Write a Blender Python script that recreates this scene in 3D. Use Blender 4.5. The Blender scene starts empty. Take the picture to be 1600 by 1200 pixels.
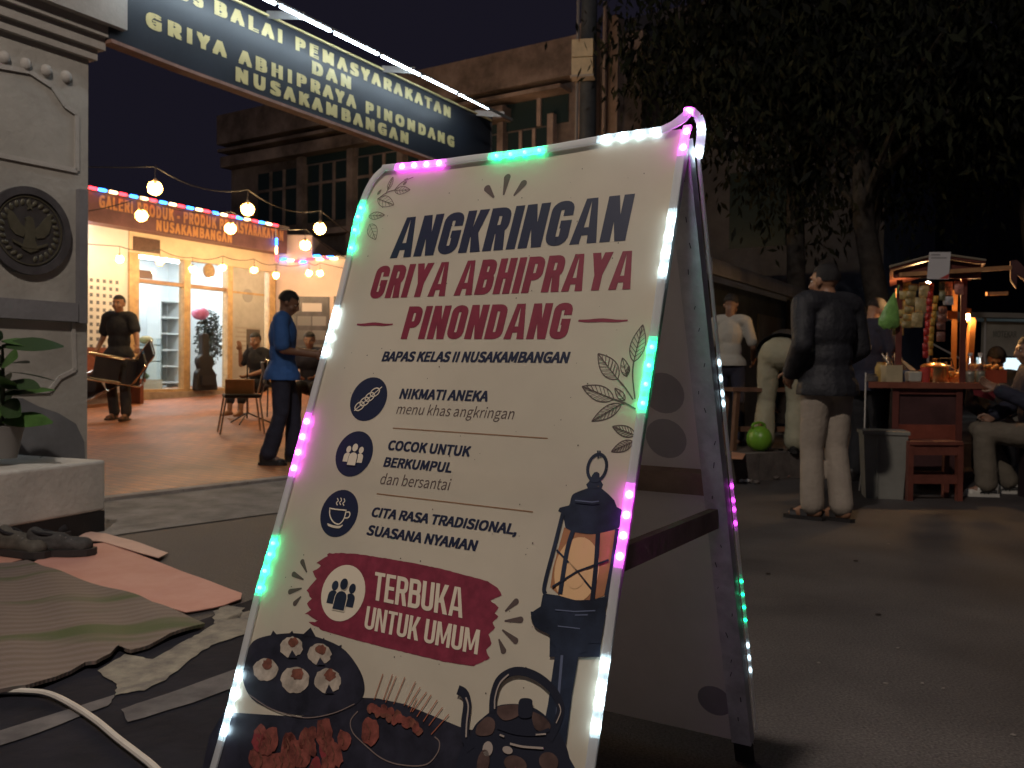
import bpy, bmesh, math, random, os
from mathutils import Vector as V, Matrix as M
R = math.radians
sc = bpy.context.scene
col = sc.collection
random.seed(7)

# ------------------------------------------------------------------ camera, world, exposure
F_PX, PITCH, ROLL, CAM_H = 1402.4, -0.0171, 0.01149, 1.0
EYE = V((0, 0, CAM_H))
_f = V((0, math.cos(PITCH), math.sin(PITCH)))
_r = V((1, 0, 0)); _u = _r.cross(_f)
RT = math.cos(ROLL) * _r + math.sin(ROLL) * _u
UP = -math.sin(ROLL) * _r + math.cos(ROLL) * _u
cam = bpy.data.cameras.new('camera'); camo = bpy.data.objects.new('camera', cam); col.objects.link(camo)
camo.matrix_world = M(((RT.x, UP.x, -_f.x, 0), (RT.y, UP.y, -_f.y, 0), (RT.z, UP.z, -_f.z, CAM_H), (0, 0, 0, 1)))
cam.sensor_width = 36; cam.lens = 36 * F_PX / 1600; cam.clip_end = 500; cam.clip_start = .05
cam.dof.use_dof = True; cam.dof.focus_distance = 1.8; cam.dof.aperture_fstop = 9.0
sc.camera = camo
sc.view_settings.view_transform = 'Standard'; sc.view_settings.look = 'None'
sc.view_settings.exposure = 0.0; sc.view_settings.gamma = 1.0
w = bpy.data.worlds.new('World'); sc.world = w; w.use_nodes = True
bg = w.node_tree.nodes['Background']
bg.inputs['Color'].default_value = (.42, .37, .66, 1); bg.inputs['Strength'].default_value = .020   # night sky over a lit town
sc.cycles.use_denoising = True
sc.cycles.max_bounces = 6; sc.cycles.diffuse_bounces = 3; sc.cycles.sample_clamp_indirect = 4.0

def ray(x, y):
    return _f + RT * ((x - 800) / F_PX) - UP * ((y - 600) / F_PX)
def at(x, y, D):                       # the point seen at photograph pixel x, y that lies D metres away
    return EYE + ray(x, y) * D
def gnd(x, y, z=0.0):
    d = ray(x, y); return EYE + d * ((z - CAM_H) / d.z)
class Plane:                           # a flat face in the world; px() gives the face coordinates of a photograph pixel
    def __init__(s, o, ex, ey):
        s.o = V(o); s.ex = V(ex).normalized(); s.ey = V(ey).normalized(); s.n = s.ex.cross(s.ey)
    def px(s, x, y):
        d = ray(x, y); t = (s.o - EYE).dot(s.n) / d.dot(s.n); p = EYE + d * t - s.o
        return p.dot(s.ex), p.dot(s.ey)

# ------------------------------------------------------------------ materials
def mat(name, c, rough=.7, var=.0, vscale=8., bump=0., bscale=40., metal=0., emit=None, es=1., c2=None, trans=0., spec=.5, alpha=None):
    m = bpy.data.materials.get(name)
    if m: return m
    m = bpy.data.materials.new(name); m.use_nodes = True
    nt = m.node_tree; b = nt.nodes['Principled BSDF']
    b.inputs['Base Color'].default_value = (*c, 1); b.inputs['Roughness'].default_value = rough
    b.inputs['Metallic'].default_value = metal; b.inputs['Specular IOR Level'].default_value = spec
    if trans: b.inputs['Transmission Weight'].default_value = trans
    if emit: b.inputs['Emission Color'].default_value = (*emit, 1); b.inputs['Emission Strength'].default_value = es
    tc = None
    if var or c2 or bump:
        tc = nt.nodes.new('ShaderNodeTexCoord')
    if var or c2:
        n = nt.nodes.new('ShaderNodeTexNoise'); n.inputs['Scale'].default_value = vscale; n.inputs['Detail'].default_value = 6; n.inputs['Roughness'].default_value = .65
        nt.links.new(tc.outputs['Object'], n.inputs['Vector'])
        r = nt.nodes.new('ShaderNodeValToRGB')
        d = c2 if c2 else tuple(x * (1 - var) for x in c)
        e = c if c2 else tuple(min(1, x * (1 + var * .6)) for x in c)
        r.color_ramp.elements[0].color = (*d, 1); r.color_ramp.elements[1].color = (*e, 1)
        r.color_ramp.elements[0].position = .35; r.color_ramp.elements[1].position = .68
        nt.links.new(n.outputs['Fac'], r.inputs['Fac']); nt.links.new(r.outputs['Color'], b.inputs['Base Color'])
    if bump:
        n2 = nt.nodes.new('ShaderNodeTexNoise'); n2.inputs['Scale'].default_value = bscale; n2.inputs['Detail'].default_value = 5
        nt.links.new(tc.outputs['Object'], n2.inputs['Vector'])
        bp = nt.nodes.new('ShaderNodeBump'); bp.inputs['Strength'].default_value = bump; bp.inputs['Distance'].default_value = .02
        nt.links.new(n2.outputs['Fac'], bp.inputs['Height']); nt.links.new(bp.outputs['Normal'], b.inputs['Normal'])
    return m
def glow(name, c, s):
    m = bpy.data.materials.get(name)
    if m: return m
    m = bpy.data.materials.new(name); m.use_nodes = True; nt = m.node_tree; nt.nodes.clear()
    e = nt.nodes.new('ShaderNodeEmission'); e.inputs['Color'].default_value = (*c, 1); e.inputs['Strength'].default_value = s
    o = nt.nodes.new('ShaderNodeOutputMaterial'); nt.links.new(e.outputs[0], o.inputs[0]); return m
def glassy(name, c, t=.85, rough=.05):
    m = bpy.data.materials.get(name)
    if m: return m
    m = bpy.data.materials.new(name); m.use_nodes = True; nt = m.node_tree; nt.nodes.clear()
    tr = nt.nodes.new('ShaderNodeBsdfTransparent'); tr.inputs[0].default_value = (*c, 1)
    g = nt.nodes.new('ShaderNodeBsdfGlossy'); g.inputs['Roughness'].default_value = rough
    x = nt.nodes.new('ShaderNodeMixShader'); x.inputs[0].default_value = 1 - t
    o = nt.nodes.new('ShaderNodeOutputMaterial')
    nt.links.new(tr.outputs[0], x.inputs[1]); nt.links.new(g.outputs[0], x.inputs[2]); nt.links.new(x.outputs[0], o.inputs[0]); return m
def veil(name, c, t, es=0., ec=None):   # see-through skin with an optional glow of its own
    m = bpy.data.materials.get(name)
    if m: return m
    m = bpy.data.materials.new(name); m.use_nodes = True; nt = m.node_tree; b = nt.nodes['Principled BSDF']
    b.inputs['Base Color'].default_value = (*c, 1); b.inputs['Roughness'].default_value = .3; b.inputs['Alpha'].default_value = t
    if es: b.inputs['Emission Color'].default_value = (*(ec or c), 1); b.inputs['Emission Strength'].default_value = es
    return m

# ------------------------------------------------------------------ mesh builder
class MB:
    def __init__(s): s.v = []; s.f = []; s.m = []
    def add(s, vs, fs, mi=0):
        o = len(s.v); s.v += [tuple(p) for p in vs]; s.f += [tuple(i + o for i in f) for f in fs]; s.m += [mi] * len(fs); return s
    def box(s, c, d, mi=0, rot=None, taper=1.0):
        x, y, z = d[0] / 2, d[1] / 2, d[2] / 2; c = V(c)
        vs = [V((a * x * (taper if e < 0 else 1), b * y * (taper if e < 0 else 1), e * z)) for e in (-1, 1) for b in (-1, 1) for a in (-1, 1)]
        if rot: vs = [rot @ p for p in vs]
        return s.add([p + c for p in vs], [(0, 2, 3, 1), (4, 5, 7, 6), (0, 1, 5, 4), (2, 6, 7, 3), (0, 4, 6, 2), (1, 3, 7, 5)], mi)
    def bar(s, a, b, wd, hd, up=(0, 0, 1), mi=0):
        a, b, up = V(a), V(b), V(up); d = (b - a).normalized(); sd = d.cross(up).normalized(); u = sd.cross(d)
        vs = [p + sd * i * wd / 2 + u * j * hd / 2 for p in (a, b) for j in (-1, 1) for i in (-1, 1)]
        return s.add(vs, [(0, 1, 3, 2), (4, 6, 7, 5), (0, 4, 5, 1), (2, 3, 7, 6), (0, 2, 6, 4), (1, 5, 7, 3)], mi)
    def tube(s, pts, r, n=10, mi=0, cap=True):
        pts = [V(p) for p in pts]; rs = r if isinstance(r, (list, tuple)) else [r] * len(pts)
        vs = []; u = None
        for i, p in enumerate(pts):
            d = (pts[min(i + 1, len(pts) - 1)] - pts[max(i - 1, 0)]).normalized()
            if u is None: u = d.orthogonal().normalized()
            u = (u - d * u.dot(d)).normalized(); w_ = d.cross(u)
            vs += [p + (u * math.cos(2 * math.pi * k / n) + w_ * math.sin(2 * math.pi * k / n)) * rs[i] for k in range(n)]
        fs = [(i * n + k, i * n + (k + 1) % n, (i + 1) * n + (k + 1) % n, (i + 1) * n + k) for i in range(len(pts) - 1) for k in range(n)]
        if cap: fs += [tuple(range(n - 1, -1, -1)), tuple((len(pts) - 1) * n + k for k in range(n))]
        return s.add(vs, fs, mi)
    def lathe(s, prof, c=(0, 0, 0), n=20, mi=0, rot=None):
        c = V(c); vs = []
        for r_, z in prof:
            for k in range(n):
                p = V((r_ * math.cos(2 * math.pi * k / n), r_ * math.sin(2 * math.pi * k / n), z))
                vs.append((rot @ p if rot else p) + c)
        L = len(prof)
        fs = [(i * n + k, i * n + (k + 1) % n, (i + 1) * n + (k + 1) % n, (i + 1) * n + k) for i in range(L - 1) for k in range(n)]
        fs += [tuple(range(n - 1, -1, -1)), tuple((L - 1) * n + k for k in range(n))]
        return s.add(vs, fs, mi)
    def ell(s, c, rad, rot=None, n=16, m=10, mi=0, keep=None):
        c = V(c); vs = []; loc = []
        for i in range(m + 1):
            t = math.pi * i / m
            for k in range(n):
                a = 2 * math.pi * k / n
                q = V((math.sin(t) * math.cos(a), math.sin(t) * math.sin(a), math.cos(t))); loc.append(q)
                p = V((q.x * rad[0], q.y * rad[1], q.z * rad[2])); vs.append((rot @ p if rot else p) + c)
        fs = []
        for i in range(m):
            for k in range(n):
                f = (i * n + k, (i + 1) * n + k, (i + 1) * n + (k + 1) % n, i * n + (k + 1) % n)
                if keep and not keep(sum((loc[j] for j in f), V()) / 4): continue
                fs.append(f)
        return s.add(vs, fs, mi)
    def limb(s, a, b, ra, rb, n=14, mi=0):      # tapered capsule
        a, b = V(a), V(b); d = b - a; L = d.length
        if L < 1e-6: return s
        d /= L; pts = []; rs = []
        for k in range(5):
            t = math.pi / 2 * k / 4; pts.append(a - d * ra * math.cos(t)); rs.append(max(ra * math.sin(t), 1e-4))
        for k in range(5):
            t = math.pi / 2 * k / 4; pts.append(b + d * rb * math.sin(t)); rs.append(max(rb * math.cos(t), 1e-4))
        return s.tube(pts, rs, n, mi)
    def poly(s, pts, mi=0): return s.add(pts, [tuple(range(len(pts)))], mi)
    def slab(s, pts, t, mi=0):                   # outline raised by the vector t
        n = len(pts); t = V(t); pts = [V(p) for p in pts]
        return s.add(pts + [p + t for p in pts], [tuple(range(n - 1, -1, -1)), tuple(range(n, 2 * n))] + [(k, (k + 1) % n, n + (k + 1) % n, n + k) for k in range(n)], mi)
    def strip(s, L, Rr, mi=0):
        n = len(L); return s.add(list(L) + list(Rr), [(k, n + k, n + k + 1, k + 1) for k in range(n - 1)], mi)
    def move(s, mtx): s.v = [tuple(mtx @ V(p)) for p in s.v]; return s
    def build(s, name, mats, parent=None, smooth=False, weld=True, origin=None, fix=True):
        me = bpy.data.meshes.new(name)
        vs = s.v
        if origin is not None: o = V(origin); vs = [tuple(V(p) - o) for p in vs]
        me.from_pydata(vs, [], s.f)
        mats = mats if isinstance(mats, (list, tuple)) else [mats]
        for m_ in mats: me.materials.append(m_)
        for p, i in zip(me.polygons, s.m): p.material_index = i; p.use_smooth = smooth
        if weld or fix:
            bm = bmesh.new(); bm.from_mesh(me)
            if weld: bmesh.ops.remove_doubles(bm, verts=bm.verts, dist=1e-5)
            if fix: bmesh.ops.recalc_face_normals(bm, faces=bm.faces)
            bm.to_mesh(me); bm.free()
        if smooth:
            try: me.set_sharp_from_angle(angle=R(40))
            except Exception: pass
        ob = bpy.data.objects.new(name, me); col.objects.link(ob)
        if origin is not None: ob.location = origin
        if parent: ob.parent = parent
        return ob
def remesh(mb, voxel, smooth=6, disp=0.):
    me = bpy.data.meshes.new('tmp'); me.from_pydata(mb.v, [], mb.f)
    bm = bmesh.new(); bm.from_mesh(me); bmesh.ops.remove_doubles(bm, verts=bm.verts, dist=1e-6); bmesh.ops.recalc_face_normals(bm, faces=bm.faces); bm.to_mesh(me); bm.free()
    o = bpy.data.objects.new('tmp', me); col.objects.link(o)
    r = o.modifiers.new('r', 'REMESH'); r.mode = 'VOXEL'; r.voxel_size = voxel
    if smooth: s_ = o.modifiers.new('s', 'SMOOTH'); s_.iterations = smooth; s_.factor = .5
    if disp:
        tx = bpy.data.textures.new('folds', 'CLOUDS'); tx.noise_scale = .09
        d = o.modifiers.new('d', 'DISPLACE'); d.texture = tx; d.strength = disp; d.mid_level = .5
    dg = bpy.context.evaluated_depsgraph_get(); dg.update()
    ev = o.evaluated_get(dg); me2 = ev.to_mesh()
    out = MB(); out.add([v.co.copy() for v in me2.vertices], [tuple(p.vertices) for p in me2.polygons])
    ev.to_mesh_clear(); bpy.data.objects.remove(o); bpy.data.meshes.remove(me)
    return out
def thing(name, label, cat, loc=(0, 0, 0), rz=0., group=None):
    o = bpy.data.objects.new(name, None); col.objects.link(o); o.location = loc; o.rotation_euler = (0, 0, rz); o.empty_display_size = .1
    o['label'] = label; o['category'] = cat
    if group: o['group'] = group
    return o
def tag(o, label, cat, group=None):
    o['label'] = label; o['category'] = cat
    if group: o['group'] = group
    return o
def struct(o): o['kind'] = 'structure'; return o
def dup(root, loc, rz=None, label=None):
    def cp(o, par):
        c = o.copy(); col.objects.link(c); c.parent = par
        for ch in o.children: cp(ch, c)
        return c
    r = root.copy(); col.objects.link(r); r.location = loc
    if rz is not None: r.rotation_euler = (0, 0, rz)
    if label: r['label'] = label
    for ch in list(root.children): cp(ch, r)
    return r

# ------------------------------------------------------------------ lettering
_font = None
try: _font = bpy.data.fonts.load(os.path.join(bpy.utils.system_resource('DATAFILES'), 'fonts', 'Noto Sans CJK Regular.woff2'))
except Exception: _font = None
def text_raw(sx, bold=0., spacing=1.):
    c = bpy.data.curves.new('t', 'FONT'); c.body = sx; c.offset = bold; c.resolution_u = 3; c.space_character = spacing
    if _font: c.font = _font
    o = bpy.data.objects.new('t', c); col.objects.link(o)
    dg = bpy.context.evaluated_depsgraph_get(); dg.update(); ev = o.evaluated_get(dg); me = ev.to_mesh()
    vs = [(v.co.x, v.co.y) for v in me.vertices]; fs = [tuple(p.vertices) for p in me.polygons]
    ev.to_mesh_clear(); bpy.data.objects.remove(o); bpy.data.curves.remove(c)
    return vs, fs
_cap = None
def text_into(mb, sx, O, EX, EY, bold=.02, spacing=1., mi=0, lift=V((0, 0, 0))):
    global _cap
    if _cap is None:
        v, _ = text_raw('H'); _cap = max(p[1] for p in v)
    vs, fs = text_raw(sx, 0., spacing)
    x0 = min(p[0] for p in vs); x1 = max(p[0] for p in vs)
    EX, EY = V(EX), V(EY); n = EX.cross(EY).normalized() * (2.2e-5 + 8e-5 * min(1, EY.length)); W_ = x1 - x0
    k = 0
    for dx, dy in ([(0, 0)] if bold < .01 else [(a * bold * .75, b * bold * .55) for a in (-1, -.33, .33, 1) for b in (-1, 1)]):     # thickened by stacked copies
        mb.add([V(O) + EX * ((p[0] - x0 + dx) / W_) + EY * ((p[1] + dy) / _cap) + n * k + lift for p in vs], fs, mi); k += 1
# a heavy condensed poster face drawn as strokes
def _round(pts, r, closed=False):
    out = []; n = len(pts)
    for i, p in enumerate(pts):
        p = V((p[0], p[1], 0))
        if not closed and i in (0, n - 1): out.append(p); continue
        a = V((*pts[i - 1], 0)); b = V((*pts[(i + 1) % n], 0))
        da = (a - p); db = (b - p); q = min(r, da.length * .5, db.length * .5)
        A = p + da.normalized() * q; B = p + db.normalized() * q
        for k in range(6):
            t = k / 5; out.append(A * (1 - t) ** 2 + p * 2 * t * (1 - t) + B * t * t)
    return out
def _stroke(pts, t, closed=False):
    n = len(pts); Ls = []; Rs = []
    for i in range(n):
        a = pts[(i - 1) % n] if (closed or i) else pts[0]; b = pts[(i + 1) % n] if (closed or i < n - 1) else pts[-1]
        d = (b - a)
        if d.length < 1e-9: d = V((1, 0, 0))
        d.normalize(); nn = V((-d.y, d.x, 0)); Ls.append(pts[i] + nn * t / 2); Rs.append(pts[i] - nn * t / 2)
    idx = [(i, (i + 1) % n) for i in range(n if closed else n - 1)]
    return [[Ls[i], Rs[i], Rs[j], Ls[j]] for i, j in idx]
def heavy(ch, t=.19):
    h = t / 2; S = []; P = []; rr = .17
    w = {'I': t, 'M': .64, 'A': .54, 'Y': .52, 'N': .5, 'E': .4, 'T': .44, 'K': .5}.get(ch, .47)
    st = lambda x: P.append([(x, 0), (x + t, 0), (x + t, 1), (x, 1)])
    path = lambda pts, c=False, r=rr: S.append((_round(pts, r, c), c))
    bar = lambda x0, x1, y: P.append([(x0, y - h * .86), (x1, y - h * .86), (x1, y + h * .86), (x0, y + h * .86)])
    if ch == 'I': st(0)
    elif ch == 'N': st(0); st(w - t); P.append([(t * .4, 1), (t * 1.05, 1), (w - t * .4, 0), (w - t * 1.05, 0)])
    elif ch == 'A': P.append([(0, 0), (t * .96, 0), (w / 2 + .005, 1), (w / 2 - .115, 1)]); P.append([(w, 0), (w / 2 + .115, 1), (w / 2 - .005, 1), (w - t * .96, 0)]); bar(w * .24, w * .76, .27)
    elif ch == 'G': path([(w - h, .66), (w - h, 1 - h), (h, 1 - h), (h, h), (w - h, h), (w - h, .5)]); bar(w * .52, w, .47)
    elif ch == 'K': st(0); P.append([(t * .8, .34), (w - t * 1.12, 1), (w, 1), (t * .8, .56 - .17)]); P.append([(t * .9, .36), (w - t * 1.12, 1), (w, 1), (t * 1.7, .36)]); P.append([(w * .36, .52), (w * .62, .60), (w + .01, 0), (w - t * 1.1, 0)])
    elif ch == 'R': st(0); path([(t * .5, 1 - h), (w - h, 1 - h), (w - h, .49), (t * .5, .49)]); P.append([(w * .42, .5), (w * .42 + t, .5), (w, 0), (w - t * 1.05, 0)])
    elif ch == 'P': st(0); path([(t * .5, 1 - h), (w - h, 1 - h), (w - h, .44), (t * .5, .44)])
    elif ch == 'B': st(0); path([(t * .5, 1 - h), (w - h * 1.1, 1 - h), (w - h * 1.1, .54), (t * .5, .54)], False, .12); path([(t * .5, .53), (w - h, .53), (w - h, h), (t * .5, h)], False, .13)
    elif ch == 'D': st(0); path([(t * .5, 1 - h), (w - h, 1 - h), (w - h, h), (t * .5, h)])
    elif ch == 'O': path([(h, .5), (h, 1 - h), (w - h, 1 - h), (w - h, h), (h, h)], True)
    elif ch == 'U': path([(h, 1), (h, h), (w - h, h), (w - h, 1)])
    elif ch == 'H': st(0); st(w - t); bar(t * .8, w - t * .8, .51)
    elif ch == 'T': P.append([(0, 1 - t * .86), (w, 1 - t * .86), (w, 1), (0, 1)]); st(w / 2 - h)
    elif ch == 'E':
        st(0)
        for y in (h * .86, .51, 1 - h * .86): bar(t * .8, w if y != .51 else w * .92, y)
    elif ch == 'M': st(0); st(w - t); P.append([(t * .3, 1), (t * 1.1, 1), (w / 2 + h * .6, .12), (w / 2 - h * .6, .12)]); P.append([(w - t * .3, 1), (w - t * 1.1, 1), (w / 2 - h * .6, .12), (w / 2 + h * .6, .12)])
    elif ch == 'Y': P.append([(0, 1), (t * 1.05, 1), (w / 2 + h, .4), (w / 2 - h, .4)]); P.append([(w, 1), (w - t * 1.05, 1), (w / 2 - h, .4), (w / 2 + h, .4)]); P.append([(w / 2 - h, 0), (w / 2 + h, 0), (w / 2 + h, .44), (w / 2 - h, .44)])
    qs = [[V((*p, 0)) for p in q] for q in P]
    for pts, c in S:
        L = _stroke(pts, t, c); qs.append(('strip', L))
    return w, qs
def heavy_into(mb, sx, O, EX, EY, N, t=.19, gap=.065, mi=0):
    x = 0; items = []
    for ch in sx:
        if ch == ' ': x += .2; continue
        wd, qs = heavy(ch, t); items.append((x, qs)); x += wd + gap
    T = x - gap; O, EX, EY, N = V(O), V(EX), V(EY), V(N); k = 0
    f = lambda p, x0, z: O + EX * ((p.x + x0) / T) + EY * p.y + N * z
    for x0, qs in items:
        for q in qs:
            z = 3e-5 * (k % 7); k += 1
            if isinstance(q, tuple):
                for qq in q[1]: mb.poly([f(p, x0, z) for p in qq], mi)
            else: mb.poly([f(p, x0, z) for p in q], mi)
def wmat(o):
    m = M.Translation(o.location) @ M.Rotation(o.rotation_euler.z, 4, 'Z')
    return wmat(o.parent) @ m if o.parent else m
def wb(mb, name, mats, parent, smooth=False, **k):     # mesh given in world coordinates, stored relative to its parent
    if parent: mb.move(wmat(parent).inverted())
    return mb.build(name, mats, parent, smooth, **k)
def solo(mb, name, mats, base, label, cat, smooth=False, group=None, **k):   # a thing that is one mesh
    o = mb.build(name, mats, None, smooth, origin=base, **k); return tag(o, label, cat, group)
def bx(mb, pl, u0, u1, v0, v1, d0, d1, mi=0):           # a box standing on a Plane: u along, v up, d out of it
    c = [pl.o + pl.ex * u + pl.ey * v + pl.n * d for d in (d0, d1) for v in (v0, v1) for u in (u0, u1)]
    return mb.add(c, [(0, 1, 3, 2), (4, 6, 7, 5), (0, 4, 5, 1), (2, 3, 7, 6), (0, 2, 6, 4), (1, 5, 7, 3)], mi)
def pp(pl, u, v, d=0.): return pl.o + pl.ex * u + pl.ey * v + pl.n * d

# ================================================================== assumed street light, unseen behind the viewer (lights the sign and the road)
sl = thing('assumed_street_lamp', 'assumed tall galvanised street lamp leaning over the road behind the viewpoint', 'street lamp', (-2.3, -1.3, 0))
galv = mat('galvanised', (.42, .43, .44), .45, .2, 5, metal=.8)
m_ = MB().tube([(0, 0, 0), (0, 0, 4), (0, 0, 6.6)], [.09, .075, .06], 12); m_.build('pole', galv, sl, True)
MB().tube([(0, 0, 6.5), (.15, .15, 6.95), (.5, .5, 7.12), (.95, 1.0, 7.15)], .035, 8).build('arm', galv, sl, True)
hd = MB().box((1.0, 1.05, 7.16), (.3, .5, .1), rot=M.Rotation(R(-40), 3, 'Z'), taper=.8).build('lamp_head', mat('lamp_grey', (.2, .2, .21), .5), sl)
MB().box((1.0, 1.05, 7.105), (.16, .3, .008), rot=M.Rotation(R(-40), 3, 'Z')).build('lens', glow('lamp_lens', (1, .86, .7), 25), hd)
L = bpy.data.lights.new('lamp_light', 'SPOT'); L.energy = 1350; L.color = (1.0, .86, .75); L.shadow_soft_size = .16; L.spot_size = R(165); L.spot_blend = .3
lo = bpy.data.objects.new('lamp_light', L); col.objects.link(lo); lo.location = (1.0, 1.05, 7.06); lo.rotation_euler = (R(22), 0, R(-12)); lo.parent = sl

# ================================================================== ground
def road_mat():
    m = bpy.data.materials.new('asphalt'); m.use_nodes = True; nt = m.node_tree; b = nt.nodes['Principled BSDF']
    tc = nt.nodes.new('ShaderNodeTexCoord')
    def noise(s, d, sc_=None):
        n = nt.nodes.new('ShaderNodeTexNoise'); n.inputs['Scale'].default_value = s; n.inputs['Detail'].default_value = d
        if sc_:
            mp = nt.nodes.new('ShaderNodeMapping'); mp.inputs['Rotation'].default_value = (0, 0, R(-62)); mp.inputs['Scale'].default_value = sc_
            nt.links.new(tc.outputs['Object'], mp.inputs[0]); nt.links.new(mp.outputs[0], n.inputs['Vector'])
        else: nt.links.new(tc.outputs['Object'], n.inputs['Vector'])
        return n
    n1 = noise(1.3, 9); n2 = noise(120, 4); n3 = noise(28, 5)
    r1 = nt.nodes.new('ShaderNodeValToRGB'); r1.color_ramp.elements[0].color = (.036, .032, .033, 1); r1.color_ramp.elements[1].color = (.092, .082, .078, 1)
    r1.color_ramp.elements[0].position = .3; r1.color_ramp.elements[1].position = .7; nt.links.new(n1.outputs[0], r1.inputs[0])
    r2 = nt.nodes.new('ShaderNodeValToRGB'); r2.color_ramp.elements[0].color = (.30, .30, .30, 1); r2.color_ramp.elements[1].color = (1.9, 1.9, 1.9, 1)
    r2.color_ramp.elements[0].position = .3; r2.color_ramp.elements[1].position = .75; nt.links.new(n2.outputs[0], r2.inputs[0])
    mx = nt.nodes.new('ShaderNodeMixRGB'); mx.blend_type = 'MULTIPLY'; mx.inputs[0].default_value = .75
    nt.links.new(r1.outputs[0], mx.inputs[1]); nt.links.new(r2.outputs[0], mx.inputs[2]); nt.links.new(mx.outputs[0], b.inputs['Base Color'])
    r3 = nt.nodes.new('ShaderNodeMapRange'); r3.inputs[3].default_value = .55; r3.inputs[4].default_value = .9; nt.links.new(n1.outputs[0], r3.inputs[0]); nt.links.new(r3.outputs[0], b.inputs['Roughness'])
    ad = nt.nodes.new('ShaderNodeMath'); ad.operation = 'ADD'; nt.links.new(n2.outputs[0], ad.inputs[0]); nt.links.new(n3.outputs[0], ad.inputs[1])
    bp = nt.nodes.new('ShaderNodeBump'); bp.inputs['Strength'].default_value = .6; bp.inputs['Distance'].default_value = .006; nt.links.new(ad.outputs[0], bp.inputs['Height']); nt.links.new(bp.outputs[0], b.inputs['Normal'])
    return m
asph = road_mat()
mb = MB(); mb.poly([(-90, -40, 0), (90, -40, 0), (90, 160, 0), (-90, 160, 0)]); struct(mb.build('street', asph))
def yz(y): return .012 + max(0, .045 * (y - 8.4))
G = V((.59, .807, 0)); GN = V((.807, -.59, 0))
K0 = V((-2.93, 6.48, 0))
def brick_mat():
    m = bpy.data.materials.new('paving'); m.use_nodes = True; nt = m.node_tree; b = nt.nodes['Principled BSDF']
    tc = nt.nodes.new('ShaderNodeTexCoord'); mp = nt.nodes.new('ShaderNodeMapping'); mp.inputs['Rotation'].default_value = (0, 0, R(36)); nt.links.new(tc.outputs['Object'], mp.inputs[0])
    br = nt.nodes.new('ShaderNodeTexBrick'); br.inputs['Scale'].default_value = 1; br.inputs['Brick Width'].default_value = .21; br.inputs['Row Height'].default_value = .105; br.inputs['Mortar Size'].default_value = .006
    br.inputs['Color1'].default_value = (.50, .19, .07, 1); br.inputs['Color2'].default_value = (.38, .145, .06, 1); br.inputs['Mortar'].default_value = (.13, .08, .06, 1)
    nt.links.new(mp.outputs[0], br.inputs['Vector'])
    n = nt.nodes.new('ShaderNodeTexNoise'); n.inputs['Scale'].default_value = 1.1; n.inputs['Detail'].default_value = 7; nt.links.new(tc.outputs['Object'], n.inputs['Vector'])
    r = nt.nodes.new('ShaderNodeValToRGB'); r.color_ramp.elements[0].color = (.5, .5, .52, 1); r.color_ramp.elements[1].color = (1.15, 1.1, 1.05, 1); r.color_ramp.elements[0].position = .32; r.color_ramp.elements[1].position = .66; nt.links.new(n.outputs[0], r.inputs[0])
    mx = nt.nodes.new('ShaderNodeMixRGB'); mx.blend_type = 'MULTIPLY'; mx.inputs[0].default_value = 1; nt.links.new(br.outputs[0], mx.inputs[1]); nt.links.new(r.outputs[0], mx.inputs[2]); nt.links.new(mx.outputs[0], b.inputs['Base Color'])
    b.inputs['Roughness'].default_value = .6
    bp = nt.nodes.new('ShaderNodeBump'); bp.inputs['Strength'].default_value = .4; bp.inputs['Distance'].default_value = .01; nt.links.new(br.outputs['Fac'], bp.inputs['Height']); bp.invert = True; nt.links.new(bp.outputs[0], b.inputs['Normal'])
    return m
mb = MB(); Ls = []; Rs = []
for s in range(-6, 45):
    e = K0 + G * (s * .6); Rs.append(V((e.x, e.y, yz(e.y)))); q = V((e.x - 14, e.y, yz(e.y))); Ls.append(q)
mb.strip(Ls, Rs); struct(mb.build('courtyard_paving', brick_mat(), fix=True))
conc = mat('concrete_apron', (.23, .215, .20), .85, .45, 3.5, .4, 60)
mb = MB(); Ls = []; Rs = []
for s in range(-10, 30):
    e = K0 + G * (s * .6); Ls.append(V((e.x, e.y, yz(e.y) + .006))); o_ = e + GN * (1.3 + .04 * math.sin(s * 1.7)); Rs.append(V((o_.x, o_.y, .006)))
mb.strip(Ls, Rs); struct(mb.build('entrance_apron', conc))
mb = MB()
for s in range(-10, 30):
    a = K0 + G * (s * .6); b_ = K0 + G * (s * .6 + .592); a.z = yz(a.y) + .012; b_.z = yz(b_.y) + .012
    mb.bar(a, b_, .12, .03)
struct(mb.build('kerb', mat('kerb_stone', (.30, .27, .25), .85, .35, 6, .3, 50)))
# raised footway behind the stalls on the right
pv = mat('footway_concrete', (.12, .095, .08), .9, .5, 2.5, .4, 40)
PA = V((1.6, 8.0, 0)); PD = V((.88, .475, 0)); PN = V((-.475, .88, 0))
mb = MB(); mb.slab([PA - PD * .6, PA + PD * 14, PA + PD * 14 + PN * 9, PA - PD * .6 + G * 9], (0, 0, .24)); struct(mb.build('footway', pv))
mb = MB()
for i in range(0, 20): mb.bar(PA + PD * (i * .7) - PN * .07 + V((0, 0, .125)), PA + PD * (i * .7 + .692) - PN * .07 + V((0, 0, .125)), .13, .25)
struct(mb.build('footway_kerb', mat('dark_kerb', (.14, .12, .11), .9, .4, 5, .3, 40)))
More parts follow.
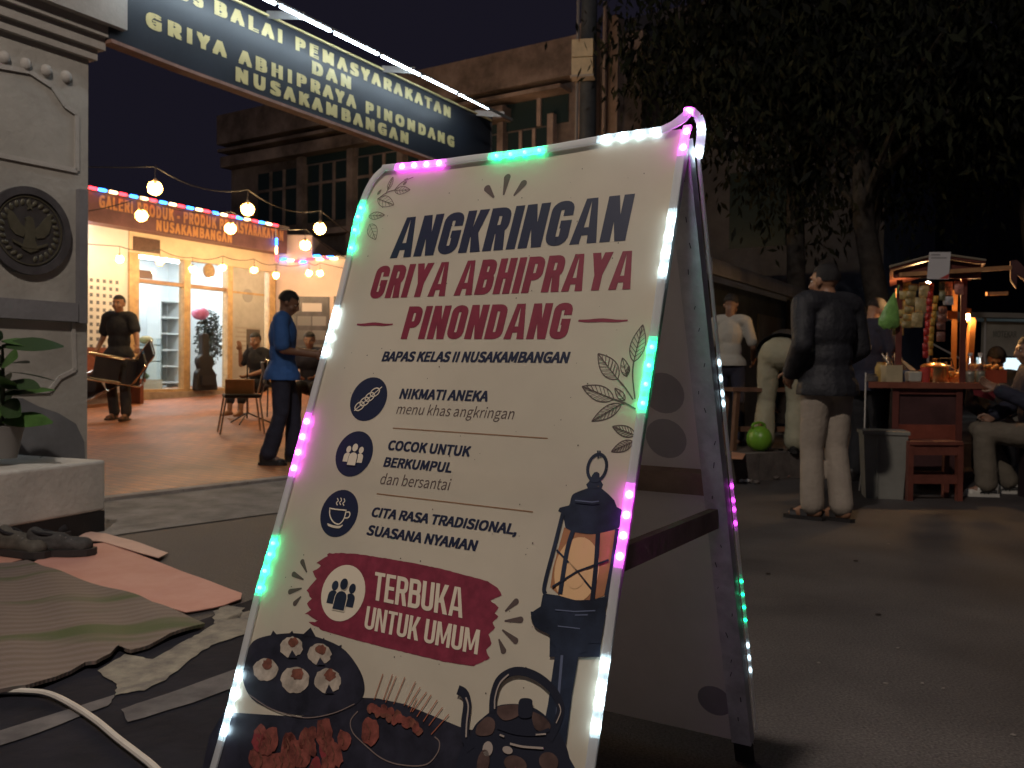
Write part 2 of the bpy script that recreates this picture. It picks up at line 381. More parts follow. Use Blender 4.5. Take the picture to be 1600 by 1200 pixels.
# worn patches of old white paint and wet tar on the road, lower left
def patch(name, px, z, m, jag=.02, n=4):
    P = [gnd(x, y, z) for x, y in px]; out = []
    rr = random.Random(len(px) * 7 + int(px[0][0]))
    for i, p in enumerate(P):
        q = P[(i + 1) % len(P)]
        for k in range(n): out.append(p.lerp(q, k / n) + V((rr.uniform(-jag, jag), rr.uniform(-jag, jag), 0)))
    mb = MB(); mb.poly(out); o = mb.build(name, m, fix=False)
    for p in o.data.polygons:
        if p.normal.z < 0: p.flip()
    return struct(o)
tar = mat('wet_tar', (.019, .019, .027), .85, .4, 2.2, .25, 16, spec=.15)
worn = mat('worn_paint', (.34, .31, .24), .85, .5, 14, .3, 60, c2=(.16, .145, .13))
worn2 = mat('faded_paint', (.16, .15, .15), .8, .4, 7, c2=(.07, .065, .07))
patch('road_tar', [(-250, 1330), (-220, 1120), (0, 1075), (130, 1035), (205, 1010), (330, 962), (470, 905), (520, 1010), (430, 1330)], .004, tar)
patch('road_marking', [(150, 1048), (196, 1022), (238, 1030), (285, 1004), (310, 990), (360, 962), (410, 948), (400, 985), (330, 1008), (300, 1028), (258, 1062), (225, 1078), (178, 1086), (184, 1068)], .008, worn, .005, 5)
patch('road_marking', [(190, 1108), (285, 1075), (400, 1034), (400, 1062), (300, 1098), (200, 1128)], .008, worn2, .003)
patch('road_marking', [(335, 955), (352, 946), (384, 950), (372, 965), (330, 975)], .008, worn, .01)
patch('road_marking', [(-60, 1160), (100, 1110), (180, 1085), (170, 1102), (60, 1145), (-60, 1185)], .008, worn2, .003)

# ================================================================== gate pillar, bench block, plaque
PL = Plane((-2.84, 6.0, 0), (.5, .866, 0), (0, 0, 1))
plas = mat('pillar_plaster', (.42, .40, .36), .85, .18, 2.2, .25, 25)
trimm = mat('pillar_trim', (.46, .435, .40), .8, .15, 3, .2, 30)
greyb = mat('pillar_grey_band', (.22, .215, .225), .8, .15, 3, .2, 30)
pil = thing('gate_pillar', 'pale plastered gate pillar with stepped cornice carrying the round emblem', 'pillar', pp(PL, -.8, 0, -.3))
WP = 1.75
mb = MB(); bx(mb, PL, -WP, 0, 0, 3.02, -.55, 0); wb(mb, 'shaft', plas, pil)
mb = MB()
for i, (z0, z1, o_) in enumerate([(3.02, 3.09, .04), (3.09, 3.17, .075), (3.17, 3.24, .11), (3.24, 3.5, .17)]):
    bx(mb, PL, -WP - o_, o_, z0, z1 - .001, -.55 - o_, o_)
wb(mb, 'cornice', trimm, pil)
mb = MB()
for i in range(9):
    u = -.16 - i * .135
    mb.ell(pp(PL, u, 2.86, .0), (.036, .036, .042), n=12, m=8)
wb(mb, 'dentil_row', trimm, pil, True)
def frame_px(px, wdt, d, name, m, closed=True):
    pts = [PL.px(x, y) for x, y in px]; mb = MB(); n = len(pts)
    for i in range(n if closed else n - 1):
        a = pp(PL, *pts[i], d / 2); b_ = pp(PL, *pts[(i + 1) % n], d / 2); mb.bar(a, b_, d, wdt, up=PL.n.cross((b_ - a).normalized()))
    return wb(mb, name, m, pil)
frame_px([(-150, 70), (0, 104), (45, 112), (80, 135), (100, 165), (119, 178), (119, 267), (0, 243), (-150, 215)], .03, .014, 'panel_moulding', trimm, True)
frame_px([(-150, 478), (0, 491), (113, 500), (116, 578), (92, 590), (76, 611), (30, 612), (-150, 600)], .024, .014, 'panel_moulding', trimm, True)
zb0 = PL.px(60, 500)[1]; zb1 = PL.px(60, 470)[1]
mb = MB(); bx(mb, PL, -WP, -.10, zb0, zb1, 0.001, .05); wb(mb, 'band', greyb, pil)
mb = MB(); u0 = PL.px(131, 400)[0]; bx(mb, PL, PL.px(118, 400)[0], u0, PL.px(125, 505)[1], PL.px(125, 297)[1], .0011, .045); wb(mb, 'side_strip', greyb, pil)
# darker grey zone with a wavy edge low on the shaft
W = [PL.px(x, y) for x, y in [(-200, 625), (0, 622), (34, 622), (60, 635), (90, 645), (118, 662), (131, 690), (134, 760), (-200, 760)]]
mb = MB(); mb.slab([pp(PL, u, v, .001) for u, v in W], PL.n * .004); wb(mb, 'wave_zone', mat('wave_grey', (.17, .175, .185), .75, .2, 4), pil)
# plaque with the eagle emblem
ec = PL.px(43, 361); er = abs(PL.px(43, 292)[1] - PL.px(43, 429)[1]) / 2
pq = thing('emblem_plaque', 'round dark plaque with a gilt eagle emblem and wreath on the gate pillar', 'plaque', pp(PL, ec[0], ec[1] - er, .02))
def disc(r0, r1, d0, d1, mname, m, n=48):
    mb = MB(); pr = []
    for k in range(n):
        a = 2 * math.pi * k / n; pr.append((math.cos(a), math.sin(a)))
    if r0 == 0: mb.slab([pp(PL, ec[0] + r1 * c, ec[1] + r1 * s, d0) for c, s in pr], PL.n * (d1 - d0))
    else:
        for k in range(n):
            c, s = pr[k]; c2, s2 = pr[(k + 1) % n]
            for a, b_, cc in ((d1, d1, 0), ):
                mb.poly([pp(PL, ec[0] + r0 * c, ec[1] + r0 * s, d1), pp(PL, ec[0] + r1 * c, ec[1] + r1 * s, d1), pp(PL, ec[0] + r1 * c2, ec[1] + r1 * s2, d1), pp(PL, ec[0] + r0 * c2, ec[1] + r0 * s2, d1)])
            mb.poly([pp(PL, ec[0] + r1 * c, ec[1] + r1 * s, d0), pp(PL, ec[0] + r1 * c2, ec[1] + r1 * s2, d0), pp(PL, ec[0] + r1 * c2, ec[1] + r1 * s2, d1), pp(PL, ec[0] + r1 * c, ec[1] + r1 * s, d1)])
            mb.poly([pp(PL, ec[0] + r0 * c, ec[1] + r0 * s, d0), pp(PL, ec[0] + r0 * c2, ec[1] + r0 * s2, d0), pp(PL, ec[0] + r0 * c2, ec[1] + r0 * s2, d1), pp(PL, ec[0] + r0 * c, ec[1] + r0 * s, d1)])
    return wb(mb, mname, m, pq)
dk = mat('plaque_dark', (.055, .05, .05), .55, .3, 12); gilt = mat('plaque_gilt', (.12, .11, .075), .5, .2, 20, metal=.3)
disc(0, er * .97, 0, .02, 'backing', dk); disc(er * .83, er, 0, .035, 'rim', mat('plaque_rim', (.075, .07, .075), .5, .3, 9)); disc(er * .76, er * .785, .02, .026, 'inner_ring', gilt)
mb = MB()
for k in range(26):
    a = -math.pi / 2 + (k + .9) * 2 * math.pi / 27.5
    c = pp(PL, ec[0] + er * .65 * math.cos(a), ec[1] + er * .65 * math.sin(a), .0225)
    q = M.Rotation(math.atan2(PL.ex.y, PL.ex.x), 3, 'Z') @ M.Rotation(-a + .5, 3, 'Y')
    mb.ell(c, (er * .085, .006, er * .05), q, 8, 6)
wb(mb, 'wreath', gilt, pq, True)
def ep(pts, name, d=.024):
    mb = MB(); mb.slab([pp(PL, ec[0] + er * x, ec[1] + er * y, .02) for x, y in pts], PL.n * (d - .02 + .004)); return wb(mb, name, gilt, pq)
wing = [(-.08, .02), (-.22, .14), (-.38, .36), (-.5, .42), (-.52, .22), (-.46, .0), (-.34, -.12), (-.16, -.16)]
ep(wing, 'eagle_wing'); ep([(-x, y) for x, y in wing][::-1], 'eagle_wing')
ep([(-.09, .2), (-.12, .28), (-.02, .33), (.06, .3), (.09, .2), (.13, .0), (.12, -.2), (.2, -.42), (.0, -.5), (-.2, -.42), (-.12, -.2), (-.13, .0)], 'eagle_body', .027)
ep([(-.42, -.24), (-.4, -.3), (-.15, -.4), (.15, -.4), (.4, -.3), (.42, -.24), (.15, -.34), (-.15, -.34)], 'ribbon', .03)
ep([(.0, .68), (.025, .6), (.09, .59), (.04, .54), (.06, .47), (0, .51), (-.06, .47), (-.04, .54), (-.09, .59), (-.025, .6)], 'star', .024)

# white seat block in front of the pillar
C0 = V((-2.41, 5.33, 0)); E1 = V((-.36, -.933, 0)); E2 = V((-.933, .36, 0))
wht = mat('block_white', (.60, .585, .54), .8, .16, 4, .2, 30)
blk = thing('seat_block', 'low white masonry seat block with black base at the pillar foot', 'block', C0 + E1 * .7 + E2 * .5)
def oblong(z0, z1, g0, bev=0.):
    mb = MB(); P = [C0 + E1 * (-g0) + E2 * (-g0), C0 + E1 * (1.7 + g0) + E2 * (-g0), C0 + E1 * (1.7 + g0) + E2 * (1.0 + g0), C0 + E1 * (-g0) + E2 * (1.0 + g0)]
    P = [p + V((0, 0, z0)) for p in P]
    if bev:
        Q = [C0 + E1 * (bev) + E2 * (bev), C0 + E1 * 1.7 + E2 * bev, C0 + E1 * 1.7 + E2 * 1.0, C0 + E1 * bev + E2 * 1.0]
    mb.slab(P, (0, 0, z1 - z0)); return mb
o = wb(oblong(.13, .43, 0), 'body', wht, blk)
bv = o.modifiers.new('b', 'BEVEL'); bv.width = .018; bv.segments = 3
wb(oblong(0, .13, -.004), 'base', mat('black_base', (.018, .017, .02), .6, .3, 8), blk)

# ================================================================== gate name board with its light rail
BP = Plane((-2.7, 6.0, 0), (.501, .865, 0), (0, 0, 1))
bu1 = BP.px(766, 215)[0]; BZ1 = 3.79
BL_ = [BP.px(*q) for q in ((171, 60.5), (285, 105), (400, 147), (510, 187), (620, 227), (675, 247), (767, 282))]
gb = thing('gate_signboard', 'long black overhead gate sign with gold lettering above the entrance', 'sign', pp(BP, bu1 / 2, 3.2))
blackp = mat('sign_black', (.022, .026, .036), .42, .3, 1.5)
mb = MB(); mb.slab([pp(BP, u, v, -.06) for u, v in BL_ + [(bu1, BZ1), (BL_[0][0], BZ1)]], BP.n * .06); wb(mb, 'panel', blackp, gb)
mb = MB()
for a, b_ in zip(BL_, BL_[1:]): mb.bar(pp(BP, a[0], a[1] - .014, -.03), pp(BP, b_[0], b_[1] - .014, -.03), .1, .024)
wb(mb, 'bottom_rail', mat('rust_rail', (.30, .17, .13), .7, .3, 8), gb)
mb = MB(); bx(mb, BP, BL_[0][0], bu1 + .01, BZ1 + .001, BZ1 + .018, -.07, .015); wb(mb, 'top_rail', mat('gold_edge', (.7, .6, .3), .5), gb)
gold = mat('gold_letters', (.62, .52, .24), .42, .12, 6)
def bline(s, u0, u1, v, name='lettering'):
    mb = MB(); text_into(mb, s, pp(BP, u0, v, .004), BP.ex * (u1 - u0), BP.ey * .094, .04, 1.2); return wb(mb, name, gold, gb)
bu = lambda x, y: BP.px(x, y)[0]
bline('BALAI PEMASYARAKATAN', bu(337, 26), bu(702, 188), 3.635); bline('POS', bu(337, 26) - .47, bu(337, 26) - .13, 3.635)
bline('DAN', bu(489, 115), bu(546, 142), 3.497); bline('GRIYA ABHIPRAYA PINONDANG', bu(230, 45), bu(708, 232), 3.342); bline('NUSAKAMBANGAN', bu(370, 129), bu(636, 227), 3.197)
RZ, RD = 3.79, .30
mb = MB(); mb.tube([pp(BP, -.02, RZ, RD), pp(BP, 4.80, RZ - .03, RD)], .016, 8); wb(mb, 'light_rail', mat('rail_steel', (.55, .6, .62), .35, metal=.7), gb, True)
for u in (bu(418, 30), bu(598, 118), bu(744, 186)):
    mb = MB(); mb.bar(pp(BP, u, BZ1 + .019, -.01), pp(BP, u + .10, RZ - .014, RD), .06, .012, up=BP.ex); wb(mb, 'bracket', galv, gb)
k = 0
for i in range(8):
    a = .02 + i * .62; 
    if a + .56 > 4.75: break
    mb = MB(); mb.tube([pp(BP, a, RZ - .03, RD), pp(BP, a + .56, RZ - .03, RD)], .013, 8); wb(mb, 'led_tube', glow('rail_led', (.74, .9, 1.0), 48), gb, True)
# slender post that carries the far end of the sign
mb = MB(); q = pp(BP, bu1 + .03, 0, -.04); mb.tube([q, q + V((0, 0, 3.85))], .04, 10)
solo(mb, 'gate_post', mat('post_paint', (.16, .165, .17), .6, .2, 6), q, 'slim grey steel post holding the far end of the gate sign', 'post', True)
# ================================================================== gallery house across the courtyard
HP = Plane((-7.15, 15.3, 0), (.485, .874, 0), (0, 0, 1))
hu = lambda x, y=500: HP.px(x, y)[0]
FZ = .50
U0, UR = hu(200), hu(430)
white = mat('wall_white', (.72, .70, .68), .85, .06, 2, .1, 20)
woodf = mat('frame_timber', (.55, .36, .18), .5, .25, 9, .1, 30)
cream = mat('beam_cream', (.66, .52, .36), .7, .12, 3)
house = thing('gallery_house', 'single storey gallery shop with glazed timber front across the courtyard', 'building', pp(HP, 1.5, .4, -1.8))
mb = MB(); bx(mb, HP, -5.5, U0, 0, 3.36, -.16, 0); wb(mb, 'wall', white, house)
mb = MB(); bx(mb, HP, -5.5, UR, 3.36, 3.87, -.16, .32)
wb(mb, 'fascia', mat('fascia_brown', (.16, .075, .075), .6, .25, 3), house)
mb = MB(); bx(mb, HP, -5.5, UR + .02, 3.875, 3.93, -3.6, .36); wb(mb, 'roof', mat('roof_slab', (.2, .17, .16), .8, .3, 4), house)
mb = MB(); bx(mb, HP, U0, UR, 2.98, 3.355, -.14, .03); wb(mb, 'beam', cream, house)
mb = MB(); bx(mb, HP, -5.5, UR + .1, 0, FZ, -3.5, .10); wb(mb, 'plinth', mat('plinth_tile', (.42, .33, .25), .4, .3, 5), house)
mb = MB(); text_into(mb, 'GALERI PRODUK - PRODUK PEMASYARAKATAN', pp(HP, hu(136, 340), 3.625, .325), HP.ex * (hu(424, 370) - hu(136, 340)), HP.ey * .19, .03, 1.1)
text_into(mb, 'NUSAKAMBANGAN', pp(HP, hu(226, 370), 3.40, .325), HP.ex * (hu(343, 380) - hu(226, 370)), HP.ey * .17, .03, 1.1)
wb(mb, 'lettering', mat('fascia_letters', (.55, .26, .10), .5), house)
# vent blocks: raised dark patches, the shade of holes put into their colour
mb = MB()
for r_ in range(10):
    for c in range(9):
        u = U0 - .22 - c * .125; z = 1.27 + r_ * .125
        bx(mb, HP, u - .035, u + .02, z, z + .06, -.002, .004)
wb(mb, 'vent_block', mat('vent_shade', (.16, .17, .19), .9), house)
# timber frame, transom, doors
fz1 = 2.98
def post(x, wd, d=.05): 
    u = hu(x); mb = MB(); bx(mb, HP, u - wd / 2, u + wd / 2, FZ, fz1, -.10, d); wb(mb, 'frame_post', woodf, house)
for x, wd in ((207, .20), (290, .15), (357, .13), (423, .17)): post(x, wd)
zt = 2.50
mb = MB(); bx(mb, HP, hu(214), hu(285), zt - .035, zt + .035, -.08, .03); bx(mb, HP, hu(295), hu(352.5), zt - .035, zt + .035, -.08, .03); wb(mb, 'transom', mat('transom_timber', (.34, .20, .11), .5, .2, 9), house)
mb = MB(); bx(mb, HP, hu(214), hu(415), FZ, FZ + .05, -.09, .045); wb(mb, 'door_track', woodf, house)
gl = glassy('door_glass', (.93, .96, .97), .90, .04)
for nm, a, b_, z0, z1 in (('transom_pane', 214, 285, zt + .035, fz1), ('transom_pane', 295, 352.5, zt + .035, fz1), ('door_pane', 214, 285, FZ + .05, zt - .035), ('door_pane', 295, 352.5, FZ + .05, zt - .035)):
    mb = MB(); bx(mb, HP, hu(a) + .002, hu(b_) - .002, z0 + .002, z1 - .002, -.045, -.037); wb(mb, nm, gl, house)
frost = mat('frosted_film', (.48, .46, .43), .35, .15, 3)
fp = MB(); bx(fp, HP, hu(362) + .002, hu(415) - .002, FZ + .052, fz1 - .002, -.045, -.035); fpo = wb(fp, 'frosted_pane', frost, house)
mb = MB(); bx(mb, HP, hu(363), hu(414), 2.46, 2.5, -.034, -.02); wb(mb, 'glazing_bar', woodf, house)
mb = MB(); bx(mb, HP, hu(387), hu(408), FZ + .55, FZ + 1.25, -.034, -.03); wb(mb, 'dark_notice', mat('notice_dark', (.12, .10, .09), .5), house)
mb = MB(); u, z = hu(389, 462), HP.px(389, 462)[1]; mb.slab([pp(HP, u + .14 * math.cos(a * .35), z + .14 * math.sin(a * .35), -.034) for a in range(18)], HP.n * .004); wb(mb, 'round_sticker', mat('sticker_grey', (.34, .33, .33), .5), house)
mb = MB()
for i in range(7):
    z = 1.75 - i * .09; bx(mb, HP, hu(370) + .05 * (i % 2), hu(408) - .08 * (i % 3), z, z + .035, -.034, -.031)
wb(mb, 'notice_lines', mat('line_grey', (.40, .36, .32), .5), house)
mb = MB(); bx(mb, HP, hu(206, 380), hu(247, 380), 3.02, 3.27, .031, .055); wb(mb, 'name_plaque', mat('plaque_brown', (.10, .05, .035), .5, .3, 12), house)
mb = MB(); bx(mb, HP, hu(217), hu(239), zt + .05, zt + .20, -.036, -.02); wb(mb, 'small_plate', mat('plate_brown', (.13, .07, .06), .5), house)
mb = MB(); bx(mb, HP, U0 - 2.6, U0 - 1.0, 3.22, 3.26, .16, .22); wb(mb, 'assumed_eave_light', glow('assumed_eave_tube', (.86, .93, 1.0), 48), house)  # assumed lamp, hidden from view; added to brighten the white wall
# room behind the glass
mb = MB(); RW = 3.2
ra, rb_ = hu(203), hu(426)
bx(mb, HP, ra, rb_, FZ, 3.3, -RW - .1, -RW); bx(mb, HP, ra - .1, ra, FZ, 3.3, -RW, -.12); bx(mb, HP, rb_, rb_ + .1, FZ, 3.3, -RW, -.12); bx(mb, HP, ra, rb_, 3.3, 3.36, -RW, -.17); wb(mb, 'room_shell', mat('room_white', (.78, .80, .80), .8), house)
for d in (-1.0, -2.2):
    mb = MB(); bx(mb, HP, ra + .5, rb_ - .5, 3.22, 3.27, d - .06, d + .06); wb(mb, 'assumed_ceiling_light', glow('room_tube', (.86, .95, 1.0), 60), house)  # unseen fittings, assumed from the brightness of the room
def rbox(name, x0, x1, y0, y1, d0, d1, m, label, cat, more=None):
    """a piece of furniture in the room seen through photograph pixels x0..x1, y0..y1 at depth d0..d1 behind the glass"""
    pl = Plane(HP.o + HP.n * d1, HP.ex, HP.ey); u0, v1 = pl.px(x0, y0); u1, v0 = pl.px(x1, y1); u1 = max(u1, u0 + .1)
    t = thing(name, label, cat, pp(HP, (u0 + u1) / 2, max(v0, FZ), (d0 + d1) / 2))
    return t, u0, u1, max(v0, FZ), v1
t, u0, u1, v0, v1 = rbox('shelf_unit', 250, 283, 467, 563, -2.6, -2.2, white, 'white open shelf unit with stacked shelves inside the shop', 'shelf')
v0 = FZ; shm = mat('shelf_white', (.7, .72, .72), .5); 
mb = MB(); bx(mb, HP, u0, u0 + .04, v0, v1, -2.6, -2.2); bx(mb, HP, u1 - .04, u1, v0, v1, -2.6, -2.2); wb(mb, 'side_panel', shm, t)
for i in range(6):
    z = v0 + .1 + (v1 - v0 - .15) * i / 5; mb = MB(); bx(mb, HP, u0 + .042, u1 - .042, z, z + .035, -2.6, -2.2); wb(mb, 'shelf', shm, t)
mb = MB(); bx(mb, HP, u0 + .042, u1 - .042, v0 + .05, v1 - .05, -2.62, -2.605); wb(mb, 'back_panel', mat('shelf_shadow', (.42, .46, .47), .6), t)
t = thing('display_counter', 'glass display counter filled with goods behind the left door pane', 'counter', pp(HP, (hu(218) + hu(282)) / 2, FZ, -.8))
ca, cb = hu(216), hu(283)
mb = MB(); bx(mb, HP, ca, cb, FZ, FZ + .22, -1.1, -.5); wb(mb, 'base', shm, t)
for z in (.55, .86): mb = MB(); bx(mb, HP, ca, cb, FZ + z, FZ + z + .025, -1.1, -.5); wb(mb, 'shelf', mat('glass_shelf', (.62, .7, .7), .2), t)
mb = MB(); bx(mb, HP, ca, cb, FZ + .221, FZ + 1.0, -.499, -.493); wb(mb, 'front_glass', glassy('counter_glass', (.9, .95, .95), .85, .05), t)
gcols = [(.35, .08, .12), (.12, .14, .16), (.5, .5, .48), (.1, .25, .42), (.4, .3, .12), (.2, .35, .2), (.55, .2, .3)]
rg = random.Random(3)
for i in range(14):
    z = FZ + (.222 if i % 3 == 0 else .576 if i % 3 == 1 else .886); u = ca + .08 + rg.random() * (cb - ca - .25); h = .1 + rg.random() * .14; wd = .12 + rg.random() * .16
    mb = MB(); c = pp(HP, u + wd / 2, z + h / 2, -.75)
    mb.ell(c, (wd / 2, wd / 2, h / 2), n=10, m=6)
    ob = solo(mb, 'wrapped_goods', mat('goods%d' % (i % 7), gcols[i % 7], .6), pp(HP, u + wd / 2, z, -.75), 'small wrapped craft good on a shelf of the glass counter', 'goods', True, 'goods displayed in the glass counter')
blnp = Plane(HP.o - HP.n * .7, HP.ex, HP.ey); bu, bz = blnp.px(313, 490)
mb = MB(); mb.ell(pp(HP, bu, bz, -.7), (.17, .17, .13), n=18, m=12); solo(mb, 'balloon', mat('balloon_pink', (.55, .12, .2), .25), pp(HP, bu, bz - .13, -.7), 'pink balloon hanging inside the right door pane', 'balloon', True)
u, z = blnp.px(340, 520)
t = thing('potted_palm', 'dark bushy potted plant standing inside the right door pane', 'plant', pp(HP, u, FZ, -.95))
mb = MB(); mb.lathe([(.12, 0), (.16, .3), (.17, .32)], pp(HP, u, FZ, -.95)); wb(mb, 'pot', mat('pot_dark', (.06, .06, .07), .5), t, True)
mb = MB(); rg = random.Random(5); mb.tube([pp(HP, u, FZ + .3, -.95), pp(HP, u, z - .1, -.95)], .02, 6); wb(mb, 'stem', mat('stem_brown', (.1, .08, .05), .8), t)
mb = MB()
for i in range(900):
    a = V((rg.gauss(0, 1), rg.gauss(0, 1), rg.gauss(0, 1))).normalized() * (rg.random() ** .5)
    c = pp(HP, u, z - .12, -.95) + V((a.x * .30, a.y * .28, a.z * .60)); q = V((rg.gauss(0, 1), rg.gauss(0, 1), rg.gauss(0, .6))).normalized() * .06; s_ = q.cross(V((rg.random(), rg.random(), 1))).normalized() * .025
    mb.poly([c - q, c + s_, c + q, c - s_])
wb(mb, 'foliage', mat('leaf_dark', (.035, .045, .035), .6), t, weld=False, fix=False)
cu, cz = HP.px(327, 423)
t = thing('wall_clock', 'round brown clock mounted on the transom above the right door', 'clock', pp(HP, cu, cz - .13, .0))
mb = MB(); 
mb.slab([pp(HP, cu + .135 * math.cos(k * .2618), cz + .135 * math.sin(k * .2618), -.03) for k in range(24)], HP.n * .04); wb(mb, 'rim', mat('clock_rim', (.30, .17, .07), .5), t)
mb = MB(); mb.slab([pp(HP, cu + .105 * math.cos(k * .2618), cz + .105 * math.sin(k * .2618), .0101) for k in range(24)], HP.n * .004); wb(mb, 'dial', mat('clock_dial', (.34, .21, .09), .5, .4, 20), t)
# guitar bag leaning on the right door
t = thing('guitar_bag', 'black soft guitar bag standing upright against the glass door', 'guitar bag', pp(HP, hu(311, 600), FZ, .16))
gu = hu(311, 600); prof = [(-.27, 0), (-.28, .06), (-.26, .22), (-.23, .42), (-.16, .52), (-.21, .66), (-.19, .76), (-.09, .84), (-.085, 1.02), (-.09, 1.3), (-.06, 1.34)]
out = prof + [(-a, b_) for a, b_ in prof[::-1]]
mb = MB(); mb.slab([pp(HP, gu + a * .95, FZ + .015 + b_ * .82, .10 - .04 * b_) for a, b_ in out], HP.n * .13); o = wb(mb, 'body', mat('bag_black', (.012, .012, .016), .6, bump=.3, bscale=90), t)
bv = o.modifiers.new('b', 'BEVEL'); bv.width = .03; bv.segments = 3
mb = MB(); bx(mb, HP, gu - .15, gu + .15, FZ + .12, FZ + .30, .236, .262); wb(mb, 'pocket', mat('bag_pocket', (.02, .02, .026), .6), t)

# ---- side wing
WG = Plane((at(430, 500, 19.2).x, 19.2, 0), (1, 0, 0), (0, 0, 1))      # n points to -y
WG.n = V((0, -1, 0))
wu = lambda x: WG.px(x, 480)[0]
wing_ = thing('side_wing', 'pink lit plastered side wing joining the gallery house on its right', 'building', (WG.o.x + 1, 20, 0))
pinkw = mat('wing_plaster', (.66, .52, .47), .8, .08, 2, .1, 20)
mb = MB(); bx(mb, WG, 0.02, wu(640), 0, 3.30, -4, 0); wb(mb, 'wall', pinkw, wing_)
mb = MB(); bx(mb, WG, 0.02, wu(487), 3.301, 3.80, -4, 0); wb(mb, 'parapet', pinkw, wing_)
mb = MB(); bx(mb, WG, wu(487) + .01, wu(640), 3.301, 3.36, -4.05, .05); wb(mb, 'coping', mat('coping', (.4, .36, .34), .8), wing_)
for a, b_, lb in ((438, 515, 'wide dark display board with pale header on the wing wall'), (522, 560, 'narrower dark display board half hidden by the sign edge')):
    u0, u1 = wu(a), wu(b_); z1 = WG.px(a, 463)[1]; z0 = WG.px(a, 570)[1]
    t = thing('display_board', lb, 'display board', pp(WG, (u0 + u1) / 2, z0, .02))
    mb = MB(); bx(mb, WG, u0, u1, z0, z1, .002, .04); wb(mb, 'board', mat('board_dark', (.06, .055, .075), .4, .5, 4), t)
    mb = MB(); bx(mb, WG, u0 + (u1 - u0) * .45, u0 + (u1 - u0) * .85, z1 - .32, z1 - .14, .041, .046); wb(mb, 'header', mat('header_pale', (.5, .45, .45), .6), t)
    rg = random.Random(a)
    for i in range(9):
        uu = u0 + .06 + (i % 3) * (u1 - u0 - .1) / 3; zz = z1 - .62 - (i // 3) * .3
        mb = MB(); bx(mb, WG, uu, uu + (u1 - u0) / 3.6, zz, zz + .2, .041, .045); v_ = .06 + rg.random() * .14; wb(mb, 'photo_print', mat('print%d' % int(v_ * 40), (v_, v_, v_ * 1.15), .4), t)

# ---- coloured rope light along the roof edge
rope = thing('rope_light', 'red blue and warm white rope light running along the shop roof edge', 'rope light', pp(HP, 1.5, 3.95, .38))
cols_ = [glow('rope_red', (1, .03, .045), 9), glow('rope_blue', (.03, .2, 1), 11), glow('rope_warm', (1, .62, .30), 8)]
top = [(145 - 16, 303), (145, 307), (160, 309.5), (177, 312), (192, 315), (209, 318), (225, 322), (239, 324.5), (255, 328), (270, 330), (283, 332), (297, 335), (311, 338), (323, 340.5), (337, 343), (350, 346), (362, 348), (374, 351), (386, 354), (398, 357), (409, 359.5), (420, 362), (430, 365.5)]
FP = Plane(HP.o + HP.n * .38, HP.ex, HP.ey); pts = []
ztop = 3.90
for i, (x, y) in enumerate(top): pts.append((pp(FP, FP.px(x, y)[0], ztop + (.0)), (i - 1) % 3, HP.ex))
uc = FP.px(432, 370)[0]
for i, y in enumerate((378, 391, 403)): pts.append((pp(FP, uc, FP.px(432, y)[1]), (1, 2, 0)[i], HP.ey))
WF = Plane(WG.o + WG.n * .06, (1, 0, 0), (0, 0, 1)); WF.n = V((0, -1, 0))
for x, c, y in ((443, 1, 405), (455, 2, 407), (464, 0, 408), (473, 1, 409), (485, 0, 405), (495, 1, 400), (500, 2, 405), (509, 0, 403.5), (516, 1, 402), (522, 2, 404)): pts.append((pp(WF, *WF.px(x, y)), c, V((1, 0, 0))))
mb = MB(); mb.tube([p[0] for p in pts], .012, 6); wb(mb, 'cable', mat('rope_clear', (.4, .4, .42), .3), rope, True)
for p, c, d in pts:
    mb = MB(); mb.limb(p - d * .055, p + d * .055, .027, .027, 8); wb(mb, 'led_module', cols_[c], rope, True)

# ---- festoon bulbs
bulbg = glow('bulb_core', (1.0, .66, .32), 760); shell = veil('bulb_halo', (1, .62, .2), .34, 1.5, (1.0, .45, .09))  # outer globe glows orange by itself, an added halo round the bulb
sock = mat('bulb_socket', (.05, .04, .04), .5)
fest = 'festoon bulbs strung over the courtyard'
def hb(x, o=.75): 
    u = hu(x, 410); return pp(HP, u, 0, o)
B = [(242, 294, 10.5), (387, 327, 11.5), (500, 357, 12.5), (221, 337, 12.5), (360, 357, 13.2), (477, 383, 14.0), (187, 405, 14.9), (250, 409, 15.4), (301, 421, 16.0), (348, 418, 16.6), (397, 422, 17.2), (431, 430, 17.6), (483, 427, 18.0), (500, 427, 18.0)]
lbl = ['highest festoon bulb at the left against the night sky', 'festoon bulb hanging against the dark sky in the middle of its wire', 'festoon bulb against the dark sky nearest the sign',
       'festoon bulb hanging in front of the fascia lettering at left', 'festoon bulb hanging in front of the fascia lettering at right', 'festoon bulb hanging before the pink parapet',
       'festoon bulb in front of the white vent block wall', 'festoon bulb above the left glass door', 'festoon bulb just left of the round clock', 'festoon bulb just right of the round clock',
       'festoon bulb above the frosted pane', 'festoon bulb at the right corner post of the shop front', 'left one of the bulb pair before the pink wing wall', 'right one of the bulb pair before the pink wing wall']
core = None; bulbpos = []
for (x, y, D), lb in zip(B, lbl):
    p = at(x, y, D); bulbpos.append(p); k_ = .62 if D > 14.5 else .75
    if core is None:
        t = thing('festoon_bulb', lb, 'light bulb', p, 0, fest)
        MB().ell((0, 0, 0), (.05, .05, .055), n=12, m=8).build('bulb', bulbg, t, True)
        MB().ell((0, 0, 0), (.10, .10, .10), n=18, m=10).build('halo_globe', shell, t, True)
        MB().tube([(0, 0, .055), (0, 0, .13)], .022, 8).build('socket', sock, t)
        MB().tube([(0, 0, .13), (0, 0, .3)], .006, 5).build('drop_wire', sock, t)
        core = t
    else:
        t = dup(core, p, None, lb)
    t.scale = (k_ * 1.15,) * 3
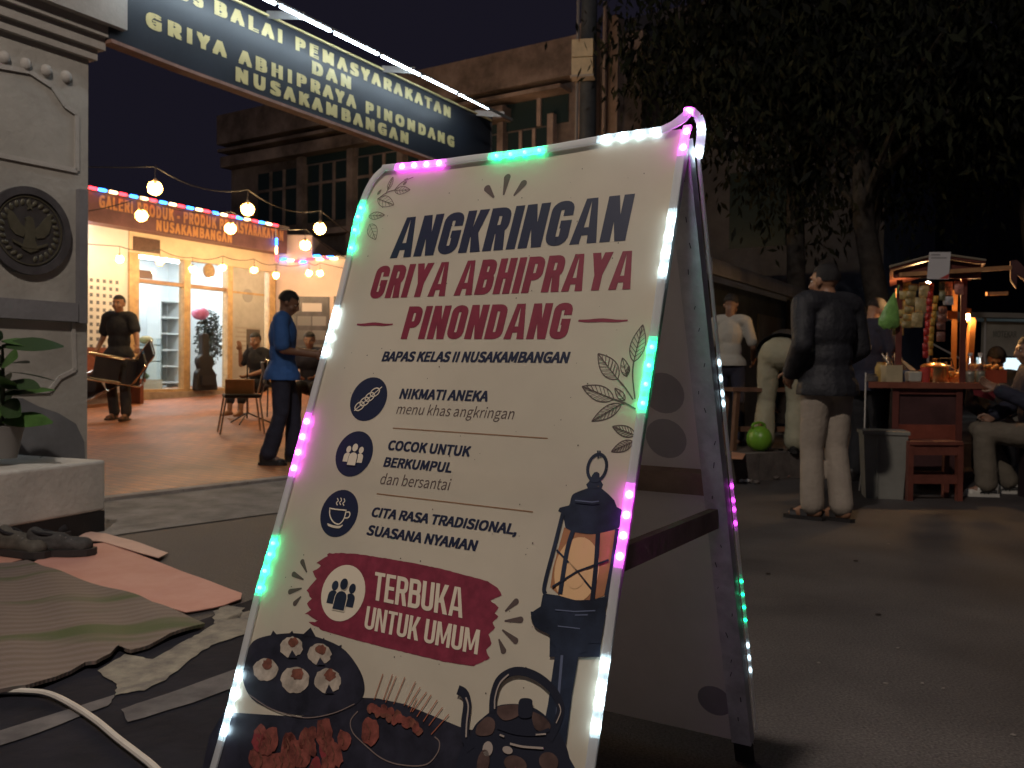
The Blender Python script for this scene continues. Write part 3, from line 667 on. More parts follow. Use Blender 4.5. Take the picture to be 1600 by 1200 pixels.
def wire(name, pts, lb, sag=.0):
    mb = MB(); P = []
    for i in range(len(pts) - 1):
        for k in range(8):
            s = k / 8; P.append(V(pts[i]).lerp(V(pts[i + 1]), s) - V((0, 0, sag * 4 * s * (1 - s))))
    P.append(V(pts[-1])); mb.tube(P, .007, 5); solo(mb, name, mat('wire_black', (.03, .03, .03), .6), P[0], lb, 'cable')
up3 = V((0, 0, .25))
wire('festoon_wire', [pp(HP, -2.5, 4.2, -.1), bulbpos[0] + up3, bulbpos[1] + up3, bulbpos[2] + up3, (-2.3, 19.1, 3.3)], 'thin black wire carrying the three highest bulbs over the courtyard', .12)
wire('festoon_wire', [pp(HP, -1.5, 3.3, .3), bulbpos[3] + up3, bulbpos[4] + up3, bulbpos[5] + up3, (-3.2, 19.15, 3.2)], 'thin black wire carrying the bulbs in front of the fascia', .1)
wire('festoon_wire', [pp(HP, -3, 3.0, .1)] + [b_ + up3 * .85 for b_ in bulbpos[6:14]] + [(-2.6, 19.15, 3.0)], 'thin black wire carrying the low bulbs along the shop front', .05)

# ================================================================== old concrete building behind
CB = Plane((1.28, 20, 0), (.832, -.555, 0), (0, 0, 1))
conw = mat('old_concrete', (.27, .22, .205), .9, .75, .55, .6, 9); conl = mat('ledge_concrete', (.36, .285, .255), .9, .75, .7, .5, 12); dkgl = mat('dark_opening', (.03, .055, .06), .25)
ob_ = thing('old_building', 'weathered multi storey concrete building with ledges and dark openings', 'building', (-2.5, 24, 0))
cz = lambda x, y: CB.px(x, y)[1]; cu_ = lambda x, y=150: CB.px(x, y)[0]
ZT = cz(885, 71); UL, UQ = -11.5, cu_(1003)
mb = MB(); bx(mb, CB, UL, UQ, 0, ZT - .02, -7, 0); wb(mb, 'wall', conw, ob_)
mb = MB(); bx(mb, CB, UL - .1, cu_(915), cz(885, 130), ZT, .001, .45); wb(mb, 'parapet_band', conl, ob_)
mb = MB(); bx(mb, CB, UL, cu_(893), cz(885, 147), cz(885, 141), .001, .5); wb(mb, 'ledge', conl, ob_)
mb = MB(); bx(mb, CB, -8.7, cu_(889), cz(885, 191), cz(885, 147.5), .001, .03); wb(mb, 'opening', dkgl, ob_)
for x in (560, 640, 715, 790, 845): mb = MB(); bx(mb, CB, cu_(x) - .05, cu_(x) + .05, cz(885, 191), cz(885, 147.5), .031, .09); wb(mb, 'mullion', conl, ob_)
for x in (925, 962): mb = MB(); bx(mb, CB, cu_(x - 12), cu_(x + 12), 0, ZT + .3, .002, .28); wb(mb, 'pier', conl, ob_)
mb = MB(); q = pp(CB, cu_(956), 0, .34); mb.tube([q, q + V((0, 0, ZT + .6))], .045, 8); wb(mb, 'drain_pipe', mat('pipe_grey', (.5, .44, .44), .6), ob_, True)
zf = cz(500, 225)
mb = MB(); bx(mb, CB, UL, cu_(800), zf - .3, zf, .001, .4); wb(mb, 'ledge', conl, ob_)
for i in range(6):
    x0, x1 = 405 + i * 78, 468 + i * 78
    mb = MB(); bx(mb, CB, cu_(x0), cu_(x1), zf - 2.1, zf - .55, .001, .02); wb(mb, 'opening', dkgl, ob_)
    for q_ in (.33, .66): mb = MB(); xx = x0 + (x1 - x0) * q_; bx(mb, CB, cu_(xx) - .04, cu_(xx) + .04, zf - 2.1, zf - .55, .0205, .06); wb(mb, 'mullion', conl, ob_)
    mb = MB(); bx(mb, CB, cu_(x0), cu_(x1), zf - 1.1, zf - 1.03, .0206, .055); wb(mb, 'mullion', conl, ob_)
    mb = MB(); bx(mb, CB, cu_(x1 + 4), cu_(x1 + 13), zf - 4.5, zf - .31, .002, .18); wb(mb, 'pier', conl, ob_)
mb = MB(); bx(mb, CB, UL, cu_(800), zf - 2.5, zf - 2.35, .003, .3); wb(mb, 'sill', conl, ob_)
mb = MB(); bx(mb, CB, -6, cu_(835), ZT, ZT + 1.3, -3.5, -3.2); wb(mb, 'roof_wall', conw, ob_)
# darker neighbour to its right
nb = thing('dark_building', 'dark narrow plastered building to the right of the old concrete one', 'building', (3.9, 21, 0))
dkw = mat('blue_plaster', (.115, .125, .16), .85, .35, 1.5, .3, 10)
D2 = Plane((2.6, 20.5, 0), (.832, -.555, 0), (0, 0, 1))
mb = MB(); bx(mb, D2, .05, 5.5, 0, 8.6, -6, 0); wb(mb, 'wall', dkw, nb)
mb = MB()
for i in range(7): bx(mb, D2, .4 + i * .24, .52 + i * .24, 6.1, 7.0, .001, .04)
wb(mb, 'louvre', mat('louvre_grey', (.26, .22, .24), .8, .3, 3), nb)
for i in range(2): mb = MB(); bx(mb, D2, .5 + i * 1.9, 1.7 + i * 1.9, 3.6, 5.2, .001, .03); wb(mb, 'window', dkgl, nb)
mb = MB(); bx(mb, D2, 0, 5.6, 8.6, 8.9, -6.1, .2); wb(mb, 'cornice', mat('nb_cornice', (.16, .15, .17), .85, .3, 2), nb)

# utility pole with a meter box
q = at(917, 300, 14.2); q.z = 0
t = thing('utility_pole', 'dark round utility pole with service conduit rising past the old building', 'utility pole', q)
MB().tube([(0, 0, 0), (0, 0, 9.5)], [.16, .11], 14).build('pole', mat('pole_dark', (.075, .085, .10), .8, .3, 4), t, True)
MB().tube([(-.19, -.05, 0), (-.17, -.05, 9)], .025, 8).build('conduit', mat('conduit', (.25, .24, .25), .6), t, True)
p = at(911, 91, 13.95)
t = thing('meter_box', 'cream electrical meter box strapped to the utility pole', 'meter box', p)
rz = M.Rotation(R(-12), 3, 'Z')
MB().box((0, 0, .13), (.33, .2, .27), rot=rz).build('upper_case', mat('meter_cream', (.78, .64, .42), .6, .15, 6), t)
MB().box((0, 0, -.15), (.33, .2, .26), rot=rz).build('lower_case', mat('meter_cream', (.5, .4, .3), .6), t)
MB().box((0, 0, -.3), (.36, .23, .03), rot=rz).build('rim', mat('meter_rim', (.5, .45, .4), .6), t)

# ================================================================== trees
def tree(name, lb, base, h, crown, n, seed, trunk_r=.16, lean=(0, 0), leaf=.22):
    rg = random.Random(seed); t = thing(name, lb, 'tree', base, 0, 'dark trees over the stalls')
    top_ = V((lean[0], lean[1], h * .62)); mb = MB(); mb.tube([(0, 0, -.05), top_ * .3 + V((.05, 0, 0)), top_ * .65 + V((-.06, .04, 0)), top_], [trunk_r * 1.25, trunk_r, trunk_r * .85, trunk_r * .6], 10); ends = []
    for i in range(16):
        a = rg.random() * 6.28; s = top_ * (.55 + .45 * rg.random()); rr = crown[0] * (.35 + .65 * rg.random())
        e = V((lean[0] + math.cos(a) * rr, lean[1] + math.sin(a) * rr, h * (.52 + .5 * rg.random()))); m_ = s.lerp(e, .5) + V((0, 0, .35))
        mb.tube([s, m_, e], [trunk_r * .4, trunk_r * .22, trunk_r * .08], 6); ends += [e, m_.lerp(e, .5), m_]
    mb.build('trunk', mat('bark', (.045, .04, .036), .9, .5, 6, .6, 20), t, True)
    mb = MB()
    clumps = []
    for i in range(int(n / 26)):
        e = ends[rg.randrange(len(ends))] if rg.random() < .55 else V((lean[0] + rg.uniform(-1, 1) * crown[0], lean[1] + rg.uniform(-1, 1) * crown[0], h * .8 + rg.uniform(-1, 1) * crown[1]))
        clumps.append(e + V((rg.gauss(0, .35), rg.gauss(0, .35), rg.gauss(0, .35))))
    for c in clumps:
        mi = rg.choice((0, 0, 1)); sp = rg.uniform(.18, .42)
        for k in range(26):
            p = c + V((rg.gauss(0, sp), rg.gauss(0, sp), rg.gauss(0, sp * .8)))
            d = V((rg.gauss(0, .5), rg.gauss(0, .5), -1 + rg.gauss(0, .45))).normalized(); s_ = d.cross(V((rg.gauss(0, 1), rg.gauss(0, 1), .2))).normalized()
            L_ = leaf * rg.uniform(.6, 1.3); w_ = L_ * .17
            mb.add([p, p + d * L_ * .45 + s_ * w_, p + d * L_, p + d * L_ * .45 - s_ * w_], [(0, 1, 2, 3)], mi)
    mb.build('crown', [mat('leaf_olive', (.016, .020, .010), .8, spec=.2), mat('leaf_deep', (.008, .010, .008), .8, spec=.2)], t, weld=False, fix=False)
b1 = at(1392, 400, 12.5); b1.z = .24
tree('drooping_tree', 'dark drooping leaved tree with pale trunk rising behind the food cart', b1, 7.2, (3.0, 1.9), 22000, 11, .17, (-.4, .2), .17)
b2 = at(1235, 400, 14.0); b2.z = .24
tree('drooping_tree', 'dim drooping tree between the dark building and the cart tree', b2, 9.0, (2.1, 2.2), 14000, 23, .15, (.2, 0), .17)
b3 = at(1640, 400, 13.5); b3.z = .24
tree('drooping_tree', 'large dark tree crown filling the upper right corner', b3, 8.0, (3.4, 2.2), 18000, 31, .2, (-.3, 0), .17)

# ================================================================== low building along the footway on the right
KP = Plane((1.75, 10.2, 0), (.517, .856, 0), (0, 0, 1))
kb = thing('low_warung', 'low dark shop building with a sloping tin eave behind the right footway', 'building', (3.4, 14, 0))
mb = MB(); bx(mb, KP, -.5, 9, 0, 2.15, -3, 0); wb(mb, 'wall', mat('warung_wall', (.12, .135, .15), .85, .35, 2, .3, 14), kb)
mb = MB(); P = [pp(KP, -.7, 2.12, .75), pp(KP, 9.2, 2.12, .75), pp(KP, 9.2, 2.95, -1.4), pp(KP, -.7, 2.95, -1.4)]; mb.slab(P, (0, 0, .04)); wb(mb, 'eave', mat('tin_eave', (.14, .15, .17), .6, .3, 3), kb)
mb = MB(); bx(mb, KP, -.7, 9.2, 2.0, 2.12, .70, .76); wb(mb, 'fascia_board', mat('eave_board', (.17, .17, .18), .7, .3, 3), kb)
for u in (1.0, 3.6, 6.2): mb = MB(); bx(mb, KP, u, u + 1.5, .9, 1.85, .001, .03); wb(mb, 'shutter', mat('shutter_dim', (.22, .21, .19), .7, .3, 3), kb)
fb = thing('distant_block', 'far dark block closing the view behind the cart and the trees', 'building', (16, 30, 0))
MB().box((0, 0, 4.5), (26, 3, 9)).build('wall', mat('far_wall', (.03, .032, .04), .95, .3, .6), fb)
mb = MB()
for i in range(8): mb = MB(); mb.box((-11 + i * 3.1, -1.52, 5.2), (1.4, .03, 1.5)).build('window', mat('far_window', (.015, .017, .022), .3), fb)
MB().box((0, 0, 9.08), (26.4, 3.4, .16)).build('roof_edge', mat('far_roof', (.02, .02, .025), .9), fb)
# lit booth at the far right
bq = at(1575, 560, 14.5); bq.z = .24
bt = thing('market_booth', 'pale roadside booth with header board and brightly lit opening', 'booth', bq)
BT = Plane((bq.x - .55, bq.y, 0), (1, .1, 0), (0, 0, 1)); bt_m = mat('booth_white', (.40, .39, .34), .7, .15, 3)
mb = MB(); bx(mb, BT, .18, 1.7, 1.3, 1.85, -.1, 0); wb(mb, 'header_board', bt_m, bt)
mb = MB(); text_into(mb, 'MOTEKAR', pp(BT, .32, 1.60, .004), BT.ex * .40, BT.ey * .10, .01); wb(mb, 'lettering', mat('booth_grey', (.16, .17, .15), .6), bt)
mb = MB(); bx(mb, BT, .18, .50, .24, 1.299, -.1, 0); wb(mb, 'side_panel', mat('booth_side', (.22, .22, .22), .7), bt)
mb = MB(); bx(mb, BT, .501, 1.7, .85, 1.28, -.7, -.68); wb(mb, 'glowing_back_wall', glow('booth_wall_glow', (.70, .9, 1.0), 1.3), bt)  # the wall itself glows; the booth's brightness is put into it
mb = MB(); bx(mb, BT, .501, 1.7, .24, .85, -.1, 0); wb(mb, 'counter', bt_m, bt)
mb = MB(); bx(mb, BT, -.9, 1.5, 1.9, 1.98, -.9, .25); wb(mb, 'canopy', mat('booth_canopy', (.30, .29, .27), .7), bt)
mb = MB(); mb.tube([pp(BT, .16, .24, .03), pp(BT, .16, 1.9, .03)], .02, 8); mb.tube([pp(BT, -.8, .24, .03), pp(BT, -.8, 1.9, .03)], .02, 8); mb.tube([pp(BT, -.78, 1.5, .03), pp(BT, .14, 1.05, .03)], .015, 6); wb(mb, 'frame', mat('booth_frame', (.5, .5, .5), .5), bt)
# ================================================================== the A-frame sign
YAW, LEAN, WS, HS = -.54389, .35077, .8035, 1.4819
wd_ = V((math.cos(YAW), math.sin(YAW), 0)); nh = V((-math.sin(YAW), math.cos(YAW), 0)); TRp = V((.33982, 1.79442, HS)); TLp = TRp - wd_ * WS
SP = Plane(TLp, wd_, V((0, 0, 1)) * math.cos(LEAN) + nh * math.sin(LEAN))
RP = Plane(TLp + nh * .035, wd_, V((0, 0, 1)) * math.cos(LEAN) - nh * math.sin(LEAN))      # rear leaf; its n points into the A
VB = -HS / math.cos(LEAN)
hinge = TLp + wd_ * WS / 2 + nh * .018
sign = thing('a_frame_sign', 'tall folding A-frame sign with cream food stall poster edged by colour LED strip', 'sign', (hinge.x, hinge.y, 0))
def cream_mat():
    m = mat('poster_vinyl', (.66, .605, .49), .38, .09, 3.2, .10, 3.2, spec=.45)
    return m
vin = cream_mat()
def see_through(m, k, tint):      # back-lit banner vinyl lets part of the light through
    nt = m.node_tree; b = nt.nodes['Principled BSDF']; o = nt.nodes['Material Output']; t_ = nt.nodes.new('ShaderNodeBsdfTranslucent'); t_.inputs[0].default_value = (*tint, 1)
    x = nt.nodes.new('ShaderNodeMixShader'); x.inputs[0].default_value = k; nt.links.new(b.outputs[0], x.inputs[1]); nt.links.new(t_.outputs[0], x.inputs[2]); nt.links.new(x.outputs[0], o.inputs[0]); return m
see_through(vin, .36, (.82, .78, .74)); navy = mat('ink_navy', (.013, .018, .045), .45); maroon = mat('ink_maroon', (.19, .022, .045), .45, .15, 30); ink = mat('ink_brown', (.085, .06, .055), .5)
cream2 = mat('ink_cream', (.62, .55, .44), .45); slate = mat('ink_slate', (.02, .028, .05), .4, .5, 14)
wood = mat('frame_wood', (.27, .19, .15), .7, .35, 7, .2, 40); back = mat('vinyl_back', (.33, .33, .35), .6, .15, 5, .35, 9)
V0 = -1.475
PT = SP.px
mb = MB(); rc = .035; o = []
for cx, cy, a0 in ((rc, -rc, math.pi), (WS - .012, -.012, math.pi / 2)):
    r_ = rc if a0 == math.pi else .012
    for k in range(7): a = a0 - k * math.pi / 12; o.append((cx + r_ * math.cos(a), cy + r_ * math.sin(a)))
o += [(WS, V0), (0, V0)]
mb.poly([pp(SP, u, v, 0) for u, v in o])
poster = wb(mb, 'poster', vin, sign, fix=False)
LAY = .0006
def art(): return MB()
def pxs(crop, pts): x0, y0, s = crop; return [(x0 + x / s, y0 + y / s) for x, y in pts]
def area(mb, px, lay=1, mi=0): mb.poly([pp(SP, *PT(x, y), LAY * lay) for x, y in px], mi)
def circ(mb, c, r, lay=1, mi=0, sy=1., n=36, rot=0.):
    u, v = PT(*c) if c[0] > 2 or c[1] > 2 else c; P = []
    for k in range(n):
        a = 2 * math.pi * k / n; x, y = r * math.cos(a), r * sy * math.sin(a); P.append(pp(SP, u + x * math.cos(rot) - y * math.sin(rot), v + x * math.sin(rot) + y * math.cos(rot), LAY * lay))
    mb.poly(P, mi)
def line(mb, px, wdt, lay=1, mi=0, uv=False, taper=None):
    P = [V((*p, 0)) if uv else V((*PT(*p), 0)) for p in px]; Ls = []; Rs = []
    for i, p in enumerate(P):
        d = (P[min(i + 1, len(P) - 1)] - P[max(i - 1, 0)]).normalized(); nn = V((-d.y, d.x, 0)); w_ = wdt if not taper else wdt * taper(i / (len(P) - 1))
        Ls.append(pp(SP, *(p + nn * w_ / 2).xy, LAY * lay)); Rs.append(pp(SP, *(p - nn * w_ / 2).xy, LAY * lay))
    mb.strip(Ls, Rs, mi)
def curve(pts, n=8):
    out = []
    for i in range(len(pts) - 1):
        p0, p1, p2, p3 = (V((*pts[max(0, min(len(pts) - 1, j))], 0)) for j in (i - 1, i, i + 1, i + 2))
        for k in range(n):
            t = k / n; q = .5 * ((2 * p1) + (-p0 + p2) * t + (2 * p0 - 5 * p1 + 4 * p2 - p3) * t * t + (-p0 + 3 * p1 - 3 * p2 + p3) * t ** 3); out.append((q.x, q.y))
    out.append(pts[-1]); return out
def drop(mb, a, b, wdt, lay=1, mi=0):                       # pointed at a, round at b
    A = V((*PT(*a), 0)); B_ = V((*PT(*b), 0)); d = (B_ - A); L = d.length; d.normalize(); nn = V((-d.y, d.x, 0)); r_ = wdt / 2; P = [A - nn * r_ * .25, A + nn * r_ * .25]; c = B_ - d * r_
    for k in range(9): t = math.pi / 2 - k * math.pi / 8; P.append(c + nn * r_ * math.sin(t) + d * r_ * math.cos(t))
    mb.poly([pp(SP, p.x, p.y, LAY * lay) for p in P], mi)
def uvp(p, lay): return pp(SP, *PT(*p), LAY * lay)
def put(mb, s, bl, br, tl, lay=1, hv=None, bold=.02, mi=0, gap=.065):
    O = uvp(bl, lay); EX = uvp(br, lay) - O; EY = uvp(tl, lay) - O
    if hv: heavy_into(mb, s, O, EX, EY, SP.n, hv, gap, mi)
    else: text_into(mb, s, O, EX, EY, bold, 1.0, mi)
    return mb
def fin(mb, name, mats): return wb(mb, name, mats, poster, weld=False, fix=False)
mb = art()
for a, b_ in (((772, 309), (759, 291)), ((787, 305), (794, 272)), ((803, 306), (822, 282))): drop(mb, a, b_, .017)
fin(mb, 'ray_marks', ink)
fin(put(art(), 'ANGKRINGAN', (609, 404), (977, 376), (627, 341), hv=.20, gap=.06), 'title_lettering', navy)
fin(put(art(), 'GRIYA ABHIPRAYA', (576, 467), (985, 452), (591, 416), hv=.20), 'title_lettering', maroon)
fin(put(art(), 'PINONDANG', (626, 530), (885, 530), (640, 479), hv=.20), 'title_lettering', maroon)
mb = art()
for a, b_ in (((558, 507), (614, 507)), ((904, 501), (981, 501))):
    n_ = 10; line(mb, [(a[0] + (b_[0] - a[0]) * k / n_, a[1] + .6 * math.sin(k)) for k in range(n_ + 1)], .0075, 1, 0, taper=lambda t: .45 + .6 * math.sin(math.pi * min(1, t * 1.0 + .05)))
fin(mb, 'dash_marks', maroon)
fin(put(art(), 'BAPAS KELAS II NUSAKAMBANGAN', (597, 564), (886, 566.5), (602, 550), bold=.024), 'caption_lettering', navy)
for s, bl, br, tl, bd in (('NIKMATI ANEKA', (624.5, 622.5), (761, 627), (629, 608), .035), ('menu khas angkringan', (619, 646.5), (801.5, 655), (624, 631.5), .004),
                          ('COCOK UNTUK', (606, 702.5), (733, 713), (610, 688.5), .035), ('BERKUMPUL', (599.5, 728.5), (704, 738), (604, 715), .035), ('dan bersantai', (593, 756), (701, 766), (598, 740), .004),
                          ('CITA RASA TRADISIONAL,', (580, 806.5), (806, 835), (585, 793), .035), ('SUASANA NYAMAN', (573, 835), (742, 860.5), (578, 821), .035)):
    fin(put(art(), s, bl, br, tl, bold=bd * .62), 'text_line', navy if bd > .01 else ink)
mb = art(); line(mb, [(614, 669), (856, 685)], .0022); line(mb, [(589, 771.5), (833, 800)], .0022); fin(mb, 'divider_lines', mat('ink_tan', (.22, .12, .06), .5))
# badges
br_ = abs(PT(576, 588.5)[1] - PT(576, 658.5)[1]) / 2 * .985
def badge(c):
    mb = art(); circ(mb, c, br_, 1, 0); return mb
ring = lambda mb, c, r, sy, wdt, lay, mi, rot=0., n=28: line(mb, [(c[0] + r * math.cos(2 * math.pi * k / n) * math.cos(rot) - r * sy * math.sin(2 * math.pi * k / n) * math.sin(rot), c[1] + r * math.cos(2 * math.pi * k / n) * math.sin(rot) + r * sy * math.sin(2 * math.pi * k / n) * math.cos(rot)) for k in range(n + 1)], wdt, lay, mi, uv=True)
mb = badge((576, 623.5)); c0 = PT(576, 623.5)
line(mb, [(554, 642), (597.5, 604.5)], .0022, 2, 1)
for i in range(4):
    q = PT(562.5 + i * 8, 635 - i * 7.2); ring(mb, q, .0125, .72, .0026, 3, 1, .5)
fin(mb, 'skewer_badge', [navy, cream2])
def folk(mb, c, s, lay, mi):      # three people; c centre, s half size (m)
    u, v = c
    for dx, k in ((-.62, .82), (.62, .82)):
        circ(mb, (u + dx * s, v + .36 * s), .23 * s, lay, mi, 1.15)
        P = [(u + dx * s - .33 * s, v - .62 * s), (u + dx * s + .33 * s, v - .62 * s), (u + dx * s + .33 * s, v - .16 * s)] + [(u + dx * s + .33 * s * math.cos(a), v - .16 * s + .26 * s * math.sin(a)) for a in (.5, 1.05, 1.57, 2.1, 2.64)] + [(u + dx * s - .33 * s, v - .16 * s)]
        mb.poly([pp(SP, a, b_, LAY * lay) for a, b_ in P], mi)
    return [(u - .40 * s, v - .86 * s), (u + .40 * s, v - .86 * s), (u + .40 * s, v - .2 * s)] + [(u + .40 * s * math.cos(a), v - .2 * s + .34 * s * math.sin(a)) for a in (.5, 1.05, 1.57, 2.1, 2.64)] + [(u - .40 * s, v - .2 * s)]
def folk_front(mb, c, s, P, lay, mi, mo):
    u, v = c; o = [(u + (a - u) * 1.14, v - .2 * s + (b_ - v + .2 * s) * 1.10) for a, b_ in P]
    mb.poly([pp(SP, a, b_, LAY * lay) for a, b_ in o], mo); mb.poly([pp(SP, a, b_, LAY * (lay + 1)) for a, b_ in P], mi)
    circ(mb, (u, v + .52 * s), .30 * s, lay, mo, 1.15); circ(mb, (u, v + .52 * s), .265 * s, lay + 1, mi, 1.15)
mb = badge((553.5, 709)); c0 = PT(553.5, 710); P = folk(mb, c0, br_ * .56, 2, 1); folk_front(mb, c0, br_ * .56, P, 3, 1, 0); fin(mb, 'people_badge', [navy, cream2])
mb = badge((530, 802)); CR = (440, 720, 3.528)
line(mb, pxs(CR, curve([(268, 262), (268, 300), (285, 335), (315, 350), (340, 330), (352, 300), (358, 270)])), .0028, 2, 1); line(mb, pxs(CR, [(266, 262), (300, 268), (360, 274)]), .0028, 3, 1)
line(mb, pxs(CR, curve([(356, 284), (375, 284), (378, 300), (368, 314), (350, 316)])), .0026, 2, 1); line(mb, pxs(CR, curve([(254, 348), (290, 360), (325, 362), (338, 354)])), .0026, 2, 1); line(mb, pxs(CR, curve([(258, 356), (285, 366), (318, 370), (332, 362)])), .0022, 3, 1)
for dx, dy in ((0, 0), (18, -2), (36, 2)): line(mb, pxs(CR, curve([(310 + dx, 246 + dy), (304 + dx, 232 + dy), (314 + dx, 222 + dy), (310 + dx, 206 + dy)])), .0022, 2, 1)
fin(mb, 'cup_badge', [navy, cream2])
# brush stroke banner
rg = random.Random(2); mb = art()
Q = [(250, 512), (330, 508), (420, 514), (600, 541), (760, 570), (900, 600), (1020, 632), (1140, 665), (1190, 700), (1217, 742), (1152, 770), (1200, 808), (1172, 838), (1197, 856), (1165, 890), (1178, 922), (1143, 960), (1160, 1002), (1128, 1045), (1147, 1088), (1060, 1132), (900, 1108), (700, 1060), (550, 1024), (400, 985), (230, 935), (150, 890), (205, 884), (132, 842), (162, 822), (138, 790), (168, 762), (138, 715), (192, 652), (170, 612), (218, 580), (194, 560), (255, 528)]
S_ = []
for i, p in enumerate(Q):
    q = Q[(i + 1) % len(Q)]; n_ = max(2, int(math.hypot(q[0] - p[0], q[1] - p[1]) / 14)); jag = 3.5 if (p[0] > 1100 or p[0] < 260) else 1.2
    for k in range(n_): S_.append((p[0] + (q[0] - p[0]) * k / n_ + rg.uniform(-jag, jag), p[1] + (q[1] - p[1]) * k / n_ + rg.uniform(-jag, jag)))
area(mb, pxs(CR, S_), 1, 0)
for y0, y1, x0, x1 in ((556, 610, 250, 900), (1010, 1080, 560, 1080), (700, 745, 420, 430)):
    pass
fin(mb, 'brush_banner', mat('ink_wine', (.205, .028, .052), .45, .25, 45))
mb = art(); wc = PT(536.4, 926.4); wr = abs(PT(536.4, 880)[1] - PT(536.4, 973)[1]) / 2 * .98; circ(mb, wc, wr, 2, 0); c0 = (wc[0] - .001, wc[1] - .002); P = folk(mb, c0, wr * .66, 3, 1); folk_front(mb, c0, wr * .66, P, 4, 1, 0); fin(mb, 'people_badge', [cream2, slate])
fin(put(art(), 'TERBUKA', (582, 937), (723, 966), (587, 893.5), 2, hv=.15, gap=.055), 'banner_lettering', cream2)
fin(put(art(), 'UNTUK UMUM', (569, 982), (746.5, 1023), (574.5, 947), 2, hv=.15, gap=.055), 'banner_lettering', cream2)
mb = art()
for a, b_ in (((140, 615), (110, 545)), ((122, 655), (58, 620)), ((112, 703), (36, 725)), ((108, 748), (65, 797)), ((1233, 830), (1306, 765)), ((1230, 883), (1334, 875)), ((1217, 932), (1303, 1002)), ((1198, 983), (1230, 1063))):
    drop(mb, pxs(CR, [a])[0], pxs(CR, [b_])[0], .0115)
fin(mb, 'ray_marks', ink)
# leaf sprays
def leaf(mb, base, tip, fat, wdt=.0022, veins=6, lay=1):
    A = V((*PT(*base), 0)); B_ = V((*PT(*tip), 0)); d = B_ - A; L = d.length; nn = V((-d.y, d.x, 0)).normalized(); pr = lambda t: fat * L * math.sin(math.pi * t ** .8) ** .9 if 0 < t < 1 else 0
    for sd in (1, -1): line(mb, [(A + d * (k / 12) + nn * sd * pr(k / 12)).xy[:] for k in range(13)], wdt, lay, uv=True)
    line(mb, [A.xy[:], (A + d * .96).xy[:]], wdt * .9, lay + 1, uv=True)
    for i in range(veins):
        t = .12 + .72 * i / veins
        for sd in (1, -1): line(mb, [(A + d * t).xy[:], (A + d * min(.97, t + .17) + nn * sd * pr(min(.97, t + .17)) * .9).xy[:]], wdt * .6, lay + 2, uv=True)
C8 = (880, 480, 4.8); mb = art(); X = lambda *p: pxs(C8, p)
for b_, t_, f in (((530, 410), (598, 132), .20), ((410, 540), (262, 348), .23), ((380, 690), (142, 594), .20), ((435, 728), (215, 856), .19), ((540, 960), (370, 895), .2), ((525, 1010), (362, 1084), .22)): leaf(mb, X(b_)[0], X(t_)[0], f)
for a in ([(530, 410), (522, 520), (540, 690)], [(410, 540), (470, 610), (525, 695)], [(380, 690), (462, 718), (545, 765)], [(435, 728), (462, 720)]): line(mb, X(*curve(a, 5)), .0028, 2)
for b_, t_ in (((478, 520), (445, 380)), ((462, 700), (388, 608)), ((480, 505), (495, 440))): leaf(mb, X(b_)[0], X(t_)[0], .2, .002, 2)
fin(mb, 'leaf_drawing', ink)
C6 = (560, 220, 6.667); mb = art(); X = lambda *p: pxs(C6, p); lt = mat('ink_taupe', (.15, .10, .085), .5)
for b_, t_, f in (((380, 520), (540, 512), .22), ((205, 605), (372, 668), .24), ((110, 785), (275, 775), .2), ((120, 870), (182, 1030), .26), ((310, 510), (362, 378), .2), ((240, 330), (300, 310), .25), ((200, 560), (240, 510), .2), ((470, 460), (505, 425), .22)): leaf(mb, X(b_)[0], X(t_)[0], f, .0016, 4)
for a in ([(200, 610), (300, 540), (380, 515)], [(380, 515), (450, 440), (575, 380)], [(290, 555), (320, 480)], [(480, 410), (520, 392)]): line(mb, X(*curve(a, 5)), .002, 2)
fin(mb, 'leaf_drawing', lt)
# lantern picture
C7 = (820, 680, 3.75); X = lambda *p: pxs(C7, p); mb = art()
amber = mat('ink_amber', (.36, .165, .08), .45, .25, 12); flame = mat('ink_flame', (.66, .42, .22), .45); hl = mat('ink_highlight', (.10, .12, .19), .4)
ring(mb, PT(*X((425, 190))[0]), .0185, 1.35, .0062, 2, 0); line(mb, X((433, 135), (430, 92), (443, 95), (445, 128)), .0035, 3, 0)
area(mb, X((395, 235), (408, 218), (425, 215), (438, 225), (440, 258), (460, 290), (450, 315), (372, 315), (360, 290), (385, 262)), 1, 0)
area(mb, X(*curve([(372, 310), (330, 325), (280, 350), (265, 400), (258, 412)], 5), (205, 425), (196, 445), (222, 460), (240, 545), *curve([(240, 545), (300, 572), (400, 582), (500, 560), (560, 540)], 5), (565, 470), (575, 440), (540, 420), (525, 380), *curve([(522, 378), (490, 345), (450, 312)], 4)), 1, 0)
area(mb, X((232, 540), (300, 570), (400, 580), (530, 556), (500, 860), (470, 940), (400, 965), (300, 965), (200, 935), (150, 890), (165, 780)), 1, 1)
circ(mb, X((305, 790))[0], .043, 2, 2, 1.35); circ(mb, X((305, 800))[0], .02, 3, 5, 1.5)
for a in ([(225, 460), (180, 640), (118, 880), (125, 930)], [(285, 560), (250, 680), (210, 930)], [(432, 570), (420, 760), (398, 970)], [(545, 550), (515, 760), (480, 940)]): line(mb, X(*curve(a, 5)), .0075 if a[0][0] not in (285, 432) else .0085, 4, 0)
line(mb, X((188, 672), (310, 800), (400, 910)), .0035, 3, 0); line(mb, X((165, 890), (310, 800), (495, 732)), .0035, 5, 0); line(mb, X((352, 600), (346, 658)), .0028, 3, 5)
area(mb, X((125, 930), (200, 940), (300, 968), (400, 968), (500, 940), (480, 1010), (460, 1090), (445, 1300), (150, 1300), (152, 1165), *curve([(152, 1165), (90, 1135), (45, 1085), (50, 1040), (98, 1005)], 5), (110, 940)), 6, 0)
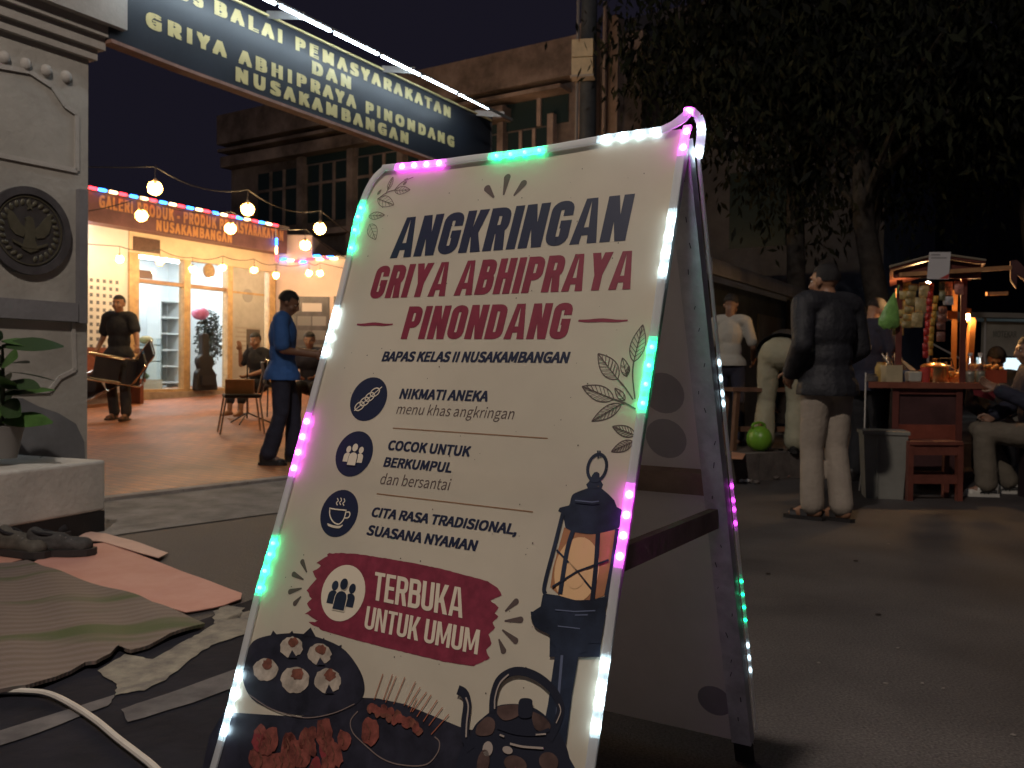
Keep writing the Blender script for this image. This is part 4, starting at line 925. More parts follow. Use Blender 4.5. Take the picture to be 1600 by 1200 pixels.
C6b = (680, 960, 5.0); Y = lambda *p: pxs(C6b, p)
area(mb, Y((755, -20), *curve([(755, 0), (770, 60), (800, 110), (905, 165), (912, 215), (955, 262)], 4), (935, 380), (915, 520), (890, 700), (870, 800), (860, 1250), (1130, 1250), (1045, 1100), (1028, 1030), (1075, 640), (1130, 310), (1195, 292), (1200, 230), (1300, 225), (1345, -20)), 7, 0)
for a in ([(185, 1025), (300, 1035), (420, 1030)], [(300, 385), (400, 395), (440, 390)], [(200, 1120), (330, 1135)]): line(mb, X(*a), .002, 8, 3)
line(mb, Y((1100, 8), (1200, 6)), .002, 8, 3); line(mb, Y((1000, 320), (960, 800)), .005, 8, 3)
fin(mb, 'lantern_picture', [slate, amber, flame, hl, vin, flame])
# plates of food
C5 = (320, 900, 4.0); Z = lambda *p: pxs(C5, p); mb = art(); rice = mat('ink_rice', (.40, .34, .28), .5, .35, 40); top_ = mat('ink_sauce', (.17, .06, .04), .5, .5, 60); meat = mat('ink_shrimp', (.20, .055, .042), .5, .6, 38); stick = mat('ink_stick', (.32, .10, .05), .5); rimc = mat('ink_rim', (.17, .13, .12), .5)
area(mb, Z((-60, 1400), (30, 1000), (120, 850), (600, 880), (985, 760), (1080, 765), (1250, 800), (1370, 850), (1595, 943), (1700, 970), (1900, 1400)), 1, 0)
area(mb, Z(*curve([(262, 480), (310, 405), (415, 370), (560, 358), (700, 380), (860, 450), (960, 570), (1000, 680), (980, 770), (880, 840), (700, 875), (480, 850), (300, 770), (235, 620), (262, 480)], 5)[:-1]), 2, 0)
for a in ([(415, 372), (430, 340), (455, 368)], [(530, 362), (550, 342), (560, 362)], [(610, 372), (665, 322), (700, 385)], [(735, 402), (748, 385), (758, 410)], [(830, 440), (860, 430), (852, 460)], [(470, 420), (560, 470), (575, 520), (530, 515)], [(600, 540), (605, 545), (620, 600), (590, 600)]): area(mb, Z(*a), 3, 0)
for i, (cx, cy, rx, ry) in enumerate([(385, 585, 78, 72), (545, 445, 74, 66), (720, 490, 76, 66), (570, 650, 90, 86), (775, 655, 86, 78)]):
    rr = random.Random(i); P = [(cx + rx * math.cos(a) * rr.uniform(.9, 1.06), cy + ry * math.sin(a) * rr.uniform(.9, 1.06)) for a in [2 * math.pi * k / 26 for k in range(26)]]; area(mb, Z(*P), 4, 1)
    P = [(cx + 12 + rx * .42 * math.cos(a) * rr.uniform(.75, 1.2), cy - ry * .45 + ry * .46 * math.sin(a) * rr.uniform(.75, 1.2)) for a in [2 * math.pi * k / 16 for k in range(16)]]; area(mb, Z(*P), 5, 2)
    if i in (1, 2, 4): P = [(cx + 8, cy + ry * .28), (cx + 40, cy + ry * 1.02), (cx - 16, cy + ry * 1.0)]; area(mb, Z(*P), 6, 0)
line(mb, Z(*curve([(280, 740), (420, 830), (620, 885), (800, 860), (940, 800)], 6)), .002, 4, 5)
rr = random.Random(9)
for i in range(34):
    cx = 310 + rr.random() * 560 + (200 if i % 5 == 0 else 0); cy = 960 + rr.random() * 420; r1 = 34 + rr.random() * 26; r2 = 52 + rr.random() * 48; tl = rr.uniform(-.5, .5)
    P = []
    for k in range(14):
        a = 2 * math.pi * k / 14; x, y = r1 * math.cos(a) * rr.uniform(.8, 1.12), r2 * math.sin(a) * rr.uniform(.8, 1.12); P.append((cx + x * math.cos(tl) - y * math.sin(tl), cy + x * math.sin(tl) + y * math.cos(tl)))
    area(mb, Z(*P), 3 + (i % 8) * .4, 3 if i % 6 else 6)
    line(mb, Z((cx - r1 * .3, cy - r2 * .5), (cx + r1 * .1, cy), (cx - r1 * .1, cy + r2 * .5)), .0028, 6.5 + (i % 8) * .05, 2)
line(mb, Z(*curve([(960, 845), (915, 905), (930, 980), (1010, 1060), (1110, 1140), (1230, 1180), (1380, 1180), (1455, 1110), (1470, 1040), (1440, 1005)], 6)), .0022, 3, 5)
for i, (x0, y0, x1, y1) in enumerate([(1118, 612, 1062, 775), (1178, 615, 1120, 775), (1202, 625, 1135, 790), (1255, 632, 1185, 800), (1322, 660, 1250, 810), (1352, 695, 1275, 820), (1390, 725, 1300, 850), (1420, 742, 1330, 880), (1458, 775, 1370, 910), (1490, 822, 1405, 935), (1530, 865, 1420, 990), (1330, 765, 1290, 850)]): line(mb, Z((x0, y0), (x1, y1)), .0017, 4 + (i % 3) * .3, 4)
for i in range(22):
    t = i / 21; cx = 1030 + t * 320 + rr.uniform(-14, 14); cy = 812 + t * 130 + rr.uniform(-26, 34); P = [(cx + 24 * math.cos(a) * rr.uniform(.7, 1.2), cy + 30 * math.sin(a) * rr.uniform(.7, 1.2)) for a in [2 * math.pi * k / 11 for k in range(11)]]; area(mb, Z(*P), 4.5 + (i % 5) * .2, 3 if i % 3 else 2)
fin(mb, 'food_picture', [mat('ink_plate', (.022, .022, .035), .42, .5, 16), rice, top_, meat, stick, rimc, mat('ink_red', (.20, .03, .035), .5, .4, 40)])
# kettle
mb = art(); kc = mat('ink_kettle', (.016, .018, .03), .4); bz = mat('ink_bronze', (.10, .062, .055), .4, .5, 18); hh = mat('ink_glint', (.34, .29, .26), .4)
line(mb, Y(*curve([(460, 770), (468, 640), (510, 520), (600, 455), (700, 448), (810, 490), (900, 560), (960, 640), (990, 740), (960, 860), (900, 980)], 6)), .0145, 9, 0)
line(mb, Y(*curve([(190, 590), (240, 620), (262, 700), (245, 850), (250, 960), (290, 1060)], 6)), .0165, 9, 0)
area(mb, Y(*curve([(300, 905), (340, 845), (430, 770), (500, 715), (600, 700), (680, 705), (790, 735), (880, 800), (935, 870), (1000, 960), (1050, 1080), (1080, 1250)], 4), (150, 1250), (210, 1060), (290, 960)), 8, 0)
area(mb, Y(*curve([(500, 722), (590, 706), (665, 712), (665, 790), (560, 830), (500, 780), (500, 722)], 4)[:-1]), 10, 1); area(mb, Y(*curve([(775, 760), (860, 800), (915, 870), (880, 915), (800, 900), (770, 820), (775, 760)], 4)[:-1]), 10, 1)
area(mb, Y(*curve([(340, 870), (420, 800), (480, 840), (460, 930), (380, 950), (330, 930), (340, 870)], 4)[:-1]), 10, 1)
area(mb, Y(*curve([(665, 690), (680, 662), (720, 655), (765, 665), (775, 700), (765, 800), (670, 800), (665, 690)], 4)[:-1]), 11, 0)
for a, w_ in (([(480, 740), (484, 650), (520, 540), (590, 470)], .0028), ([(255, 650), (275, 720), (262, 850), (258, 960)], .003), ([(980, 700), (995, 760), (960, 850)], .002), ([(600, 1010), (690, 1032), (780, 1040), (860, 1045)], .0035), ([(520, 940), (555, 955)], .003), ([(800, 940), (880, 935)], .0025)): line(mb, Y(*curve(a, 5)), w_, 12, 2)
for c, r_, sy in (((425, 1050), .010, 1.2), ((640, 1170), .022, .6), ((580, 1060), .010, .6), ((900, 1150), .018, .8), ((390, 1160), .012, 1.8)): circ(mb, Y(c)[0], r_, 11, 1 if r_ > .011 else 2, sy)
line(mb, Y(*curve([(500, 880), (640, 925), (800, 935), (905, 900)], 5)), .006, 10.5, 0)
fin(mb, 'kettle_picture', [kc, bz, hh])
# little specks of dirt on the vinyl
mb = art(); rr = random.Random(4)
for i in range(110): circ(mb, (rr.uniform(.05, .75), rr.uniform(-1.2, -.05)), rr.uniform(.0006, .0016), 1 + .01 * i, 0, 1, 7)
fin(mb, 'dirt_specks', mat('speck', (.09, .07, .06), .8))

# front leaf frame, rear leaf
for nm, u0, u1, v0, v1 in (('front_leg', .006, .042, VB + .01, -.012), ('front_leg', WS - .042, WS - .006, VB + .01, -.012)):
    mb = MB(); bx(mb, SP, u0, u1, v0, v1, -.03, -.0035); wb(mb, nm, wood, sign)
for v in (-.03, -.75, -1.42): mb = MB(); bx(mb, SP, .043, WS - .043, v - .02, v + .02, -.028, -.004); wb(mb, 'front_rail', wood, sign)
mb = MB(); bx(mb, SP, WS - .0055, WS - .0005, V0, -.02, -.034, -.0032); wb(mb, 'vinyl_fold', mat('vinyl_edge', (.40, .39, .37), .5, .2, 9, .2, 30), sign)
vb = RP.px(1140, 1156)[1]
def rear_mat():
    m = mat('rear_vinyl', (.70, .67, .70), .65, .12, 3, .4, 5); return see_through(m, .22, (.6, .58, .6))
mb = MB(); mb.poly([pp(RP, u, v, -.003) for u, v in ((.004, vb), (WS - .004, vb), (WS - .004, -.02), (.004, -.02))]); rear = wb(mb, 'rear_poster', rear_mat(), sign)
gh = mat('print_showing_through', (.40, .38, .42), .65, .12, 3)
for x, y, k in ((1036, 615, 1.), (1040, 686, 1.), (1116, 1096, .9)):
    mb = MB(); u, v = RP.px(x, y); mb.poly([pp(RP, u + br_ * k * math.cos(a * .2618), v + br_ * k * math.sin(a * .2618), -.0026) for a in range(24)]); wb(mb, 'ghost_print', gh, rear, weld=False, fix=False)
legw = mat('leg_vinyl', (.55, .55, .57), .55, .3, 11, .5, 14)
for u0, u1 in ((.0, .05), (WS - .05, WS)):
    mb = MB(); bx(mb, RP, u0, u1, vb + .02, -.012, -.0025, .028)
    if u0 > .1:
        lg = wb(mb, 'rear_leg', legw, sign); st = MB(); rr = random.Random(6)
        for i in range(22):
            v = -.1 - i * .064 + rr.uniform(-.012, .012); u = u0 + rr.uniform(.008, .04); q = rr.uniform(-.005, .005); st.bar(pp(RP, u, v, .0287), pp(RP, u + q, v + rr.uniform(.005, .014), .0287), .0016, .0014, up=RP.n)
        wb(st, 'staples', mat('staple', (.07, .07, .08), .4, metal=.6), lg)
    else: wb(mb, 'rear_leg', legw, sign)
    mb = MB(); bx(mb, RP, u0 + .004, u1 - .004, VB - .008, vb + .019, .0, .026); wb(mb, 'rear_foot', mat('foot_dark', (.02, .02, .022), .6), sign)
vh = RP.px(1060, 748)[1]
for v in (vh,): mb = MB(); bx(mb, RP, .051, WS - .051, v - .028, v + .028, -.0024, .022); wb(mb, 'rear_rail', wood, sign)
vs_ = RP.px(1118, 800)[1]
for u in (.03, WS - .03): mb = MB(); mb.bar(pp(RP, u, vs_, .03), pp(SP, u, vs_, -.032), .02, .045); wb(mb, 'stay', wood, sign)
mb = MB(); mb.tube([pp(SP, .02, -.004, -.022), pp(SP, WS - .02, -.004, -.022)], .012, 10); wb(mb, 'hinge', mat('hinge_steel', (.3, .3, .32), .4, metal=.8), sign, True)

# LED strip round the front leaf and down the rear leg
strip = thing('led_strip', 'clear LED strip glowing green white and violet round the A-frame sign', 'light strip', pp(SP, WS / 2, 0, .01))
LC = {'w': (.62, .90, 1.0), 'g': (.01, .80, .36), 'p': (.80, .13, .85)}
LS = {'w': .12, 'g': .30, 'p': .34}; LP = {'w': 36, 'g': 190, 'p': 120}; LZ = {'w': (.0072, .0095), 'g': (.0042, .0042), 'p': (.0062, .0066)}
def silicone(name, c, clear, es=0.):        # see-through tube round the diodes
    m = bpy.data.materials.get(name)
    if m: return m
    m = bpy.data.materials.new(name); m.use_nodes = True; nt = m.node_tree; nt.nodes.clear(); N = nt.nodes.new; o = N('ShaderNodeOutputMaterial'); t_ = N('ShaderNodeBsdfTransparent'); d = N('ShaderNodeBsdfDiffuse'); l_ = N('ShaderNodeBsdfTranslucent'); g_ = N('ShaderNodeBsdfGlossy'); g_.inputs['Roughness'].default_value = .2
    d.inputs[0].default_value = (.8, .82, .84, 1); l_.inputs[0].default_value = (.8, .82, .84, 1); a = N('ShaderNodeMixShader'); a.inputs[0].default_value = .5; nt.links.new(d.outputs[0], a.inputs[1]); nt.links.new(l_.outputs[0], a.inputs[2])
    b = N('ShaderNodeMixShader'); b.inputs[0].default_value = .08; nt.links.new(a.outputs[0], b.inputs[1]); nt.links.new(g_.outputs[0], b.inputs[2]); x = N('ShaderNodeMixShader'); x.inputs[0].default_value = 1 - clear; nt.links.new(t_.outputs[0], x.inputs[1]); nt.links.new(b.outputs[0], x.inputs[2]); last = x
    if es:
        e = N('ShaderNodeEmission'); e.inputs[0].default_value = (*c, 1); e.inputs[1].default_value = es; s_ = N('ShaderNodeAddShader'); nt.links.new(x.outputs[0], s_.inputs[0]); nt.links.new(e.outputs[0], s_.inputs[1]); last = s_
    nt.links.new(last.outputs[0], o.inputs[0]); return m
sleeve = silicone('led_sleeve', (1, 1, 1), .3)
SW, ST, SD = .0165, .007, .0062
def arc(P):
    s = [0.]
    for a, b_ in zip(P, P[1:]): s.append(s[-1] + (b_ - a).length)
    return s
def samp(P, S, x):
    x = max(0, min(S[-1], x))
    for i in range(len(P) - 1):
        if x <= S[i + 1] + 1e-9:
            return P[i].lerp(P[i + 1], (x - S[i]) / max(1e-9, S[i + 1] - S[i]))
    return P[-1]
def dense(P, step=.012):
    S = arc(P); n = max(2, int(S[-1] / step)); Q_ = [samp(P, S, S[-1] * i / n) for i in range(n + 1)]
    for _ in range(3): Q_ = [Q_[0]] + [(Q_[i - 1] + Q_[i] * 2 + Q_[i + 1]) / 4 for i in range(1, len(Q_) - 1)] + [Q_[-1]]
    return Q_
def ribbon(mb, Q_, nrm, wdt, th, mi=0):
    vs = []; n = len(Q_)
    for i, p in enumerate(Q_):
        d = (Q_[min(i + 1, n - 1)] - Q_[max(i - 1, 0)]).normalized(); N_ = nrm(i / (n - 1)) if callable(nrm) else nrm; sd = d.cross(N_).normalized(); up = sd.cross(d)
        for a, b_ in ((-.5, -.3), (-.3, -.5), (.3, -.5), (.5, -.3), (.5, .3), (.3, .5), (-.3, .5), (-.5, .3)): vs.append(p + sd * a * wdt + up * b_ * th)
    fs = [(i * 8 + k, i * 8 + (k + 1) % 8, (i + 1) * 8 + (k + 1) % 8, (i + 1) * 8 + k) for i in range(n - 1) for k in range(8)] + [tuple(range(7, -1, -1)), tuple((n - 1) * 8 + k for k in range(8))]
    mb.add(vs, fs, mi)
def run(P, nrm, groups, wdt=SW, dim=1.):
    """groups: (colour, [points of the four diodes])"""
    Q_ = dense(P); S = arc(Q_); lit = []
    near = lambda q: min(range(len(Q_)), key=lambda i: (Q_[i] - q).length)
    for c, pts in groups:
        ss = [S[near(q)] for q in pts]; h = (max(ss) - min(ss)) / max(1, len(ss) - 1) * .55; lit.append((min(ss) - h, max(ss) + h, c, ss))
    lit.sort(); x = 0
    def piece(a, b_, m, name):
        if b_ - a < .004: return None
        n = max(2, int((b_ - a) / .012)); mb = MB(); ribbon(mb, [samp(Q_, S, a + (b_ - a) * i / n) for i in range(n + 1)], nrm, wdt, ST); return wb(mb, name, m, strip, True)
    for a, b_, c, ss in lit:
        piece(x, a, sleeve, 'sleeve'); o = piece(a + .0002, b_ - .0002, silicone('lit_sleeve_' + c + ('' if dim == 1 else '_faint'), LC[c], .55, LS[c] * dim), 'lit_sleeve'); x = b_
        for s in ss:
            p = samp(Q_, S, s); N_ = nrm if not callable(nrm) else nrm(s / S[-1]); d = (samp(Q_, S, s + .01) - samp(Q_, S, s - .01)).normalized(); sd = d.cross(N_).normalized(); mb = MB()
            r_ = M((sd, d, N_)).transposed(); mb.ell(p, (LZ[c][0] * (1 if dim == 1 else .5), LZ[c][1], .0043), r_, 12, 8)
            if o: wb(mb, 'diode', glow('diode_' + c + ('' if dim == 1 else '_faint'), {'w': (.66, .90, 1.0), 'g': (.005, .72, .27), 'p': (.72, .035, .78)}[c], LP[c] * dim), o, True)
    piece(x, S[-1], sleeve, 'sleeve')
def on(px, du=0.): return [pp(SP, PT(x, y)[0] + du, PT(x, y)[1], SD) for x, y in px]
left = on([(338, 1197), (357, 1130), (382, 1030), (407, 925), (431, 845), (457, 750), (483, 655), (507, 565), (527, 490), (549, 400), (560, 345), (574, 303), (588, 277), (604, 265)])
left = [left[0] + (left[0] - left[1]) * 3.2] + left
topl = on([(600, 265), (632, 262), (690, 257), (740, 250), (800, 243.5), (850, 236.5), (905, 227), (960, 217), (1035, 207)])
run(left, SP.n, [('w', on([(374, 1055), (367, 1081), (360, 1110), (352, 1140)])), ('g', on([(431, 848), (423, 871), (416, 896), (409, 922)])), ('p', on([(481, 662), (475, 685), (470, 708), (464, 730)])), ('w', on([(528, 487), (523, 508), (518, 530), (512, 552)])), ('g', on([(566, 324), (561, 343), (557, 364), (553, 386)]))])
run([p + SP.n * .0005 for p in topl], SP.n, [('p', on([(632, 262), (650, 261), (668, 259.5), (686, 257)])), ('g', on([(780, 246), (800, 243.5), (822, 240.5), (843, 237.5)])), ('w', on([(952, 218), (977, 214.5), (1003, 211), (1028, 207.5)]))])
# loop over the hinge to the rear leaf
e0 = topl[-1]; cR = TRp
loop = [e0 + SP.n * .0005, pp(SP, PT(1060, 199)[0], PT(1060, 199)[1], .012), pp(SP, PT(1080, 188)[0], .034, .004), cR + V((0, 0, .046)) + nh * .02 - wd_ * .012, cR + V((0, 0, .040)) + nh * .045 + wd_ * .012, cR + V((0, 0, .012)) + nh * .058 + wd_ * .014, pp(RP, WS + .010, -.05, .006)]
def loopn(t): return (SP.n * (1 - .65 * t) + V((0, 0, .25)) * (1 - abs(2 * t - 1)) + wd_ * t * .8).normalized()
Lq = dense(loop, .008)
run(loop, loopn, [('p', [Lq[int(len(Lq) * .36)], Lq[int(len(Lq) * .46)]]), ('w', [Lq[int(len(Lq) * .74)], Lq[int(len(Lq) * .9)]])], .018)
right = on([(1072, 200), (1060, 255), (1049, 330), (1035, 415), (1020, 520), (1003, 625), (985, 745), (972, 835), (960, 905), (945, 1020), (931, 1120), (920, 1197)], .0055)
right += [right[-1] + (right[-1] - right[-2]) * 2.2]
run(right, SP.n, [('p', on([(1071, 206), (1066, 229)])), ('w', on([(1047, 343), (1042, 369), (1038, 395), (1034, 421)])), ('g', on([(1016, 548), (1011, 575), (1007, 603), (1002, 630)])), ('p', on([(981, 778), (976, 807), (971, 838), (966, 870)])), ('w', on([(942.5, 1038), (938, 1070), (933.5, 1104), (929, 1140)]))])
rpth = [pp(RP, WS + .0035, -.04 - i * .05, -.015) for i in range(30)]
RR = lambda v: pp(RP, WS + .0035, v, -.015)
run(rpth, wd_, [('w', [RR(-.50 - i * .033) for i in range(4)]), ('p', [RR(-.80 - i * .033) for i in range(4)]), ('g', [RR(-1.06 - i * .033) for i in range(4)]), ('w', [RR(-1.24 - i * .033) for i in range(3)]), ('p', [RR(-1.42)])], .008, .08)
# ================================================================== people
BASE = {'pel': (0, 0, .93), 'che': (0, .0, 1.24), 'nek': (0, -.01, 1.46), 'hed': (0, .02, 1.60),
        'shL': (-.185, 0, 1.41), 'elL': (-.235, -.03, 1.12), 'wrL': (-.25, .05, .88), 'shR': (.185, 0, 1.41), 'elR': (.235, -.03, 1.12), 'wrR': (.25, .05, .88),
        'hiL': (-.09, 0, .90), 'knL': (-.105, .03, .49), 'anL': (-.115, -.02, .085), 'hiR': (.09, 0, .90), 'knR': (.105, .03, .49), 'anR': (.115, -.02, .085)}
def frame_of(z, xh):
    z = V(z).normalized(); x = V(xh) - z * V(xh).dot(z); x.normalize(); y = z.cross(x); return M((x, y, z)).transposed()
def person(label, loc, rz, J=None, s=1., skin=(.30, .155, .09), hair=(.012, .010, .010), top=None, bot=None, shoe=None, look=(0, 0), wide=1., vox=.011, hair_full=1., hand=None, toes=None, apron=None):
    j = {k: V(v) for k, v in BASE.items()}
    for k, v in (J or {}).items(): j[k] = V(v)
    j = {k: v * s for k, v in j.items()}; W_ = wide * s
    t = thing('person', label, 'person', loc, rz)
    sk = mat('skin_%d' % int(skin[0] * 1000), skin, .5, .08, 12)
    xs = (j['shR'] - j['shL']).normalized(); sp = (j['nek'] - j['pel']).normalized()
    Fr = frame_of(sp, xs)
    # head frame
    yaw, pit = look; face = Fr @ V((math.sin(-yaw), math.cos(yaw), 0)); hx = Fr @ V((math.cos(yaw), math.sin(yaw), 0)) if True else xs
    hz = hx.cross(face).normalized(); rot = M.Rotation(pit, 3, hx); face = rot @ face; hz = rot @ hz; H = M((hx, face, hz)).transposed(); hc = j['hed']
    hp = lambda x, y, z: hc + H @ (V((x, y, z)) * s)
    mb = MB()
    mb.ell(hp(0, -.012, .025), (.074 * s, .093 * s, .088 * s), H); mb.ell(hp(0, .018, -.035), (.062 * s, .072 * s, .082 * s), H); mb.ell(hp(0, .05, -.085), (.036 * s, .034 * s, .03 * s), H)
    mb.limb(hp(0, .085, .018), hp(0, .108, -.028), .011 * s, .017 * s); mb.ell(hp(0, .082, -.062), (.026 * s, .018 * s, .013 * s), H); mb.ell(hp(0, .078, .03), (.055 * s, .018 * s, .012 * s), H)
    for q in (-1, 1): mb.ell(hp(q * .078, -.012, -.008), (.012 * s, .022 * s, .034 * s), H); mb.ell(hp(q * .042, .055, -.035), (.026 * s, .03 * s, .025 * s), H)
    mb.limb(j['nek'] - sp * .04 * s, hp(0, -.015, -.06), .06 * W_, .053 * s)
    def torso(mb, g, low=1.):
        mb.ell(j['pel'] + sp * .02 * s, (.158 * W_ + g, .118 * W_ + g, .125 * s + g), Fr)
        mb.ell(j['pel'].lerp(j['che'], .5), (.142 * W_ + g, .108 * W_ + g, .17 * s + g), Fr)
        mb.ell(j['che'] + sp * .03 * s, (.165 * W_ + g, .118 * W_ + g, .19 * s + g), Fr)
        mb.limb(j['shL'].lerp(j['nek'], .18), j['shR'].lerp(j['nek'], .18), .065 * W_ + g, .065 * W_ + g); mb.limb(j['shL'].lerp(j['nek'], .3), j['nek'] - sp * .02 * s, .062 * W_ + g, .058 * W_ + g * .4); mb.limb(j['shR'].lerp(j['nek'], .3), j['nek'] - sp * .02 * s, .062 * W_ + g, .058 * W_ + g * .4)
    def arm(mb, S, g, to=2., ew=1.):
        a, b_, c = j['sh' + S], j['el' + S], j['wr' + S]
        if to < 1: mb.limb(a, a.lerp(b_, to), .056 * W_ + g, (.05 * W_ + g) * ew)
        else: mb.limb(a, b_, .055 * W_ + g, .041 * W_ + g); mb.limb(b_, b_.lerp(c, min(1, to - 1)), .041 * W_ + g, (.029 * s + g) * ew)
    def leg(mb, S, g, to=2., ew=1.):
        a, b_, c = j['hi' + S], j['kn' + S], j['an' + S]
        mb.limb(a, b_, .085 * W_ + g, .058 * W_ + g); mb.limb(b_, b_.lerp(c, min(1, to - 1)), .056 * W_ + g, (.036 * s + g) * ew)
        if to >= 2 and g == 0: mb.ell(b_.lerp(c, .3) , (.05 * W_,) * 3)
    torso(mb, -.004)
    for S in 'LR': arm(mb, S, 0.); leg(mb, S, 0.)
    tdir = {}
    for S in 'LR':
        a = j['an' + S]; td = V((toes or {}).get(S, (0.12 if S == 'R' else -.12, 1, 0))).normalized(); tdir[S] = td
        mb.limb(a - td * .03 * s - V((0, 0, .035 * s)), a + td * .13 * s - V((0, 0, .05 * s)), .036 * s, .03 * s); mb.limb(a, a + td * .08 * s - V((0, 0, .035 * s)), .035 * s, .035 * s)
    body = remesh(mb, vox * s, 5)
    # hands: palm and five fingers, rooted in the wrist
    for S in 'LR':
        hd = (hand or {}).get(S, {}); d = V(hd['dir']).normalized() if 'dir' in hd else (j['wr' + S] - j['el' + S]).normalized()
        wv = V(hd.get('wide', (0, 1, 0))); wv = (wv - d * wv.dot(d)).normalized(); nn = d.cross(wv).normalized() * (1 if S == 'R' else -1); cu = hd.get('curl', .35); w0 = j['wr' + S]
        if hd.get('flip'): nn = -nn
        Hm = M((wv, nn, d)).transposed(); body.ell(w0 + d * .05 * s, (.042 * s, .018 * s, .056 * s), Hm, 12, 8)
        for k, (o_, L_) in enumerate(((.031, .068), (.011, .077), (-.010, .072), (-.029, .056))):
            p = w0 + d * .092 * s + wv * o_ * s; dd = d.copy(); P = [p - d * .025 * s, p]; 
            for seg in range(3): dd = (M.Rotation(cu * (.7 + .25 * seg), 3, wv) @ dd) if S == 'R' else (M.Rotation(-cu * (.7 + .25 * seg), 3, wv) @ dd); P.append(P[-1] + dd * L_ * s * (.42, .32, .26)[seg])
            body.tube(P, [.0095 * s, .0092 * s, .0085 * s, .0078 * s, .0055 * s], 8)
        p = w0 + d * .03 * s + wv * .036 * s; body.tube([p - wv * .02 * s, p + wv * .016 * s + d * .018 * s, p + wv * .03 * s + d * .045 * s + nn * .012 * s, p + wv * .03 * s + d * .066 * s + nn * .02 * s], [.013 * s, .012 * s, .0105 * s, .007 * s], 8)
    nb_ = len(body.f)
    eye = MB()
    for q in (-1, 1): body.ell(hp(q * .031, .0735, .004), (.0125 * s, .008 * s, .0065 * s), H, 10, 6, mi=1); body.ell(hp(q * .031, .0785, .004), (.0055 * s, .0045 * s, .0056 * s), H, 8, 6, mi=2); body.ell(hp(q * .031, .083, .024), (.020 * s, .008 * s, .0045 * s), H, 10, 6, mi=2)
    body.ell(hp(0, .094, -.061), (.021 * s, .007 * s, .0045 * s), H, 10, 6, mi=3)
    ob = body.build('body', [sk, mat('eye_white', (.55, .52, .48), .3), mat('eye_dark', hair, .4), mat('lip', (.26, .10, .075), .45)], t, True, weld=False)
    # hair: a shell over the skull cut at the hairline
    hm = MB(); g = 1.0 + .10 * hair_full
    def kp(q): return (q.z > .40 - .25 * (q.y < .1)) or (q.y < .15 and q.z > -.28) or (q.y < -.35 and q.z > -.42)
    hm.ell(hp(0, -.016, .028), (.078 * g * s, .094 * g * s, .093 * g * s), H, 26, 18, keep=kp); hm.ell(hp(0, -.016, .028), (.070 * s, .086 * s, .085 * s), H, 26, 18, keep=kp)
    hm.build('hair', mat('hair_%d' % int(hair[0] * 1000), hair, .6, .3, 60, .6, 160), t, True)
    if top:
        mb = MB(); torso(mb, top.get('g', .012) * s); hem = top.get('hem', .03); gb_ = (bot or {}).get('g', .012) * s + .036 * s
        mb.ell(j['pel'] - sp * hem * s * .8, (.162 * W_ + gb_, .124 * W_ + gb_, (.13 + hem * .6) * s), Fr)
        for S in 'LR': arm(mb, S, top.get('g', .012) * s, top.get('sl', .75), top.get('ew', 1.12))
        rm = remesh(mb, vox * s, 4, top.get('fold', .012))
        def low(p): q = V(p) - j['pel']; h_ = q.dot(sp); return h_ + hem * s, (q - sp * h_).length
        vv = [low(p) for p in rm.v]; cut = set(i for i, (h_, d_) in enumerate(vv) if h_ < 0 and d_ < .235 * W_); keep = [f for f in rm.f if not all(i in cut for i in f)]
        for i in cut: rm.v[i] = tuple(V(rm.v[i]) - sp * vv[i][0])
        rm.f = keep; rm.m = [0] * len(keep)
        rm.build(top['name'], top['m'], t, True, weld=False)
        if top.get('collar'):
            mb = MB(); mb.tube([j['nek'] - sp * .02 * s + Fr @ V((.062 * s * math.cos(a), .068 * s * math.sin(a), 0)) for a in [k * .4189 for k in range(16)]], .014 * s, 8, cap=False); mb.build('collar', top['m'], t, True)
    if apron:
        mb = MB(); qs = []
        for z_, w_ in ((.40, .07), (.25, .16), (.02, .18), (-.2, .19), (-.42, .19)):
            qs.append([j['pel'] + sp * z_ * s + Fr @ V((w_ * math.sin(a) * 1.02, (.155 + .02 * (z_ < .1)) * math.cos(a) + .02, 0)) * W_ for a in (-1.15, -.7, -.3, 0, .3, .7, 1.15)])
        for a_, b_ in zip(qs, qs[1:]): mb.strip(a_, b_)
        mb.build('apron', apron, t, True)
    if bot:
        mb = MB(); g = bot.get('g', .012) * s; mb.ell(j['pel'] - sp * .02 * s, (.162 * W_ + g, .122 * W_ + g, .115 * s + g), Fr)
        for S in 'LR': leg(mb, S, g, bot.get('len', 1.93), bot.get('ew', 1.25))
        remesh(mb, vox * s, 4, bot.get('fold', .014)).build(bot['name'], bot['m'], t, True, weld=False)
